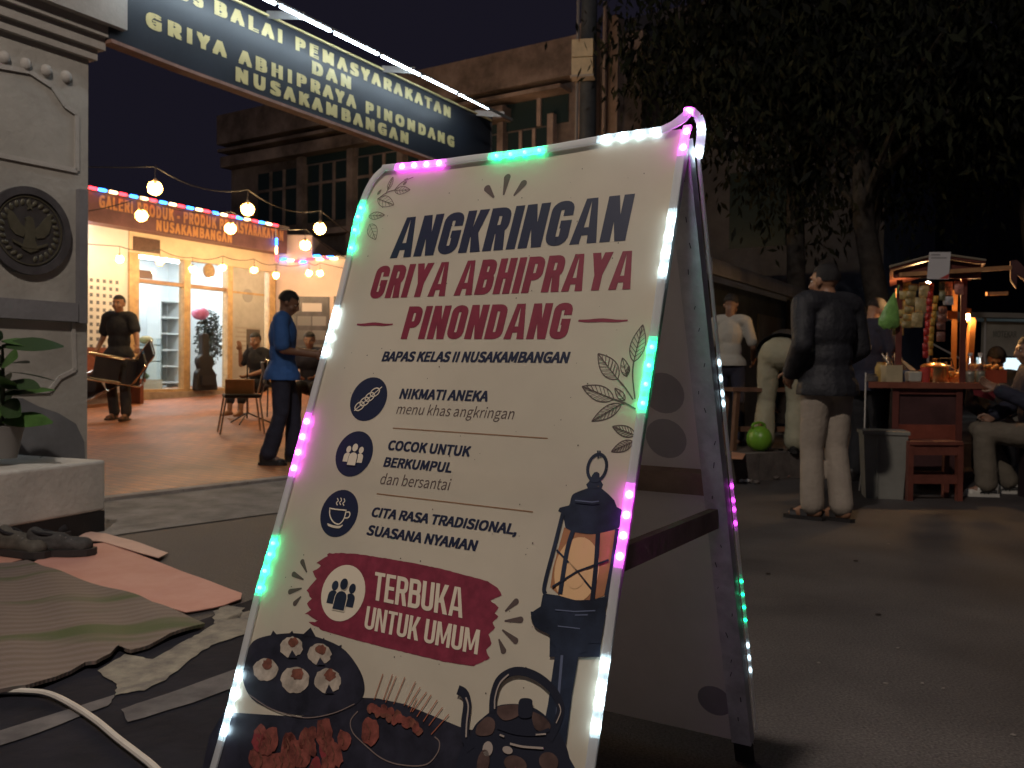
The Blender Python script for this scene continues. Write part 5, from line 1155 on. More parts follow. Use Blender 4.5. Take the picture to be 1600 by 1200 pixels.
    if shoe:
        for S in 'LR':
            a = j['an' + S]; td = tdir[S]; td = V((td.x, td.y, td.z)).normalized(); up = V((0, 0, 1)); up = (up - td * up.dot(td)).normalized(); sd = td.cross(up); F_ = M((sd, td, up)).transposed(); q = lambda x, y, z: a + F_ @ (V((x, y, z)) * s)
            kind = shoe['kind']; m_ = shoe['m']; mb = MB()
            if kind == 'sandal':
                o_ = [(.036, -.075), (.044, .0), (.05, .1), (.045, .16), (.015, .19), (-.025, .185), (-.045, .14), (-.043, .05), (-.036, -.02), (-.032, -.075), (0, -.092)]
                mb.slab([q(x, y, -.085) for x, y in o_], up * .024 * s); so = mb.build('shoe', m_, t)
                for y0, z0 in ((.11, -.018), (.04, .0)):
                    b_ = MB(); P = [q(-.047, y0, -.06), q(-.036, y0 + .01, z0 - .018), q(0, y0 + .012, z0), q(.036, y0 + .01, z0 - .018), q(.047, y0, -.06)]; b_.strip([p - td * .022 * s for p in P], [p + td * .022 * s for p in P]); b_.build('strap', m_, so)
            else:
                mb.limb(q(0, -.045, -.045), q(0, .14, -.058), .042 * s, .033 * s); mb.limb(q(0, -.04, -.02), q(0, .06, -.035), .043 * s, .04 * s); mb.limb(q(0, -.045, -.06), q(0, -.045, .005), .04 * s, .044 * s); mb.limb(q(-.012, .12, -.062), q(.012, .12, -.062), .036 * s, .036 * s)
                so = remesh(mb, .007, 3).build('shoe', m_, t, True, weld=False)
                o_ = [(.036, -.085), (.046, .0), (.052, .1), (.046, .16), (.018, .188), (-.022, .186), (-.045, .15), (-.046, .05), (-.04, -.03), (-.034, -.085), (0, -.098)]
                b_ = MB(); b_.slab([q(x, y, -.088) for x, y in o_], up * .026 * s); b_.build('sole', shoe.get('sole', m_), so)
                if shoe.get('stripe'):
                    b_ = MB()
                    for sg in (-1, 1):
                        for y0, y1, z0, z1 in ((.0, .035, -.06, -.018), (.03, .065, -.06, -.018), (.065, .0, -.055, -.02), (-.06, .02, -.030, -.034), (-.06, .06, -.045, -.05)): b_.bar(q(sg * .046, y0, z0), q(sg * .047, y1, z1), .004 * s, .008 * s, up=up)
                    b_.build('stripe', shoe['stripe'], so)
    return t, j, H
blackT = mat('cloth_black', (.017, .017, .021), .85, .2, 8, .25, 60); blackJ = mat('jacket_black', (.019, .020, .026), .66, .35, 6, .35, 40); khaki = mat('trouser_khaki', (.36, .31, .255), .85, .12, 5, .25, 40)
navyT = mat('cloth_navy', (.022, .024, .045), .85, .2, 8, .25, 60); blueT = mat('cloth_blue', (.035, .12, .36), .8, .15, 6, .25, 60); whiteT = mat('cloth_white', (.40, .38, .33), .85, .08, 6, .2, 50); greyT = mat('cloth_grey', (.13, .125, .12), .85, .2, 7, .25, 50)
shoeB = mat('sandal_black', (.02, .018, .018), .5); shoeW = mat('sneaker_white', (.62, .60, .54), .55, .1, 12); shoeN = mat('shoe_brown', (.07, .045, .03), .6)
# 1 man in the leather jacket, back three-quarter to the viewer, hands in front
pm = gnd(1290, 812)
person('man in black leather jacket and beige trousers standing on the road with his back turned', pm, R(24),
       {'shL': (-.20, .02, 1.42), 'shR': (.20, .0, 1.42), 'elL': (-.27, -.05, 1.16), 'wrL': (-.19, .14, .97), 'elR': (.26, -.02, 1.14), 'wrR': (.15, .18, 1.0), 'anL': (-.08, .04, .085), 'anR': (.06, -.08, .085), 'knL': (-.085, .05, .49), 'knR': (.075, .0, .49), 'hed': (-.01, .04, 1.585)},
       1.02, top={'name': 'jacket', 'm': blackJ, 'sl': 1.93, 'g': .026, 'hem': .10, 'fold': .010, 'collar': 1, 'ew': 1.1}, bot={'name': 'trousers', 'm': khaki, 'g': .018, 'ew': 1.45, 'fold': .006, 'len': 1.95}, shoe={'kind': 'sandal', 'm': shoeB}, look=(.25, -.05), wide=1.03, vox=.0095, hair_full=.25, toes={'L': (-.5, .9, 0), 'R': (-.35, .95, 0)})
# 2 man in black T-shirt carrying two folded chairs
pl_ = at(186, 655, 12.75); pl_.z = yz(pl_.y)
person('man in black T-shirt carrying two folded chairs across the courtyard', pl_, R(172),
       {'elL': (-.30, .08, 1.17), 'wrL': (-.42, .26, 1.02), 'elR': (.27, -.05, 1.14), 'wrR': (.26, .12, .95), 'anL': (-.14, .05, .085), 'anR': (.10, -.06, .085), 'knL': (-.12, .06, .49)},
       1.03, skin=(.34, .16, .085), top={'name': 't_shirt', 'm': blackT, 'sl': .7, 'g': .016, 'hem': .06, 'fold': .016}, bot={'name': 'trousers', 'm': mat('trouser_charcoal', (.035, .033, .034), .85, .2, 6, .2, 40), 'g': .016, 'ew': 1.4}, shoe={'kind': 'sandal', 'm': shoeN}, look=(.1, -.05), vox=.011, hair_full=.5, hand={'L': {'curl': .75}, 'R': {'curl': .75}})
# 3 man in blue shirt seen from the side, looking at his phone
pb = gnd(437, 724, .03); pb = at(440, 724, 8.9); pb.z = yz(pb.y)
person('man in blue shirt and dark trousers standing sideways looking down at his phone', pb, R(-82),
       {'elL': (-.22, .05, 1.13), 'wrL': (-.10, .34, 1.10), 'elR': (.22, .03, 1.12), 'wrR': (.09, .32, 1.08), 'anL': (-.12, .10, .085), 'anR': (.10, -.12, .085), 'knL': (-.11, .10, .49), 'knR': (.1, .0, .49), 'hed': (0, .06, 1.59), 'nek': (0, .01, 1.46)},
       1.0, skin=(.20, .105, .065), top={'name': 'shirt', 'm': blueT, 'sl': .8, 'g': .02, 'hem': .10, 'fold': .016}, bot={'name': 'trousers', 'm': navyT, 'g': .02, 'ew': 1.5}, shoe={'kind': 'shoe', 'm': shoeB, 'sole': shoeB}, look=(0, -.4), vox=.011, hair_full=.9, hand={'L': {'curl': .5, 'wide': (0, 0, 1)}, 'R': {'curl': .5, 'wide': (0, 0, 1)}})
SIT = {'pel': (0, 0, .50), 'che': (0, .03, .82), 'nek': (0, .04, 1.04), 'hed': (0, .08, 1.18), 'shL': (-.185, .03, .99), 'shR': (.185, .03, .99), 'elL': (-.23, .08, .72), 'wrL': (-.12, .30, .64), 'elR': (.23, .08, .72), 'wrR': (.12, .30, .64),
       'hiL': (-.09, .02, .48), 'knL': (-.12, .44, .50), 'anL': (-.13, .42, .085), 'hiR': (.09, .02, .48), 'knR': (.12, .44, .50), 'anR': (.13, .42, .085)}
def sit(**k): d = dict(SIT); d.update(k); return d
# 4 seated man behind, half hidden by the sign edge
p = at(484, 622, 13.2); p.z = yz(p.y)
person('young man in dark T-shirt sitting behind the man in blue with hands together', p, R(185), sit(), .98, top={'name': 't_shirt', 'm': navyT, 'sl': .75, 'g': .014}, bot={'name': 'trousers', 'm': blackT, 'g': .016, 'ew': 1.3}, shoe={'kind': 'shoe', 'm': shoeW, 'sole': shoeW}, vox=.012, hair_full=.9, look=(0, -.15))
# 5 seated person behind the chair with the box
p = at(404, 622, 13.6); p.z = yz(p.y)
person('barefoot person in dark clothes sitting behind the chair with the box', p, R(150), sit(elR=(.26, .12, .80), wrR=(.2, .2, 1.02), anL=(-.16, .52, .085), anR=(.1, .5, .085)), .96, skin=(.36, .19, .11), top={'name': 't_shirt', 'm': blackT, 'sl': .75, 'g': .014}, bot={'name': 'trousers', 'm': blackT, 'g': .016, 'len': 1.6, 'ew': 1.3}, vox=.012, hair_full=1., look=(.3, -.1))
# 6 person in white T-shirt at the left of the footway
FZ2 = .24
p = at(1139, 640, 9.2); p.z = FZ2
person('person in white T-shirt and dark trousers standing just behind the rear sign leg', p, R(-30), {'elL': (-.24, .02, 1.1), 'wrL': (-.22, .14, .88), 'elR': (.25, .05, 1.12), 'wrR': (.2, .25, .98)}, .90, skin=(.2, .11, .07), wide=.86, top={'name': 't_shirt', 'm': whiteT, 'sl': .8, 'g': .012, 'hem': .02}, bot={'name': 'trousers', 'm': navyT, 'g': .02, 'ew': 1.3}, shoe={'kind': 'sandal', 'm': shoeB}, vox=.012, look=(0, -.5))
# 7 person bending over the bench, beige trousers towards us
p = at(1220, 690, 8.6); p.z = FZ2
person('person in beige trousers and dark top bending down away from the viewer', p, R(-25), {'pel': (0, -.08, .90), 'che': (0, .22, 1.0), 'nek': (0, .42, .93), 'hed': (0, .54, .84), 'shL': (-.18, .36, .97), 'shR': (.18, .36, .97), 'elL': (-.22, .42, .70), 'wrL': (-.16, .5, .46), 'elR': (.22, .42, .70), 'wrR': (.14, .5, .46), 'hiL': (-.10, -.07, .86), 'hiR': (.10, -.07, .86), 'knL': (-.13, -.02, .47), 'anL': (-.15, -.08, .085), 'knR': (.13, -.02, .47), 'anR': (.14, -.08, .085)},
       1.04, top={'name': 'sweater', 'm': blackT, 'sl': 1.9, 'g': .018}, bot={'name': 'trousers', 'm': mat('trouser_beige', (.36, .34, .24), .85, .1, 5, .2, 40), 'g': .026, 'ew': 1.7, 'fold': .02}, shoe={'kind': 'shoe', 'm': shoeB, 'sole': shoeB}, vox=.012)
# 8 vendor behind the cart's left side
p = at(1356, 600, 8.2); p.z = .0
person('vendor in dark jacket and yellow apron bowing his head beside the food cart', p, R(-62), {'hed': (0, .10, 1.56), 'nek': (0, .03, 1.45), 'elL': (-.24, .06, 1.12), 'wrL': (-.1, .28, 1.02), 'elR': (.24, .06, 1.12), 'wrR': (.12, .3, 1.0)}, 1.0, skin=(.36, .19, .10), top={'name': 'shirt', 'm': navyT, 'sl': 1.9, 'g': .02, 'hem': .1}, apron=mat('cloth_yellow', (.50, .34, .08), .8, .1, 6, .2, 50), bot={'name': 'trousers', 'm': blackT, 'g': .02, 'ew': 1.4}, shoe={'kind': 'shoe', 'm': shoeB, 'sole': shoeB}, vox=.0105, look=(0, -.55), hair_full=.8)
# 9 seated customer at the right edge, white sneakers
p = at(1622, 700, 7.35); p.z = 0
person('customer in dark jacket and khaki trousers sitting at the right edge in white striped sneakers', p, R(78), sit(knL=(-.10, .44, .52), knR=(.14, .40, .52), anL=(-.10, .40, .085), anR=(.16, .16, .085), pel=(0, 0, .52), elL=(-.24, .12, .74), wrL=(-.14, .34, .86), elR=(.24, .1, .74)), 1.02, skin=(.26, .15, .10), top={'name': 'jacket', 'm': navyT, 'sl': 1.9, 'g': .026, 'fold': .018}, bot={'name': 'trousers', 'm': mat('trouser_olive', (.17, .145, .11), .85, .15, 5, .25, 40), 'g': .022, 'ew': 1.5, 'fold': .018}, shoe={'kind': 'shoe', 'm': shoeW, 'sole': shoeW, 'stripe': mat('stripe_black', (.02, .02, .02), .5)}, vox=.0105, look=(0, -.1), hair_full=.45, toes={'L': (-.05, 1, 0), 'R': (.05, 1, 0)})
MB_ = MB(); MB_.lathe([(.16, 0), (.15, .38), (.165, .40), (.165, .43), (.02, .43)], (0, 0, 0), 20); q = V((p.x + .02, p.y, 0)); o = MB_.build('stool', mat('stool_plastic', (.03, .02, .025), .5), None, True, origin=None); o.location = q; tag(o, 'dark round plastic stool under the seated customer', 'stool')
# 10 second customer behind the cart's right side
p = at(1556, 640, 8.9); p.z = 0
person('dark haired customer sitting beyond the fried snack tray behind the bottles', p, R(150), sit(), .97, skin=(.2, .11, .08), top={'name': 'shirt', 'm': blackT, 'sl': 1.9, 'g': .02}, bot={'name': 'trousers', 'm': blackT, 'g': .018}, shoe={'kind': 'shoe', 'm': shoeB, 'sole': shoeB}, vox=.013, look=(0, -.5), hair_full=1.3)
# ================================================================== chairs, box, stand in the courtyard
chrome = mat('chrome', (.62, .56, .48), .22, .1, 8, metal=1.); chb = mat('chair_black', (.018, .017, .022), .6, .2, 8)
def banquet(label, loc, rz, folded=False, group=None):
    t = thing('banquet_chair', label, 'chair', loc, rz, group); r_ = .012
    if not folded:
        for sx in (-1, 1):
            mb = MB(); mb.tube([(sx * .21, -.20, .46), (sx * .22, -.26, 0)], r_, 8); mb.build('leg', chrome, t, True)
            mb = MB(); mb.tube([(sx * .21, .20, .45), (sx * .22, .27, 0)], r_, 8); mb.build('leg', chrome, t, True)
        mb = MB(); mb.tube([(-.21, -.21, .44), (-.20, -.25, .62), (-.19, -.30, .88), (-.15, -.315, .93), (.15, -.315, .93), (.19, -.30, .88), (.20, -.25, .62), (.21, -.21, .44)], r_, 8); mb.build('back_frame', chrome, t, True)
        mb = MB(); mb.box((0, 0, .475), (.44, .44, .05)); o = mb.build('seat', chb, t); b_ = o.modifiers.new('b', 'BEVEL'); b_.width = .018; b_.segments = 3
        mb = MB(); mb.box((0, -.283, .76), (.36, .03, .30), rot=M.Rotation(R(-10), 3, 'X')); o = mb.build('backrest', chb, t); b_ = o.modifiers.new('b', 'BEVEL'); b_.width = .012; b_.segments = 2
    else:
        for sx in (-1, 1):
            mb = MB(); mb.tube([(sx * .21, 0, 0), (sx * .21, .02, .88)], r_ * 1.3, 8); mb.build('leg', chrome, t, True)
            mb = MB(); mb.tube([(sx * .185, .05, .02), (sx * .185, .0, .56)], r_ * 1.3, 8); mb.build('leg', chrome, t, True)
        mb = MB(); mb.tube([(-.21, .02, .88), (-.17, .02, .92), (.17, .02, .92), (.21, .02, .88)], r_ * 1.3, 8); mb.build('back_frame', chrome, t, True)
        mb = MB(); mb.box((0, .055, .34), (.36, .05, .40)); o = mb.build('seat', chb, t); b_ = o.modifiers.new('b', 'BEVEL'); b_.width = .015; b_.segments = 2
        mb = MB(); mb.box((0, .02, .75), (.38, .03, .24)); o = mb.build('backrest', chb, t); b_ = o.modifiers.new('b', 'BEVEL'); b_.width = .01; b_.segments = 2
    return t
cp_ = at(378, 668, 11.6); cp_.z = yz(cp_.y)
cp_ = V((-3.42, 11.35, 0)); cp_.z = yz(cp_.y)
banquet('black banquet chair with chrome frame holding a brown box on its seat', cp_, R(112))
mb = MB(); mb.box((0, 0, .09), (.34, .24, .18)); o = mb.build('carton_box', mat('carton', (.48, .25, .10), .8, .15, 8), None); o.location = cp_ + V((-.02, 0, .50)); o.rotation_euler = (0, 0, R(12)); tag(o, 'small brown box resting on the seat of the chrome framed chair', 'box')
def hold(o, c, eul, sc_=.86):
    from mathutils import Euler
    o.scale = (sc_,) * 3; o.rotation_euler = eul; o.location = V(c) - Euler(eul).to_matrix() @ V((0, .03, .46)) * sc_
c1 = banquet('folded chrome and black chair held low in front of the carrying man', (0, 0, 0), 0, True, 'folded chairs carried by the man')
c2 = dup(c1, (0, 0, 0), None, 'folded chair sticking out beside the hand of the carrying man'); c3 = dup(c1, (0, 0, 0), None, 'folded chair hanging at the far side of the carrying man')
hold(c1, at(180, 578, 12.35), (R(-25), R(100), R(18))); hold(c2, at(222, 566, 12.45), (R(-15), R(48), R(-52)), .7); hold(c3, at(150, 598, 12.6), (R(10), R(62), R(35)), .8)
p = at(386, 660, 12.4); p.z = yz(p.y)
t = thing('microphone_stand', 'thin black tripod stand base behind the chair with the box', 'stand', p)
mb = MB(); mb.tube([(0, 0, .08), (0, 0, 1.1)], .011, 8); mb.build('pole', chb, t, True)
for k in range(3): mb = MB(); a = k * 2.094 + .5; mb.tube([(0, 0, .16), (.32 * math.cos(a), .32 * math.sin(a), .015)], .01, 6); mb.build('leg', chb, t, True)
p = at(452, 600, 13.9); p.z = yz(p.y)
for (px_, D, lb) in ((402, 13.65, 'black chair under the barefoot seated person'), (484, 13.25, 'black chair under the seated young man')):
    q = at(px_, 622, D); q.z = yz(q.y); banquet(lb, q + V((0, .02, -.03)), R(180))
# low brown bench against the vent block wall
q = pp(HP, U0 - .9, .34, .45); q.z = yz(q.y)
t = thing('wooden_bench', 'low reddish bench against the white vent block wall', 'bench', q, math.atan2(HP.ex.y, HP.ex.x))
brn = mat('bench_red', (.25, .08, .05), .55, .3, 6)
MB().box((0, 0, .42), (1.5, .42, .06)).build('seat', brn, t); MB().box((0, .20, .72), (1.5, .05, .5)).build('backrest', brn, t)
for sx in (-.68, .68):
    MB().box((sx, 0, .195), (.07, .40, .385)).build('leg', brn, t)

# ================================================================== foreground left: mats, shoes, plants, cable
def sheet(name, px, z, th, m, label, cat, wav=0., sub=22, seed=0, group=None):
    P = [gnd(x, y, z) for x, y in px]; c = sum(P, V()) / len(P); n = len(P); rr = random.Random(seed); mb = MB()
    ring_ = []
    for i, p in enumerate(P):
        q = P[(i + 1) % n]; k_ = max(2, int((q - p).length / .05))
        for k in range(k_): ring_.append(p.lerp(q, k / k_))
    n = len(ring_); L_ = 14; vs = []; f = lambda p: V((p.x, p.y, z + wav * (.5 + .5 * math.sin(p.x * 19 + p.y * 13 + seed)) * (.3 + .7 * abs(math.sin(p.x * 5 - p.y * 4)))))
    for k in range(L_): s = (1 - k / L_); vs += [f(c.lerp(p, s)) for p in ring_]
    vs.append(f(c)); fs = []
    for k in range(L_ - 1):
        for i in range(n): fs.append((k * n + i, k * n + (i + 1) % n, (k + 1) * n + (i + 1) % n, (k + 1) * n + i))
    for i in range(n): fs.append(((L_ - 1) * n + i, (L_ - 1) * n + (i + 1) % n, L_ * n))
    o_ = len(vs); vs += [f(p) - V((0, 0, th)) for p in ring_]; fs += [(i, o_ + i, o_ + (i + 1) % n, (i + 1) % n) for i in range(n)]
    mb.add(vs, fs); c0 = V((c.x, c.y, z)); o = mb.build(name, m, None, True, origin=c0); return tag(o, label, cat, group)
def pink_mat():
    return mat('board_pink', (.62, .33, .27), .7, .14, 3, .15, 8, c2=(.54, .25, .19))
sheet('cardboard_sheet', [(42, 886), (70, 868), (120, 862), (126, 853), (170, 847), (232, 872), (300, 899), (378, 927), (376, 937), (350, 946), (290, 957), (200, 932), (120, 912)], .012, .004, pink_mat(), 'large salmon pink board lying flat on the ground beside the woven mat', 'cardboard', .004)
sheet('cardboard_sheet', [(118, 842), (138, 830), (166, 834), (205, 845), (263, 864), (248, 873), (212, 862), (160, 846)], .018, .004, mat('board_pink2', (.64, .42, .34), .7, .12, 4), 'narrow pale pink strip of board overlapping the back of the larger one', 'cardboard', .006, seed=2)
sheet('cardboard_sheet', [(-120, 850), (10, 824), (110, 838), (118, 852), (60, 868), (-60, 900)], .010, .003, mat('board_pink3', (.55, .28, .21), .75, .12, 4), 'salmon board under the dark sneakers beside the seat block', 'cardboard', .003, seed=3)
def mat_weave():
    m = bpy.data.materials.new('woven_mat'); m.use_nodes = True; nt = m.node_tree; b = nt.nodes['Principled BSDF']; b.inputs['Roughness'].default_value = .7
    tc = nt.nodes.new('ShaderNodeTexCoord'); mp = nt.nodes.new('ShaderNodeMapping'); mp.inputs['Rotation'].default_value = (0, 0, R(-26)); nt.links.new(tc.outputs['Object'], mp.inputs[0])
    def wave(s, dist, axis):
        w_ = nt.nodes.new('ShaderNodeTexWave'); w_.wave_type = 'BANDS'; w_.bands_direction = axis; w_.inputs['Scale'].default_value = s; w_.inputs['Distortion'].default_value = dist; w_.inputs['Detail Scale'].default_value = 2; nt.links.new(mp.outputs[0], w_.inputs['Vector']); return w_
    w1 = wave(5.2, .25, 'Y'); r1 = nt.nodes.new('ShaderNodeValToRGB'); e = r1.color_ramp.elements
    e[0].color = (.16, .12, .10, 1); e[1].color = (.22, .165, .145, 1); e[0].position = .15
    for ps, c in ((.42, (.15, .135, .105, 1)), (.6, (.24, .16, .145, 1)), (.8, (.14, .13, .115, 1))): x = e.new(ps); x.color = c
    nt.links.new(w1.outputs[0], r1.inputs[0])
    n = nt.nodes.new('ShaderNodeTexNoise'); n.inputs['Scale'].default_value = 1.5; mp2 = nt.nodes.new('ShaderNodeMapping'); mp2.inputs['Scale'].default_value = (.55, 2.6, 1); nt.links.new(mp.outputs[0], mp2.inputs[0]); nt.links.new(mp2.outputs[0], n.inputs['Vector'])
    rg_ = nt.nodes.new('ShaderNodeValToRGB'); rg_.color_ramp.elements[0].position = .53; rg_.color_ramp.elements[1].position = .64; nt.links.new(n.outputs[0], rg_.inputs[0])
    mx = nt.nodes.new('ShaderNodeMixRGB'); mx.inputs[2].default_value = (.075, .10, .035, 1); nt.links.new(rg_.outputs[0], mx.inputs[0]); nt.links.new(r1.outputs[0], mx.inputs[1])
    w2 = wave(26, .3, 'Y'); r2 = nt.nodes.new('ShaderNodeValToRGB'); r2.color_ramp.elements[0].color = (.78, .78, .78, 1); r2.color_ramp.elements[1].color = (1.1, 1.1, 1.1, 1); nt.links.new(w2.outputs[0], r2.inputs[0])
    m2 = nt.nodes.new('ShaderNodeMixRGB'); m2.blend_type = 'MULTIPLY'; m2.inputs[0].default_value = .8; nt.links.new(mx.outputs[0], m2.inputs[1]); nt.links.new(r2.outputs[0], m2.inputs[2]); nt.links.new(m2.outputs[0], b.inputs['Base Color'])
    bp = nt.nodes.new('ShaderNodeBump'); bp.inputs['Strength'].default_value = .35; bp.inputs['Distance'].default_value = .004; nt.links.new(w2.outputs[0], bp.inputs['Height']); nt.links.new(bp.outputs[0], b.inputs['Normal']); return m
sheet('woven_mat', [(-300, 905), (0, 880), (42, 878), (90, 893), (140, 910), (220, 935), (320, 974), (265, 992), (232, 1008), (205, 1016), (196, 1014), (188, 1007), (180, 1014), (172, 1024), (150, 1036), (134, 1036), (110, 1048), (40, 1077), (0, 1081), (-260, 1150)], .024, .012, mat_weave(), 'striped brown and green woven mat spread on the ground at lower left', 'mat', .016, seed=1)
# white cable
P = curve([(-40, 1079), (0, 1080), (40, 1080), (75, 1084), (110, 1100), (150, 1126), (185, 1155), (215, 1178), (245, 1203), (300, 1262)], 6)
mb = MB(); P3 = [gnd(x, y, .02) + V((0, 0, .0)) for x, y in P]; mb.tube(P3, .0095, 8); solo(mb, 'white_cable', mat('cable_white', (.58, .54, .48), .5, .1, 9), P3[0], 'white power cable curving over the ground at the bottom left', 'cable', True)
# shoes on the board
def sneaker(loc, rz, label, m, m2):
    t = thing('sneaker', label, 'shoe', loc, rz, 'dark sneakers left on the board'); mb = MB()
    mb.limb((0, -.08, .055), (0, .12, .045), .046, .038); mb.limb((0, -.08, .075), (0, .02, .07), .042, .038); mb.limb((0, -.085, .06), (0, -.09, .10), .038, .036); mb.limb((-.012, .11, .04), (.012, .11, .04), .036, .036)
    remesh(mb, .007, 3).build('upper', m, t, True, weld=False)
    o_ = [(.038, -.13), (.046, -.02), (.054, .08), (.048, .14), (.018, .172), (-.02, .17), (-.046, .13), (-.046, .03), (-.042, -.06), (-.036, -.13), (0, -.145)]
    MB().slab([(x, y, .002) for x, y in o_], (0, 0, .03)).build('sole', m2, t)
    mb = MB(); mb.tube([(.034 * math.cos(a), -.055 + .052 * math.sin(a), .108 + .012 * math.sin(a + 3.14)) for a in [k * .449 for k in range(15)]], .008, 6, cap=False); mb.build('collar', mat('shoe_lining', (.012, .011, .014), .8), t, True)
    mb = MB()
    for i in range(4): mb.tube([(-.026, .015 + i * .024, .096 - i * .010), (.026, .022 + i * .024, .096 - i * .010)], .0035, 5)
    mb.build('laces', mat('lace_grey', (.22, .21, .2), .8), t, True); return t
sg = mat('shoe_grey', (.06, .057, .055), .75, .4, 18, .3, 50); sd2 = mat('shoe_sole', (.035, .03, .03), .8)
for x, y, rz, lb, m in ((88, 868, -78, 'dark sneaker nearest the pink board with its toe pointing right', sg), (30, 868, -110, 'dark sneaker with pale tongue at the left of the board', mat('shoe_olive', (.10, .09, .075), .75, .4, 18)), (52, 842, -70, 'dark sneaker lying behind the two front ones by the pot', mat('shoe_black', (.02, .02, .025), .7))):
    q = gnd(x, y, .014); o = sneaker(q, R(rz), lb, m, sd2); o.scale = (1.12,) * 3
# planter pot with grassy plant
q = gnd(30, 822, 0)
t = thing('plant_pot', 'round dark brown pot with grassy plant in front of the seat block', 'potted plant', q)
mb = MB(); mb.lathe([(.10, .02), (.155, .12), (.165, .22), (.14, .31), (.15, .335), (.12, .335)], n=24); mb.build('pot', mat('pot_brown', (.075, .05, .042), .65, .4, 9, .2, 20), t, True)
mb = MB(); rr = random.Random(8)
for i in range(260):
    a = rr.random() * 6.28; r0 = rr.random() * .1; b_ = V((r0 * math.cos(a), r0 * math.sin(a), .32)); L_ = rr.uniform(.08, .18); d = V((math.cos(a) * rr.uniform(.3, 1.3), math.sin(a) * rr.uniform(.3, 1.3), 1)).normalized(); s_ = d.cross(V((rr.random(), rr.random(), .3))).normalized() * .006
    m1 = b_ + d * L_ * .6; e = b_ + d * L_ + V((math.cos(a), math.sin(a), -.5)) * L_ * .35; mb.add([b_ - s_, b_ + s_, m1 + s_, m1 - s_, e], [(0, 1, 2, 3), (3, 2, 4)], i % 2)
mb.build('foliage', [mat('grass_leaf', (.055, .075, .025), .6), mat('grass_leaf_dark', (.03, .045, .02), .6)], t, weld=False, fix=False)
q = gnd(-42, 800, 0)
t = thing('planter_box', 'dark low planter with shrub leaves beside the pot at the left edge', 'potted plant', q)
mb = MB(); mb.lathe([(.15, 0), (.2, .3), (.215, .33), (.18, .33)], n=24); mb.build('pot', mat('pot_black', (.03, .032, .04), .5), t, True)
mb = MB()
for i in range(70):
    a = rr.random() * 6.28; b_ = V((.07 * math.cos(a), .07 * math.sin(a), .32)); d = V((math.cos(a) * rr.uniform(.2, 1.0), math.sin(a) * rr.uniform(.2, 1.0), 1)).normalized(); L_ = rr.uniform(.3, .62); s_ = d.cross(V((0, 0, 1))).normalized() if abs(d.z) < .99 else V((1, 0, 0))
    P = [b_, b_ + d * L_ * .35, b_ + d * L_ * .7 + V((math.cos(a), math.sin(a), 0)) * .04, b_ + d * L_ + V((math.cos(a), math.sin(a), -.6)) * .12]; ws = (.006, .03, .026, .002); Ls = [p - s_ * w_ for p, w_ in zip(P, ws)]; Rs = [p + s_ * w_ for p, w_ in zip(P, ws)]; mb.strip(Ls, Rs, i % 2)
mb.build('foliage', [mat('shrub_leaf', (.05, .085, .03), .5), mat('shrub_leaf_dark', (.028, .05, .02), .5)], t, weld=False, fix=False)
# broad leaved plant standing before the pillar, left edge
q = at(2, 700, 5.0); q.z = .47
t = thing('leafy_plant', 'broad leaved green plant in a pot before the pillar at the left edge', 'potted plant', q)
mb = MB(); mb.lathe([(.08, .0), (.11, .15), (.12, .18), (.10, .18)], n=20); mb.build('pot', mat('pot_grey', (.2, .19, .18), .7), t, True)
mb = MB(); mb.tube([(0, 0, .15), (.01, 0, .4), (0, .01, .62)], [.014, .011, .007], 7); mb.build('stem', mat('stem_green', (.05, .06, .03), .7), t, True)
mb = MB()
for i in range(26):
    a = i * 2.4 + rr.uniform(-.3, .3); h = .22 + .46 * (i / 26) + rr.uniform(-.04, .04); d = V((math.cos(a), math.sin(a), rr.uniform(-.1, .35))).normalized(); s_ = d.cross(V((rr.uniform(-1.2, 1.2), rr.uniform(-1.6, .2), .8))).normalized(); L_ = rr.uniform(.22, .34); b_ = V((0, 0, h)); sag = V((0, 0, -.05)); Ls = []; Rs = []; 
    for k in range(7): u = k / 6; w_ = .06 * math.sin(math.pi * min(1, u * .92 + .05)) + .002; p = b_ + d * L_ * u + sag * u * u + V((0, 0, .0)); Ls.append(p - s_ * w_); Rs.append(p + s_ * w_)
    mb.strip(Ls, Rs, i % 2)
mb.build('foliage', [mat('broad_leaf', (.075, .16, .04), .4, .3, 10), mat('broad_leaf_dark', (.035, .07, .025), .4)], t, weld=False, fix=False)
# litter on the road
lit = mat('litter_pale', (.22, .20, .18), .8); rr = random.Random(12)
for i, (x, y) in enumerate([(1389, 850), (1280, 1036), (1404, 1013), (1442, 1068), (1385, 1068), (1585, 1149), (1475, 1076)]):
    mb = MB(); a = rr.random() * 3; L_ = rr.uniform(.006, .014); mb.slab([(L_ * math.cos(a + b_) * (1 if b_ % 2 else .4), L_ * math.sin(a + b_) * .6, 0) for b_ in range(5)], (0, 0, .003)); o = mb.build('litter_scrap', lit, None, fix=True); o.location = gnd(x, y, .002); tag(o, 'tiny pale scrap of litter lying on the dark asphalt', 'litter', 'litter scraps on the asphalt')
for i, (x, y) in enumerate([(1200, 897), (1337, 877), (1372, 961)]):
    mb = MB(); mb.ell((0, 0, .004), (.014, .008, .004), n=8, m=5); o = mb.build('dead_leaf', mat('leaf_dead', (.03, .022, .018), .8), None, True); o.location = gnd(x, y, .002); tag(o, 'small dark dead leaf lying on the asphalt', 'leaf', 'dead leaves on the asphalt')

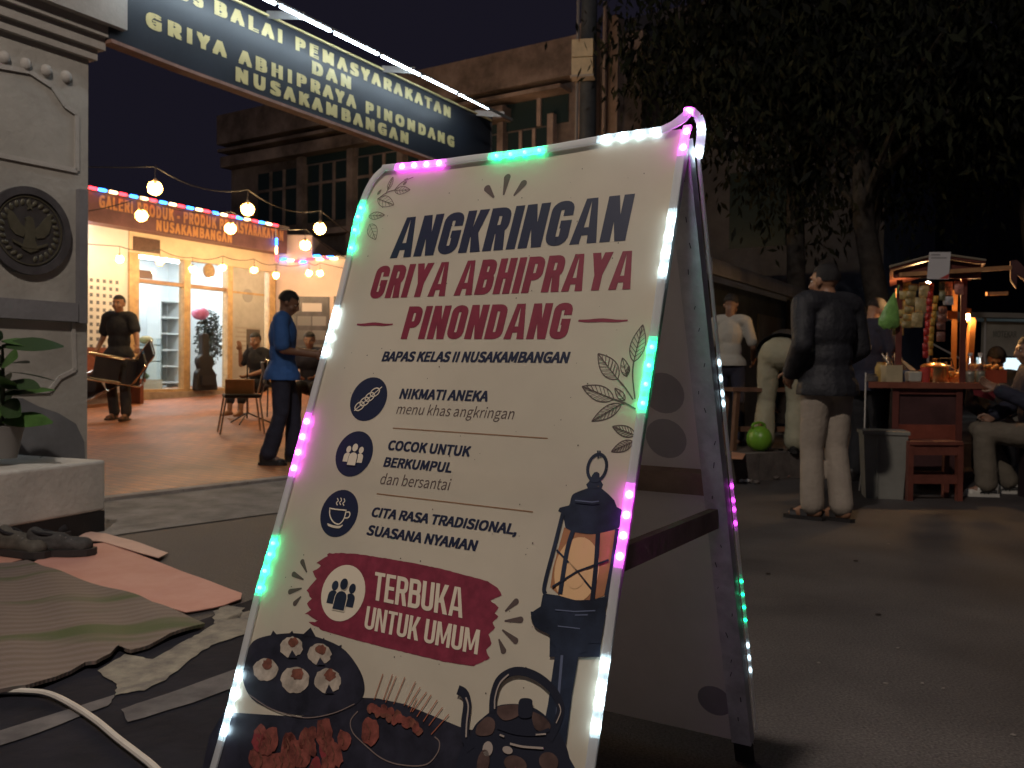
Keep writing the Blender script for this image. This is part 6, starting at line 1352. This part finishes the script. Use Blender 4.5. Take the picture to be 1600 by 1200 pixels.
# ================================================================== footway things behind the jacket man
wr = mat('bench_wood', (.15, .075, .045), .65, .3, 7, .2, 30)
q = at(1208, 700, 8.75); q.z = .24
t = thing('low_table', 'narrow dark wooden table on the footway behind the man in the jacket', 'table', q, R(6))
MB().box((0, 0, .585), (.95, .34, .035)).build('top', wr, t)
for sx in (-.42, .42):
    for sy in (-.13, .13): MB().bar((sx, sy, .566), (sx * 1.08, sy * 1.1, 0), .045, .045).build('leg', wr, t)
MB().box((0, 0, .2), (.84, .03, .05)).build('stretcher', wr, t)
q = at(1187, 701, 8.45); q.z = .242
t = thing('gas_cylinder', 'small bright green gas cylinder lying on the footway edge', 'gas cylinder', q, R(25))
grn = mat('gas_green', (.16, .36, .03), .35, .08, 8); 
mb = MB(); mb.ell((0, 0, .125), (.108, .12, .122), n=24, m=16); mb.build('tank', grn, t, True)
mb = MB(); mb.tube([(.075 * math.cos(a), .02 + .0 * a, .245 + .03 * math.sin(a)) for a in [k * .449 for k in range(15)]], .013, 8, cap=False); mb.build('guard_ring', grn, t, True)
mb = MB(); mb.tube([(.1 * math.cos(a) + .02, .08, .125 + .1 * math.sin(a)) for a in [k * .419 for k in range(16)]], .012, 8, cap=False); mb.build('foot_ring', grn, t, True)
MB().lathe([(.02, .225), (.02, .262), (.012, .27)], n=12).build('valve', mat('valve_brass', (.4, .3, .12), .4, metal=.7), t, True)
q = gnd(1206, 745)
t = thing('charcoal_bag', 'slumped black rubbish bag lying against the footway kerb', 'bag', q)
mb = MB(); mb.ell((0, 0, .09), (.21, .15, .11)); mb.ell((.08, .02, .14), (.13, .12, .08)); mb.ell((-.12, 0, .07), (.12, .12, .08)); remesh(mb, .012, 2, .06).build('bag', mat('bag_plastic', (.016, .016, .018), .4, .2, 10), t, True, weld=False)
MB().lathe([(.03, .2), (.015, .23), (.03, .27)], (.08, 0, 0), n=9).build('knot', mat('bag_plastic', (.016, .016, .018), .4), t, True)
rr = random.Random(21)
for i in range(16):
    x = rr.choice([1165, 1172, 1180, 1225, 1232, 1240, 1312, 1322, 1335, 1342, 1210, 1150]) + rr.uniform(-6, 6); y = rr.uniform(726, 757); mb = MB(); mb.ell((0, 0, .02), (rr.uniform(.02, .05), rr.uniform(.02, .04), .02), n=8, m=6)
    rm = remesh(mb, .008, 1, .03); o = rm.build('crumpled_litter', mat('litter_mix%d' % (i % 4), ((.3, .28, .27), (.12, .1, .09), (.42, .4, .4), (.2, .12, .1))[i % 4], .7), None, True, weld=False); o.location = gnd(x, y, .0); tag(o, 'crumpled scrap of litter lying along the foot of the kerb', 'litter', 'crumpled litter along the kerb')
sheet('paper_sheet', [(1143, 706), (1165, 709), (1160, 718), (1143, 717)], .252, .003, mat('paper_orange', (.45, .22, .13), .8), 'orange brown sheet of board on the footway edge by the rear sign leg', 'board', .004, seed=4)

# ================================================================== the food cart
cd = V((.52, .854, 0)); cx_ = V((.854, -.52, 0))
F0 = V((3.49, 7.5, 0))
cred = mat('cart_red', (.155, .05, .04), .45, .3, 5, .15, 30); cdk = mat('cart_dark', (.085, .04, .04), .5, .3, 5); cwd = mat('cart_beam', (.42, .22, .10), .5, .25, 7); top_m = mat('cart_top', (.24, .085, .055), .4, .25, 6)
CP = Plane(F0, (1, .03, 0), (0, 0, 1)); CP.n = V((.03, -1, 0)).normalized()
cart = thing('food_cart', 'dark red wooden food cart with little gabled roof and crowded counter', 'food cart', F0 + V((.25, .6, 0)))
cu2 = lambda x, y=600: CP.px(x, y)[0]; cz2 = lambda x, y: CP.px(x, y)[1]
TZ = .925; CL = 1.25
sh = V((.42, 1, 0)).normalized()                        # the cart runs back and a little to the right
def cbox(u0, u1, z0, z1, y0, y1):
    mb = MB(); c = [F0 + CP.ex * u + sh * y + V((0, 0, z)) for y in (y0, y1) for z in (z0, z1) for u in (u0, u1)]
    mb.add(c, [(0, 1, 3, 2), (4, 6, 7, 5), (0, 4, 5, 1), (2, 3, 7, 6), (0, 2, 6, 4), (1, 5, 7, 3)]); return mb
ul, ur = cu2(1396), cu2(1504)
wb(cbox(cu2(1357), cu2(1561), TZ - .05, TZ, -.02, CL + .02), 'counter', top_m, cart)
wb(cbox(ul, ur, .18, TZ - .051, .06, CL - .05), 'cabinet', cdk, cart)
for a, b_ in ((ul - .005, ul + .05), (ur - .05, ur + .005)): wb(cbox(a, b_, .06, TZ - .052, .02, .059), 'cabinet_stile', cred, cart)
wb(cbox(ul + .051, ur - .051, TZ - .10, TZ - .052, .03, .059), 'cabinet_rail', cred, cart); wb(cbox(ul + .051, ur - .051, .40, .57, .035, .0595), 'lower_board', mat('cart_board', (.26, .07, .045), .4, .3, 6), cart)
for u in (ul + .03, ur - .03):
    for y in (.10, CL - .1): wb(cbox(u - .025, u + .025, 0, .179, y, y + .05), 'leg', cred, cart)
for u, y, z1 in ((cu2(1403), .06, 1.78), (cu2(1504), .06, 1.80), (cu2(1403), CL - .06, 1.80), (cu2(1504), CL - .06, 1.80)):
    wb(cbox(u - .026, u + .026, TZ + .001, z1, y - .025, y + .025), 'roof_post', mat('post_lamplit', (.40, .17, .055), .45, .25, 6) if y > .5 else cred, cart)  # rear posts orange: the cart lamp's light is put into their colour
# roof: shallow gable, ridge along the cart
ra_, rb2, rm_ = cu2(1387), cu2(1534), cu2(1462)
zl, zr_, zm = cz2(1387, 424), cz2(1532, 414), cz2(1462, 404)
rf = MB()
def rp(u, z, y): return F0 + CP.ex * u + sh * y + V((0, 0, z))
for (u0, z0), (u1, z1) in (((ra_, zl), (rm_, zm)), ((rm_, zm), (rb2, zr_))): rf.slab([rp(u0, z0, -.12), rp(u1, z1, -.12), rp(u1, z1, CL + .15), rp(u0, z0, CL + .15)], (0, 0, .022))
wb(rf, 'roof', cred, cart)
mb = MB(); mb.slab([rp(ra_ + .03, zl - .055, -.05), rp(rb2 - .03, zl - .055, -.05), rp(rb2 - .03, zr_ - .002, -.05), rp(rm_, zm - .002, -.05), rp(ra_ + .03, zl - .002, -.05)], sh * .02); wb(mb, 'gable_board', cred, cart)
mb = MB(); mb.tube([rp(ra_, zl + .026, -.125), rp(rm_, zm + .026, -.125), rp(rb2, zr_ + .026, -.125)], .010, 6); wb(mb, 'roof_edging', mat('edging_foil', (.66, .58, .42), .3, metal=.7), cart)
mb = MB(); mb.bar(rp(cu2(1403), cz2(1403, 431), -.09), rp(cu2(1573), cz2(1573, 420), -.09), .04, .035); wb(mb, 'cross_beam', cwd, cart)
mb = MB(); mb.bar(rp(cu2(1546), cz2(1546, 453), .4), rp(cu2(1580), cz2(1580, 452), .4), .03, .03); wb(mb, 'rear_beam', cwd, cart)
mb = MB(); mb.slab([rp(cu2(1573), cz2(1575, 409), -.09), rp(cu2(1583), cz2(1583, 408), -.09), rp(cu2(1640), cz2(1640, 462), -.09), rp(cu2(1640), cz2(1640, 480), -.09), rp(cu2(1584), cz2(1584, 430), -.09), rp(cu2(1583), cz2(1583, 452), -.09), rp(cu2(1574), cz2(1575, 440), -.09)], sh * .06); wb(mb, 'side_roof', cdk, cart)
mb = MB(); q = rp(cu2(1517), cz2(1517, 489), .55); mb.ell(q, (.022, .022, .028), n=12, m=8); wb(mb, 'lamp_bulb', glow('cart_bulb', (1, .56, .22), 620), cart, True)
mb = MB(); mb.box(q + V((0, .0, .05)), (.05, .05, .05)); wb(mb, 'lamp_socket', cwd, cart)
mb = MB(); q2 = rp(cu2(1452), 1.80, .75); mb.ell(q2, (.03, .03, .036), n=12, m=8); wb(mb, 'lamp_bulb', glow('cart_bulb', (1, .56, .22), 620), cart, True)  # assumed second bulb, out of view under the roof, lighting the cart
wb(cbox(cu2(1483), cu2(1500), cz2(1490, 494), cz2(1490, 480), .45, .48), 'orange_rail', mat('post_lamplit', (.40, .17, .055), .45), cart)
mb = MB(); mb.bar(rp(cu2(1513), cz2(1513, 494), .6), rp(cu2(1530), cz2(1530, 494), .6), .03, .035); mb.bar(rp(cu2(1526), cz2(1526, 494), .6), rp(cu2(1521), TZ + .002, .6), .055, .05, up=(1, 0, 0)); wb(mb, 'lit_post', mat('post_lamplit', (.40, .17, .055), .45), cart)
# card hung on the gable
q = rp(cu2(1461), cz2(1461, 418), -.135)
t = thing('payment_card', 'white laminated payment card hanging from the front of the cart roof', 'card', rp(cu2(1461), cz2(1461, 438), -.135))
def cardpl(mb, x0, x1, y0, y1, d): mb.add([rp(cu2(x), cz2(x, y), -.135 - d) for x, y in ((x0, y0), (x1, y0), (x1, y1), (x0, y1))], [(0, 1, 2, 3)])
mb = MB(); mb.slab([rp(cu2(x), cz2(x, y), -.135) for x, y in ((1447, 397), (1480, 397), (1477.5, 439), (1444, 438.5))], sh * -.004); wb(mb, 'card', mat('card_white', (.56, .55, .56), .35), t)
mb = MB(); cardpl(mb, 1450, 1464, 400, 402.5, .005); cardpl(mb, 1450, 1474, 405, 407, .005); wb(mb, 'print_lines', mat('card_grey', (.28, .27, .28), .5), t)
mb = MB(); mb.add([rp(cu2(x), cz2(x, y), -.1402) for x, y in ((1463, 438), (1477, 438.3), (1478, 430))], [(0, 1, 2)]); wb(mb, 'red_corner', mat('card_red', (.42, .06, .05), .5), t)
# snack packets hanging from the roof
rr = random.Random(15)
ST_ = [(1414, 1400, 440, 524, 6, 18, 'ye', 'strip of gold snack packets at the far left of the cart front'), (1424, 1413, 443, 513, 6, 15, 'ol', 'strip of olive snack packets second from left on the cart front'), (1443, 1430, 441, 512, 3, 18, 'cl', 'strip of large clear snack bags left of the red packets'),
       (1452, 1444, 442, 560, 10, 9, 'rd', 'long strip of red sachets hanging down the middle of the cart'), (1459, 1452, 462, 556, 8, 8, 'go', 'long strip of yellow sachets beside the red ones'), (1468, 1470, 440, 470, 2, 10, 'gr', 'short strip of greenish packets under the payment card'),
       (1480, 1480, 439, 461, 1, 14, 'pk', 'pale pink snack bag hanging left at the upper right of the cart front'), (1496, 1496, 439, 461, 1, 15, 'pi', 'bigger pink snack bag hanging right at the upper right of the cart front'), (1480, 1480, 463, 477, 1, 17, 'sv', 'silver packet below the pink snack bags'), (1473, 1469, 478, 516, 3, 14, 'br', 'strip of brown coffee sachets beside the orange rail'), (1470, 1468, 518, 534, 1, 14, 'b2', 'last brown coffee sachet hanging lowest on the cart')]
PC = {'ye': (.52, .40, .15), 'ol': (.34, .27, .11), 'cl': (.46, .36, .17), 'rd': (.42, .03, .03), 'go': (.52, .33, .06), 'gr': (.22, .22, .12), 'pk': (.42, .22, .17), 'pi': (.46, .20, .16), 'sv': (.5, .5, .52), 'br': (.16, .075, .06), 'b2': (.2, .1, .08)}
for x0, x1, y0, y1, n_, wpx, c, lb in ST_:
    dpt = rr.uniform(.0, .05); t = thing('snack_packets', lb, 'snacks', rp(cu2(x1), cz2(x1, y1), dpt), 0, 'snack packets hanging from the cart roof'); mm = mat('packet_' + c, PC[c], .3, .35, 30, .6, 45, spec=.7)
    for i in range(n_):
        ya = y0 + (y1 - y0) * i / n_; yb = y0 + (y1 - y0) * (i + 1) / n_ - .6; x = x0 + (x1 - x0) * (i + .5) / n_ + rr.uniform(-1, 1); hw = wpx / 2 * .98; mb = MB(); dd = dpt + rr.uniform(-.02, .02); tl = rr.uniform(-.5, .5)
        fr = [[rp(cu2(x + a * hw * (1 if abs(b_) < .99 else .96) + b_ * tl), cz2(x, (ya + yb) / 2 + b_ * (yb - ya) / 2), dd - (1 - a * a) * (1 - b_ * b_) * .022 * sg_) for a in (-1, -.5, 0, .5, 1)] for sg_ in (1, -1) for b_ in (-1, -.8, -.3, .3, .8, 1)]
        for s0 in (0, 6):
            for k in range(5): mb.strip(fr[s0 + k], fr[s0 + k + 1])
        wb(mb, 'packet', mm, t, True)
# green carrier bag at the left post
q = rp(cu2(1392), 1.30, -.02)
t = thing('green_bag', 'translucent green plastic carrier bag hanging at the left of the cart', 'plastic bag', q)
mb = MB(); pr = [(.0, 1.62), (.03, 1.58), (.07, 1.50), (.09, 1.38), (.085, 1.30), (.04, 1.26)]; n_ = 14
zt_, zb_ = cz2(1394, 458), cz2(1388, 514); mb = MB()
for k, (r_, z) in enumerate([(.004, zt_), (.03, zt_ - .06), (.06, zt_ - .13), (.085, zt_ - .22), (.085, zb_ + .03), (.04, zb_)]):
    cxx = cu2(1399) - .02 - .045 * min(1, k / 3); mb.v += [tuple(rp(cxx + r_ * math.cos(a * .4488) * 1.05, z + .008 * math.sin(a * 2.3 + k), -.03 + r_ * .5 * math.sin(a * .4488))) for a in range(n_)]
mb.f += [(i * n_ + k, i * n_ + (k + 1) % n_, (i + 1) * n_ + (k + 1) % n_, (i + 1) * n_ + k) for i in range(5) for k in range(n_)]; mb.m = [0] * len(mb.f)
wb(mb, 'bag', mat('bag_green', (.22, .46, .12), .4, .25, 12, .4, 25), t, True); mb = MB(); mb.tube([rp(cu2(1399), zt_, -.03), rp(cu2(1402), zt_ + .07, .03)], .004, 5); wb(mb, 'handle', mat('bag_green', (.22, .46, .12), .4), t)
# things on the counter
def on_top(name, label, cat, x, y=.1, group=None): return thing(name, label, cat, rp(cu2(x), TZ + .001, y), 0, group)
px2 = 7.5 / F_PX
t = on_top('steel_pot', 'wide brass coloured cooking pot with lid on the cart counter', 'pot', 1462, .28); brass = mat('pot_brass', (.60, .40, .18), .25, .15, 8, metal=.9)
MB().lathe([(.105, 0), (.112, .02), (.112, .125), (.118, .13)], n=28).build('body', brass, t, True); MB().lathe([(.118, .131), (.10, .15), (.05, .168), (.018, .172), (.018, .19), (.026, .2), (.0, .205)], n=28).build('lid', brass, t, True)
for sx in (-1, 1): mb = MB(); mb.tube([(sx * .112, -.03, .1), (sx * .145, -.03, .1), (sx * .145, .03, .1), (sx * .112, .03, .1)], .006, 6); mb.build('handle', brass, t, True)
t = on_top('kettle', 'second shiny metal kettle behind the brass pot on the cart', 'kettle', 1484, .62); MB().lathe([(.07, 0), (.09, .04), (.085, .11), (.05, .15), (.015, .155), (.015, .18)], n=24).build('body', mat('kettle_steel', (.6, .55, .45), .2, metal=1.), t, True); mb = MB(); mb.tube([(-.07, 0, .13), (-.05, 0, .21), (.05, 0, .21), (.07, 0, .13)], .006, 6); mb.build('handle', chb, t, True); mb = MB(); mb.tube([(.08, 0, .05), (.13, 0, .12), (.15, 0, .14)], [.016, .01, .008], 8); mb.build('spout', mat('kettle_steel', (.6, .55, .45), .2, metal=1.), t, True)
t = on_top('red_tumbler', 'translucent red plastic tumbler in front of the brass pot', 'cup', 1446, .06); MB().lathe([(.034, 0), (.042, .125), (.039, .125), (.032, .01)], n=20).build('cup', mat('cup_red', (.45, .06, .05), .25, spec=.6), t, True); MB().lathe([(.033, .012), (.039, .085), (.0, .085)], n=20).build('drink', mat('tea_dark', (.09, .015, .012), .2), t, True)
t = on_top('napkin_box', 'grey white plastic box in front of the pot on the cart', 'box', 1427, .06); o = MB().box((0, 0, .045), (.115, .09, .088), taper=.92).build('box', mat('box_pale', (.46, .46, .40), .5, .1, 9), t); b_ = o.modifiers.new('b', 'BEVEL'); b_.width = .012; b_.segments = 3
MB().box((0, 0, .0935), (.06, .012, .01)).build('slot', mat('slot_dark', (.08, .07, .06), .7), t)
t = on_top('cutlery_tub', 'beige square tub of spoons at the left end of the cart counter', 'tub', 1393, .06); MB().box((0, 0, .07), (.135, .11, .14)).build('tub', mat('tub_beige', (.48, .40, .25), .55, .12, 8), t)
mb = MB(); rr = random.Random(30)
for i in range(9): mb.tube([(rr.uniform(-.05, .05), rr.uniform(-.04, .04), .1), (rr.uniform(-.08, .08), rr.uniform(-.04, .04), .2 + rr.random() * .05)], .005, 6)
mb.build('spoons', chrome, t, True)
t = on_top('straw_pack', 'bundle of pale wooden sticks leaning beside the white box', 'sticks', 1415, .12); mb = MB()
for i in range(10): mb.tube([(-.05 + i * .004, 0, .19 - i * .002), (.045 + i * .004, 0, .1)], .0045, 6)
mb.build('sticks', mat('stick_pale', (.6, .48, .3), .6), t, True); MB().box((0, .02, .05), (.06, .06, .1)).build('holder', mat('holder_blue', (.08, .1, .16), .5), t)
clr = glassy('bottle_clear', (.86, .88, .85), .72, .12); cap = mat('bottle_cap', (.5, .5, .5), .5)
for x, lb in ((1516, 'left of two clear water bottles at the right end of the counter'), (1532, 'right of two clear water bottles at the right end of the counter')):
    t = on_top('water_bottle', lb, 'bottle', x, .05, 'water bottles on the cart counter'); MB().lathe([(.036, 0), (.041, .01), (.041, .075), (.037, .085), (.041, .095), (.041, .14), (.036, .17), (.018, .215), (.016, .225)], n=22).build('bottle', clr, t, True); MB().lathe([(.018, .226), (.019, .25), (.0, .251)], n=16).build('cap', cap, t, True); MB().lathe([(.0335, .004), (.0385, .012), (.0385, .10), (.0, .10)], n=20).build('water', mat('bottle_fill', (.45, .42, .33), .2, .3, 20), t, True)
t = on_top('fried_snack_tray', 'red tray heaped with golden fried snacks behind the bottles', 'tray', 1547, .3); MB().box((0, 0, .055), (.24, .2, .11)).build('tray', mat('tray_red', (.30, .06, .03), .45, .2, 6), t); mb = MB(); rr = random.Random(40)
for i in range(34): mb.ell((rr.uniform(-.10, .10), rr.uniform(-.08, .08), .115 + rr.random() * .035), (rr.uniform(.018, .032), rr.uniform(.016, .028), rr.uniform(.012, .02)), M.Rotation(rr.random() * 3, 3, 'Z'), 10, 7)
mb.build('snacks', mat('fried_gold', (.55, .27, .07), .6, .35, 30, .4, 60), t, True)
t = on_top('second_snack_tray', 'flat tray of golden fritters between the pot and the right post', 'tray', 1491, .5); MB().box((0, 0, .02), (.26, .3, .04)).build('tray', mat('tray_orange', (.42, .13, .03), .45), t); mb = MB()
for i in range(26): mb.ell((rr.uniform(-.10, .10), rr.uniform(-.12, .12), .05 + rr.random() * .04), (rr.uniform(.02, .034), rr.uniform(.02, .03), .016), M.Rotation(rr.random() * 3, 3, 'Z'), 10, 7)
mb.build('fritters', mat('fritter_gold', (.6, .34, .09), .6, .3, 30), t, True)
for i, (x, c, r_, h, lb) in enumerate([(1405, (.05, .05, .07), .022, .12, 'short dark jar beside the cutlery tub'), (1376, (.42, .28, .08), .05, .15, 'yellow plastic container at the far left of the counter'), (1362, (.10, .09, .085), .05, .05, 'dark crumpled cloth at the left corner of the counter')]):
    t = on_top(('dark_jar', 'yellow_container', 'crumpled_cloth')[i], lb, ('jar', 'container', 'cloth')[i], x, .08 + .1 * (i == 1)); MB().lathe([(r_ * .9, 0), (r_, h * .1), (r_, h * .8), (r_ * .7, h), (0, h)], n=18).build('body', mat('jar%d' % i, c, .4, .3, 14), t, True)
    MB().lathe([(r_ * .72, h + .001), (r_ * .72, h + .015), (0, h + .016)], n=16).build('lid', mat('jar_lid%d' % i, tuple(v * .7 for v in c), .4), t, True)
sheet_ = MB(); sheet_.add([rp(cu2(1520), TZ - .052, -.005), rp(cu2(1559), TZ - .052, -.005), rp(cu2(1553), TZ - .15, -.012), rp(cu2(1522), TZ - .10, -.012)], [(0, 1, 2, 3)]); sheet_.slab([rp(cu2(1520), TZ - .052, -.006), rp(cu2(1559), TZ - .052, -.006), rp(cu2(1553), TZ - .15, -.014), rp(cu2(1522), TZ - .10, -.014)], sh * .006); solo(sheet_, 'red_cloth', mat('cloth_red', (.16, .012, .02), .8, .2, 8), rp(cu2(1540), TZ - .1, 0), 'dark red cloth hanging under the right end of the counter', 'cloth')
# wooden stool in front, and the bin
q = at(1449, 770, 7.15); q.z = 0
t = thing('wooden_stool', 'dark red wooden stool standing in front of the cart cabinet', 'stool', q, R(3)); sw = mat('stool_red', (.20, .065, .045), .45, .3, 6, .15, 30)
MB().box((0, 0, .455), (.43, .26, .028)).build('seat', sw, t)
for sy in (-.1, .1): MB().box((0, sy, .40), (.36, .022, .08)).build('apron', sw, t); MB().box((0, sy, .17), (.36, .022, .07)).build('rail', sw, t)
for sx in (-.2, .2):
    for sy in (-.1, .1): MB().box((sx, sy, .22), (.042, .042, .44)).build('leg', sw, t)
q = at(1378, 768, 7.25); q.z = 0
t = thing('rubbish_bin', 'grey square plastic rubbish bin standing left of the cart', 'bin', q, R(-14)); bn = mat('bin_grey', (.24, .24, .215), .5, .12, 5, .1, 20)
MB().box((0, 0, .255), (.33, .30, .51), taper=.84).build('body', bn, t); MB().box((0, 0, .525), (.355, .325, .028)).build('rim', bn, t); MB().box((-.06, -.150, .25), (.012, .006, .46)).build('rib', bn, t)
q = gnd(1338, 742); wq = MB(); wq.tube([rp(cu2(1352), 1.0, .1), rp(cu2(1352), .6, .05), rp(cu2(1351), .3, .02), rp(cu2(1346), .02, -.05)], .006, 6); solo(wq, 'power_cord', mat('cord_white', (.5, .48, .45), .6), rp(cu2(1346), .02, -.05), 'thin white power cord hanging from the counter beside the bin', 'cord', True)
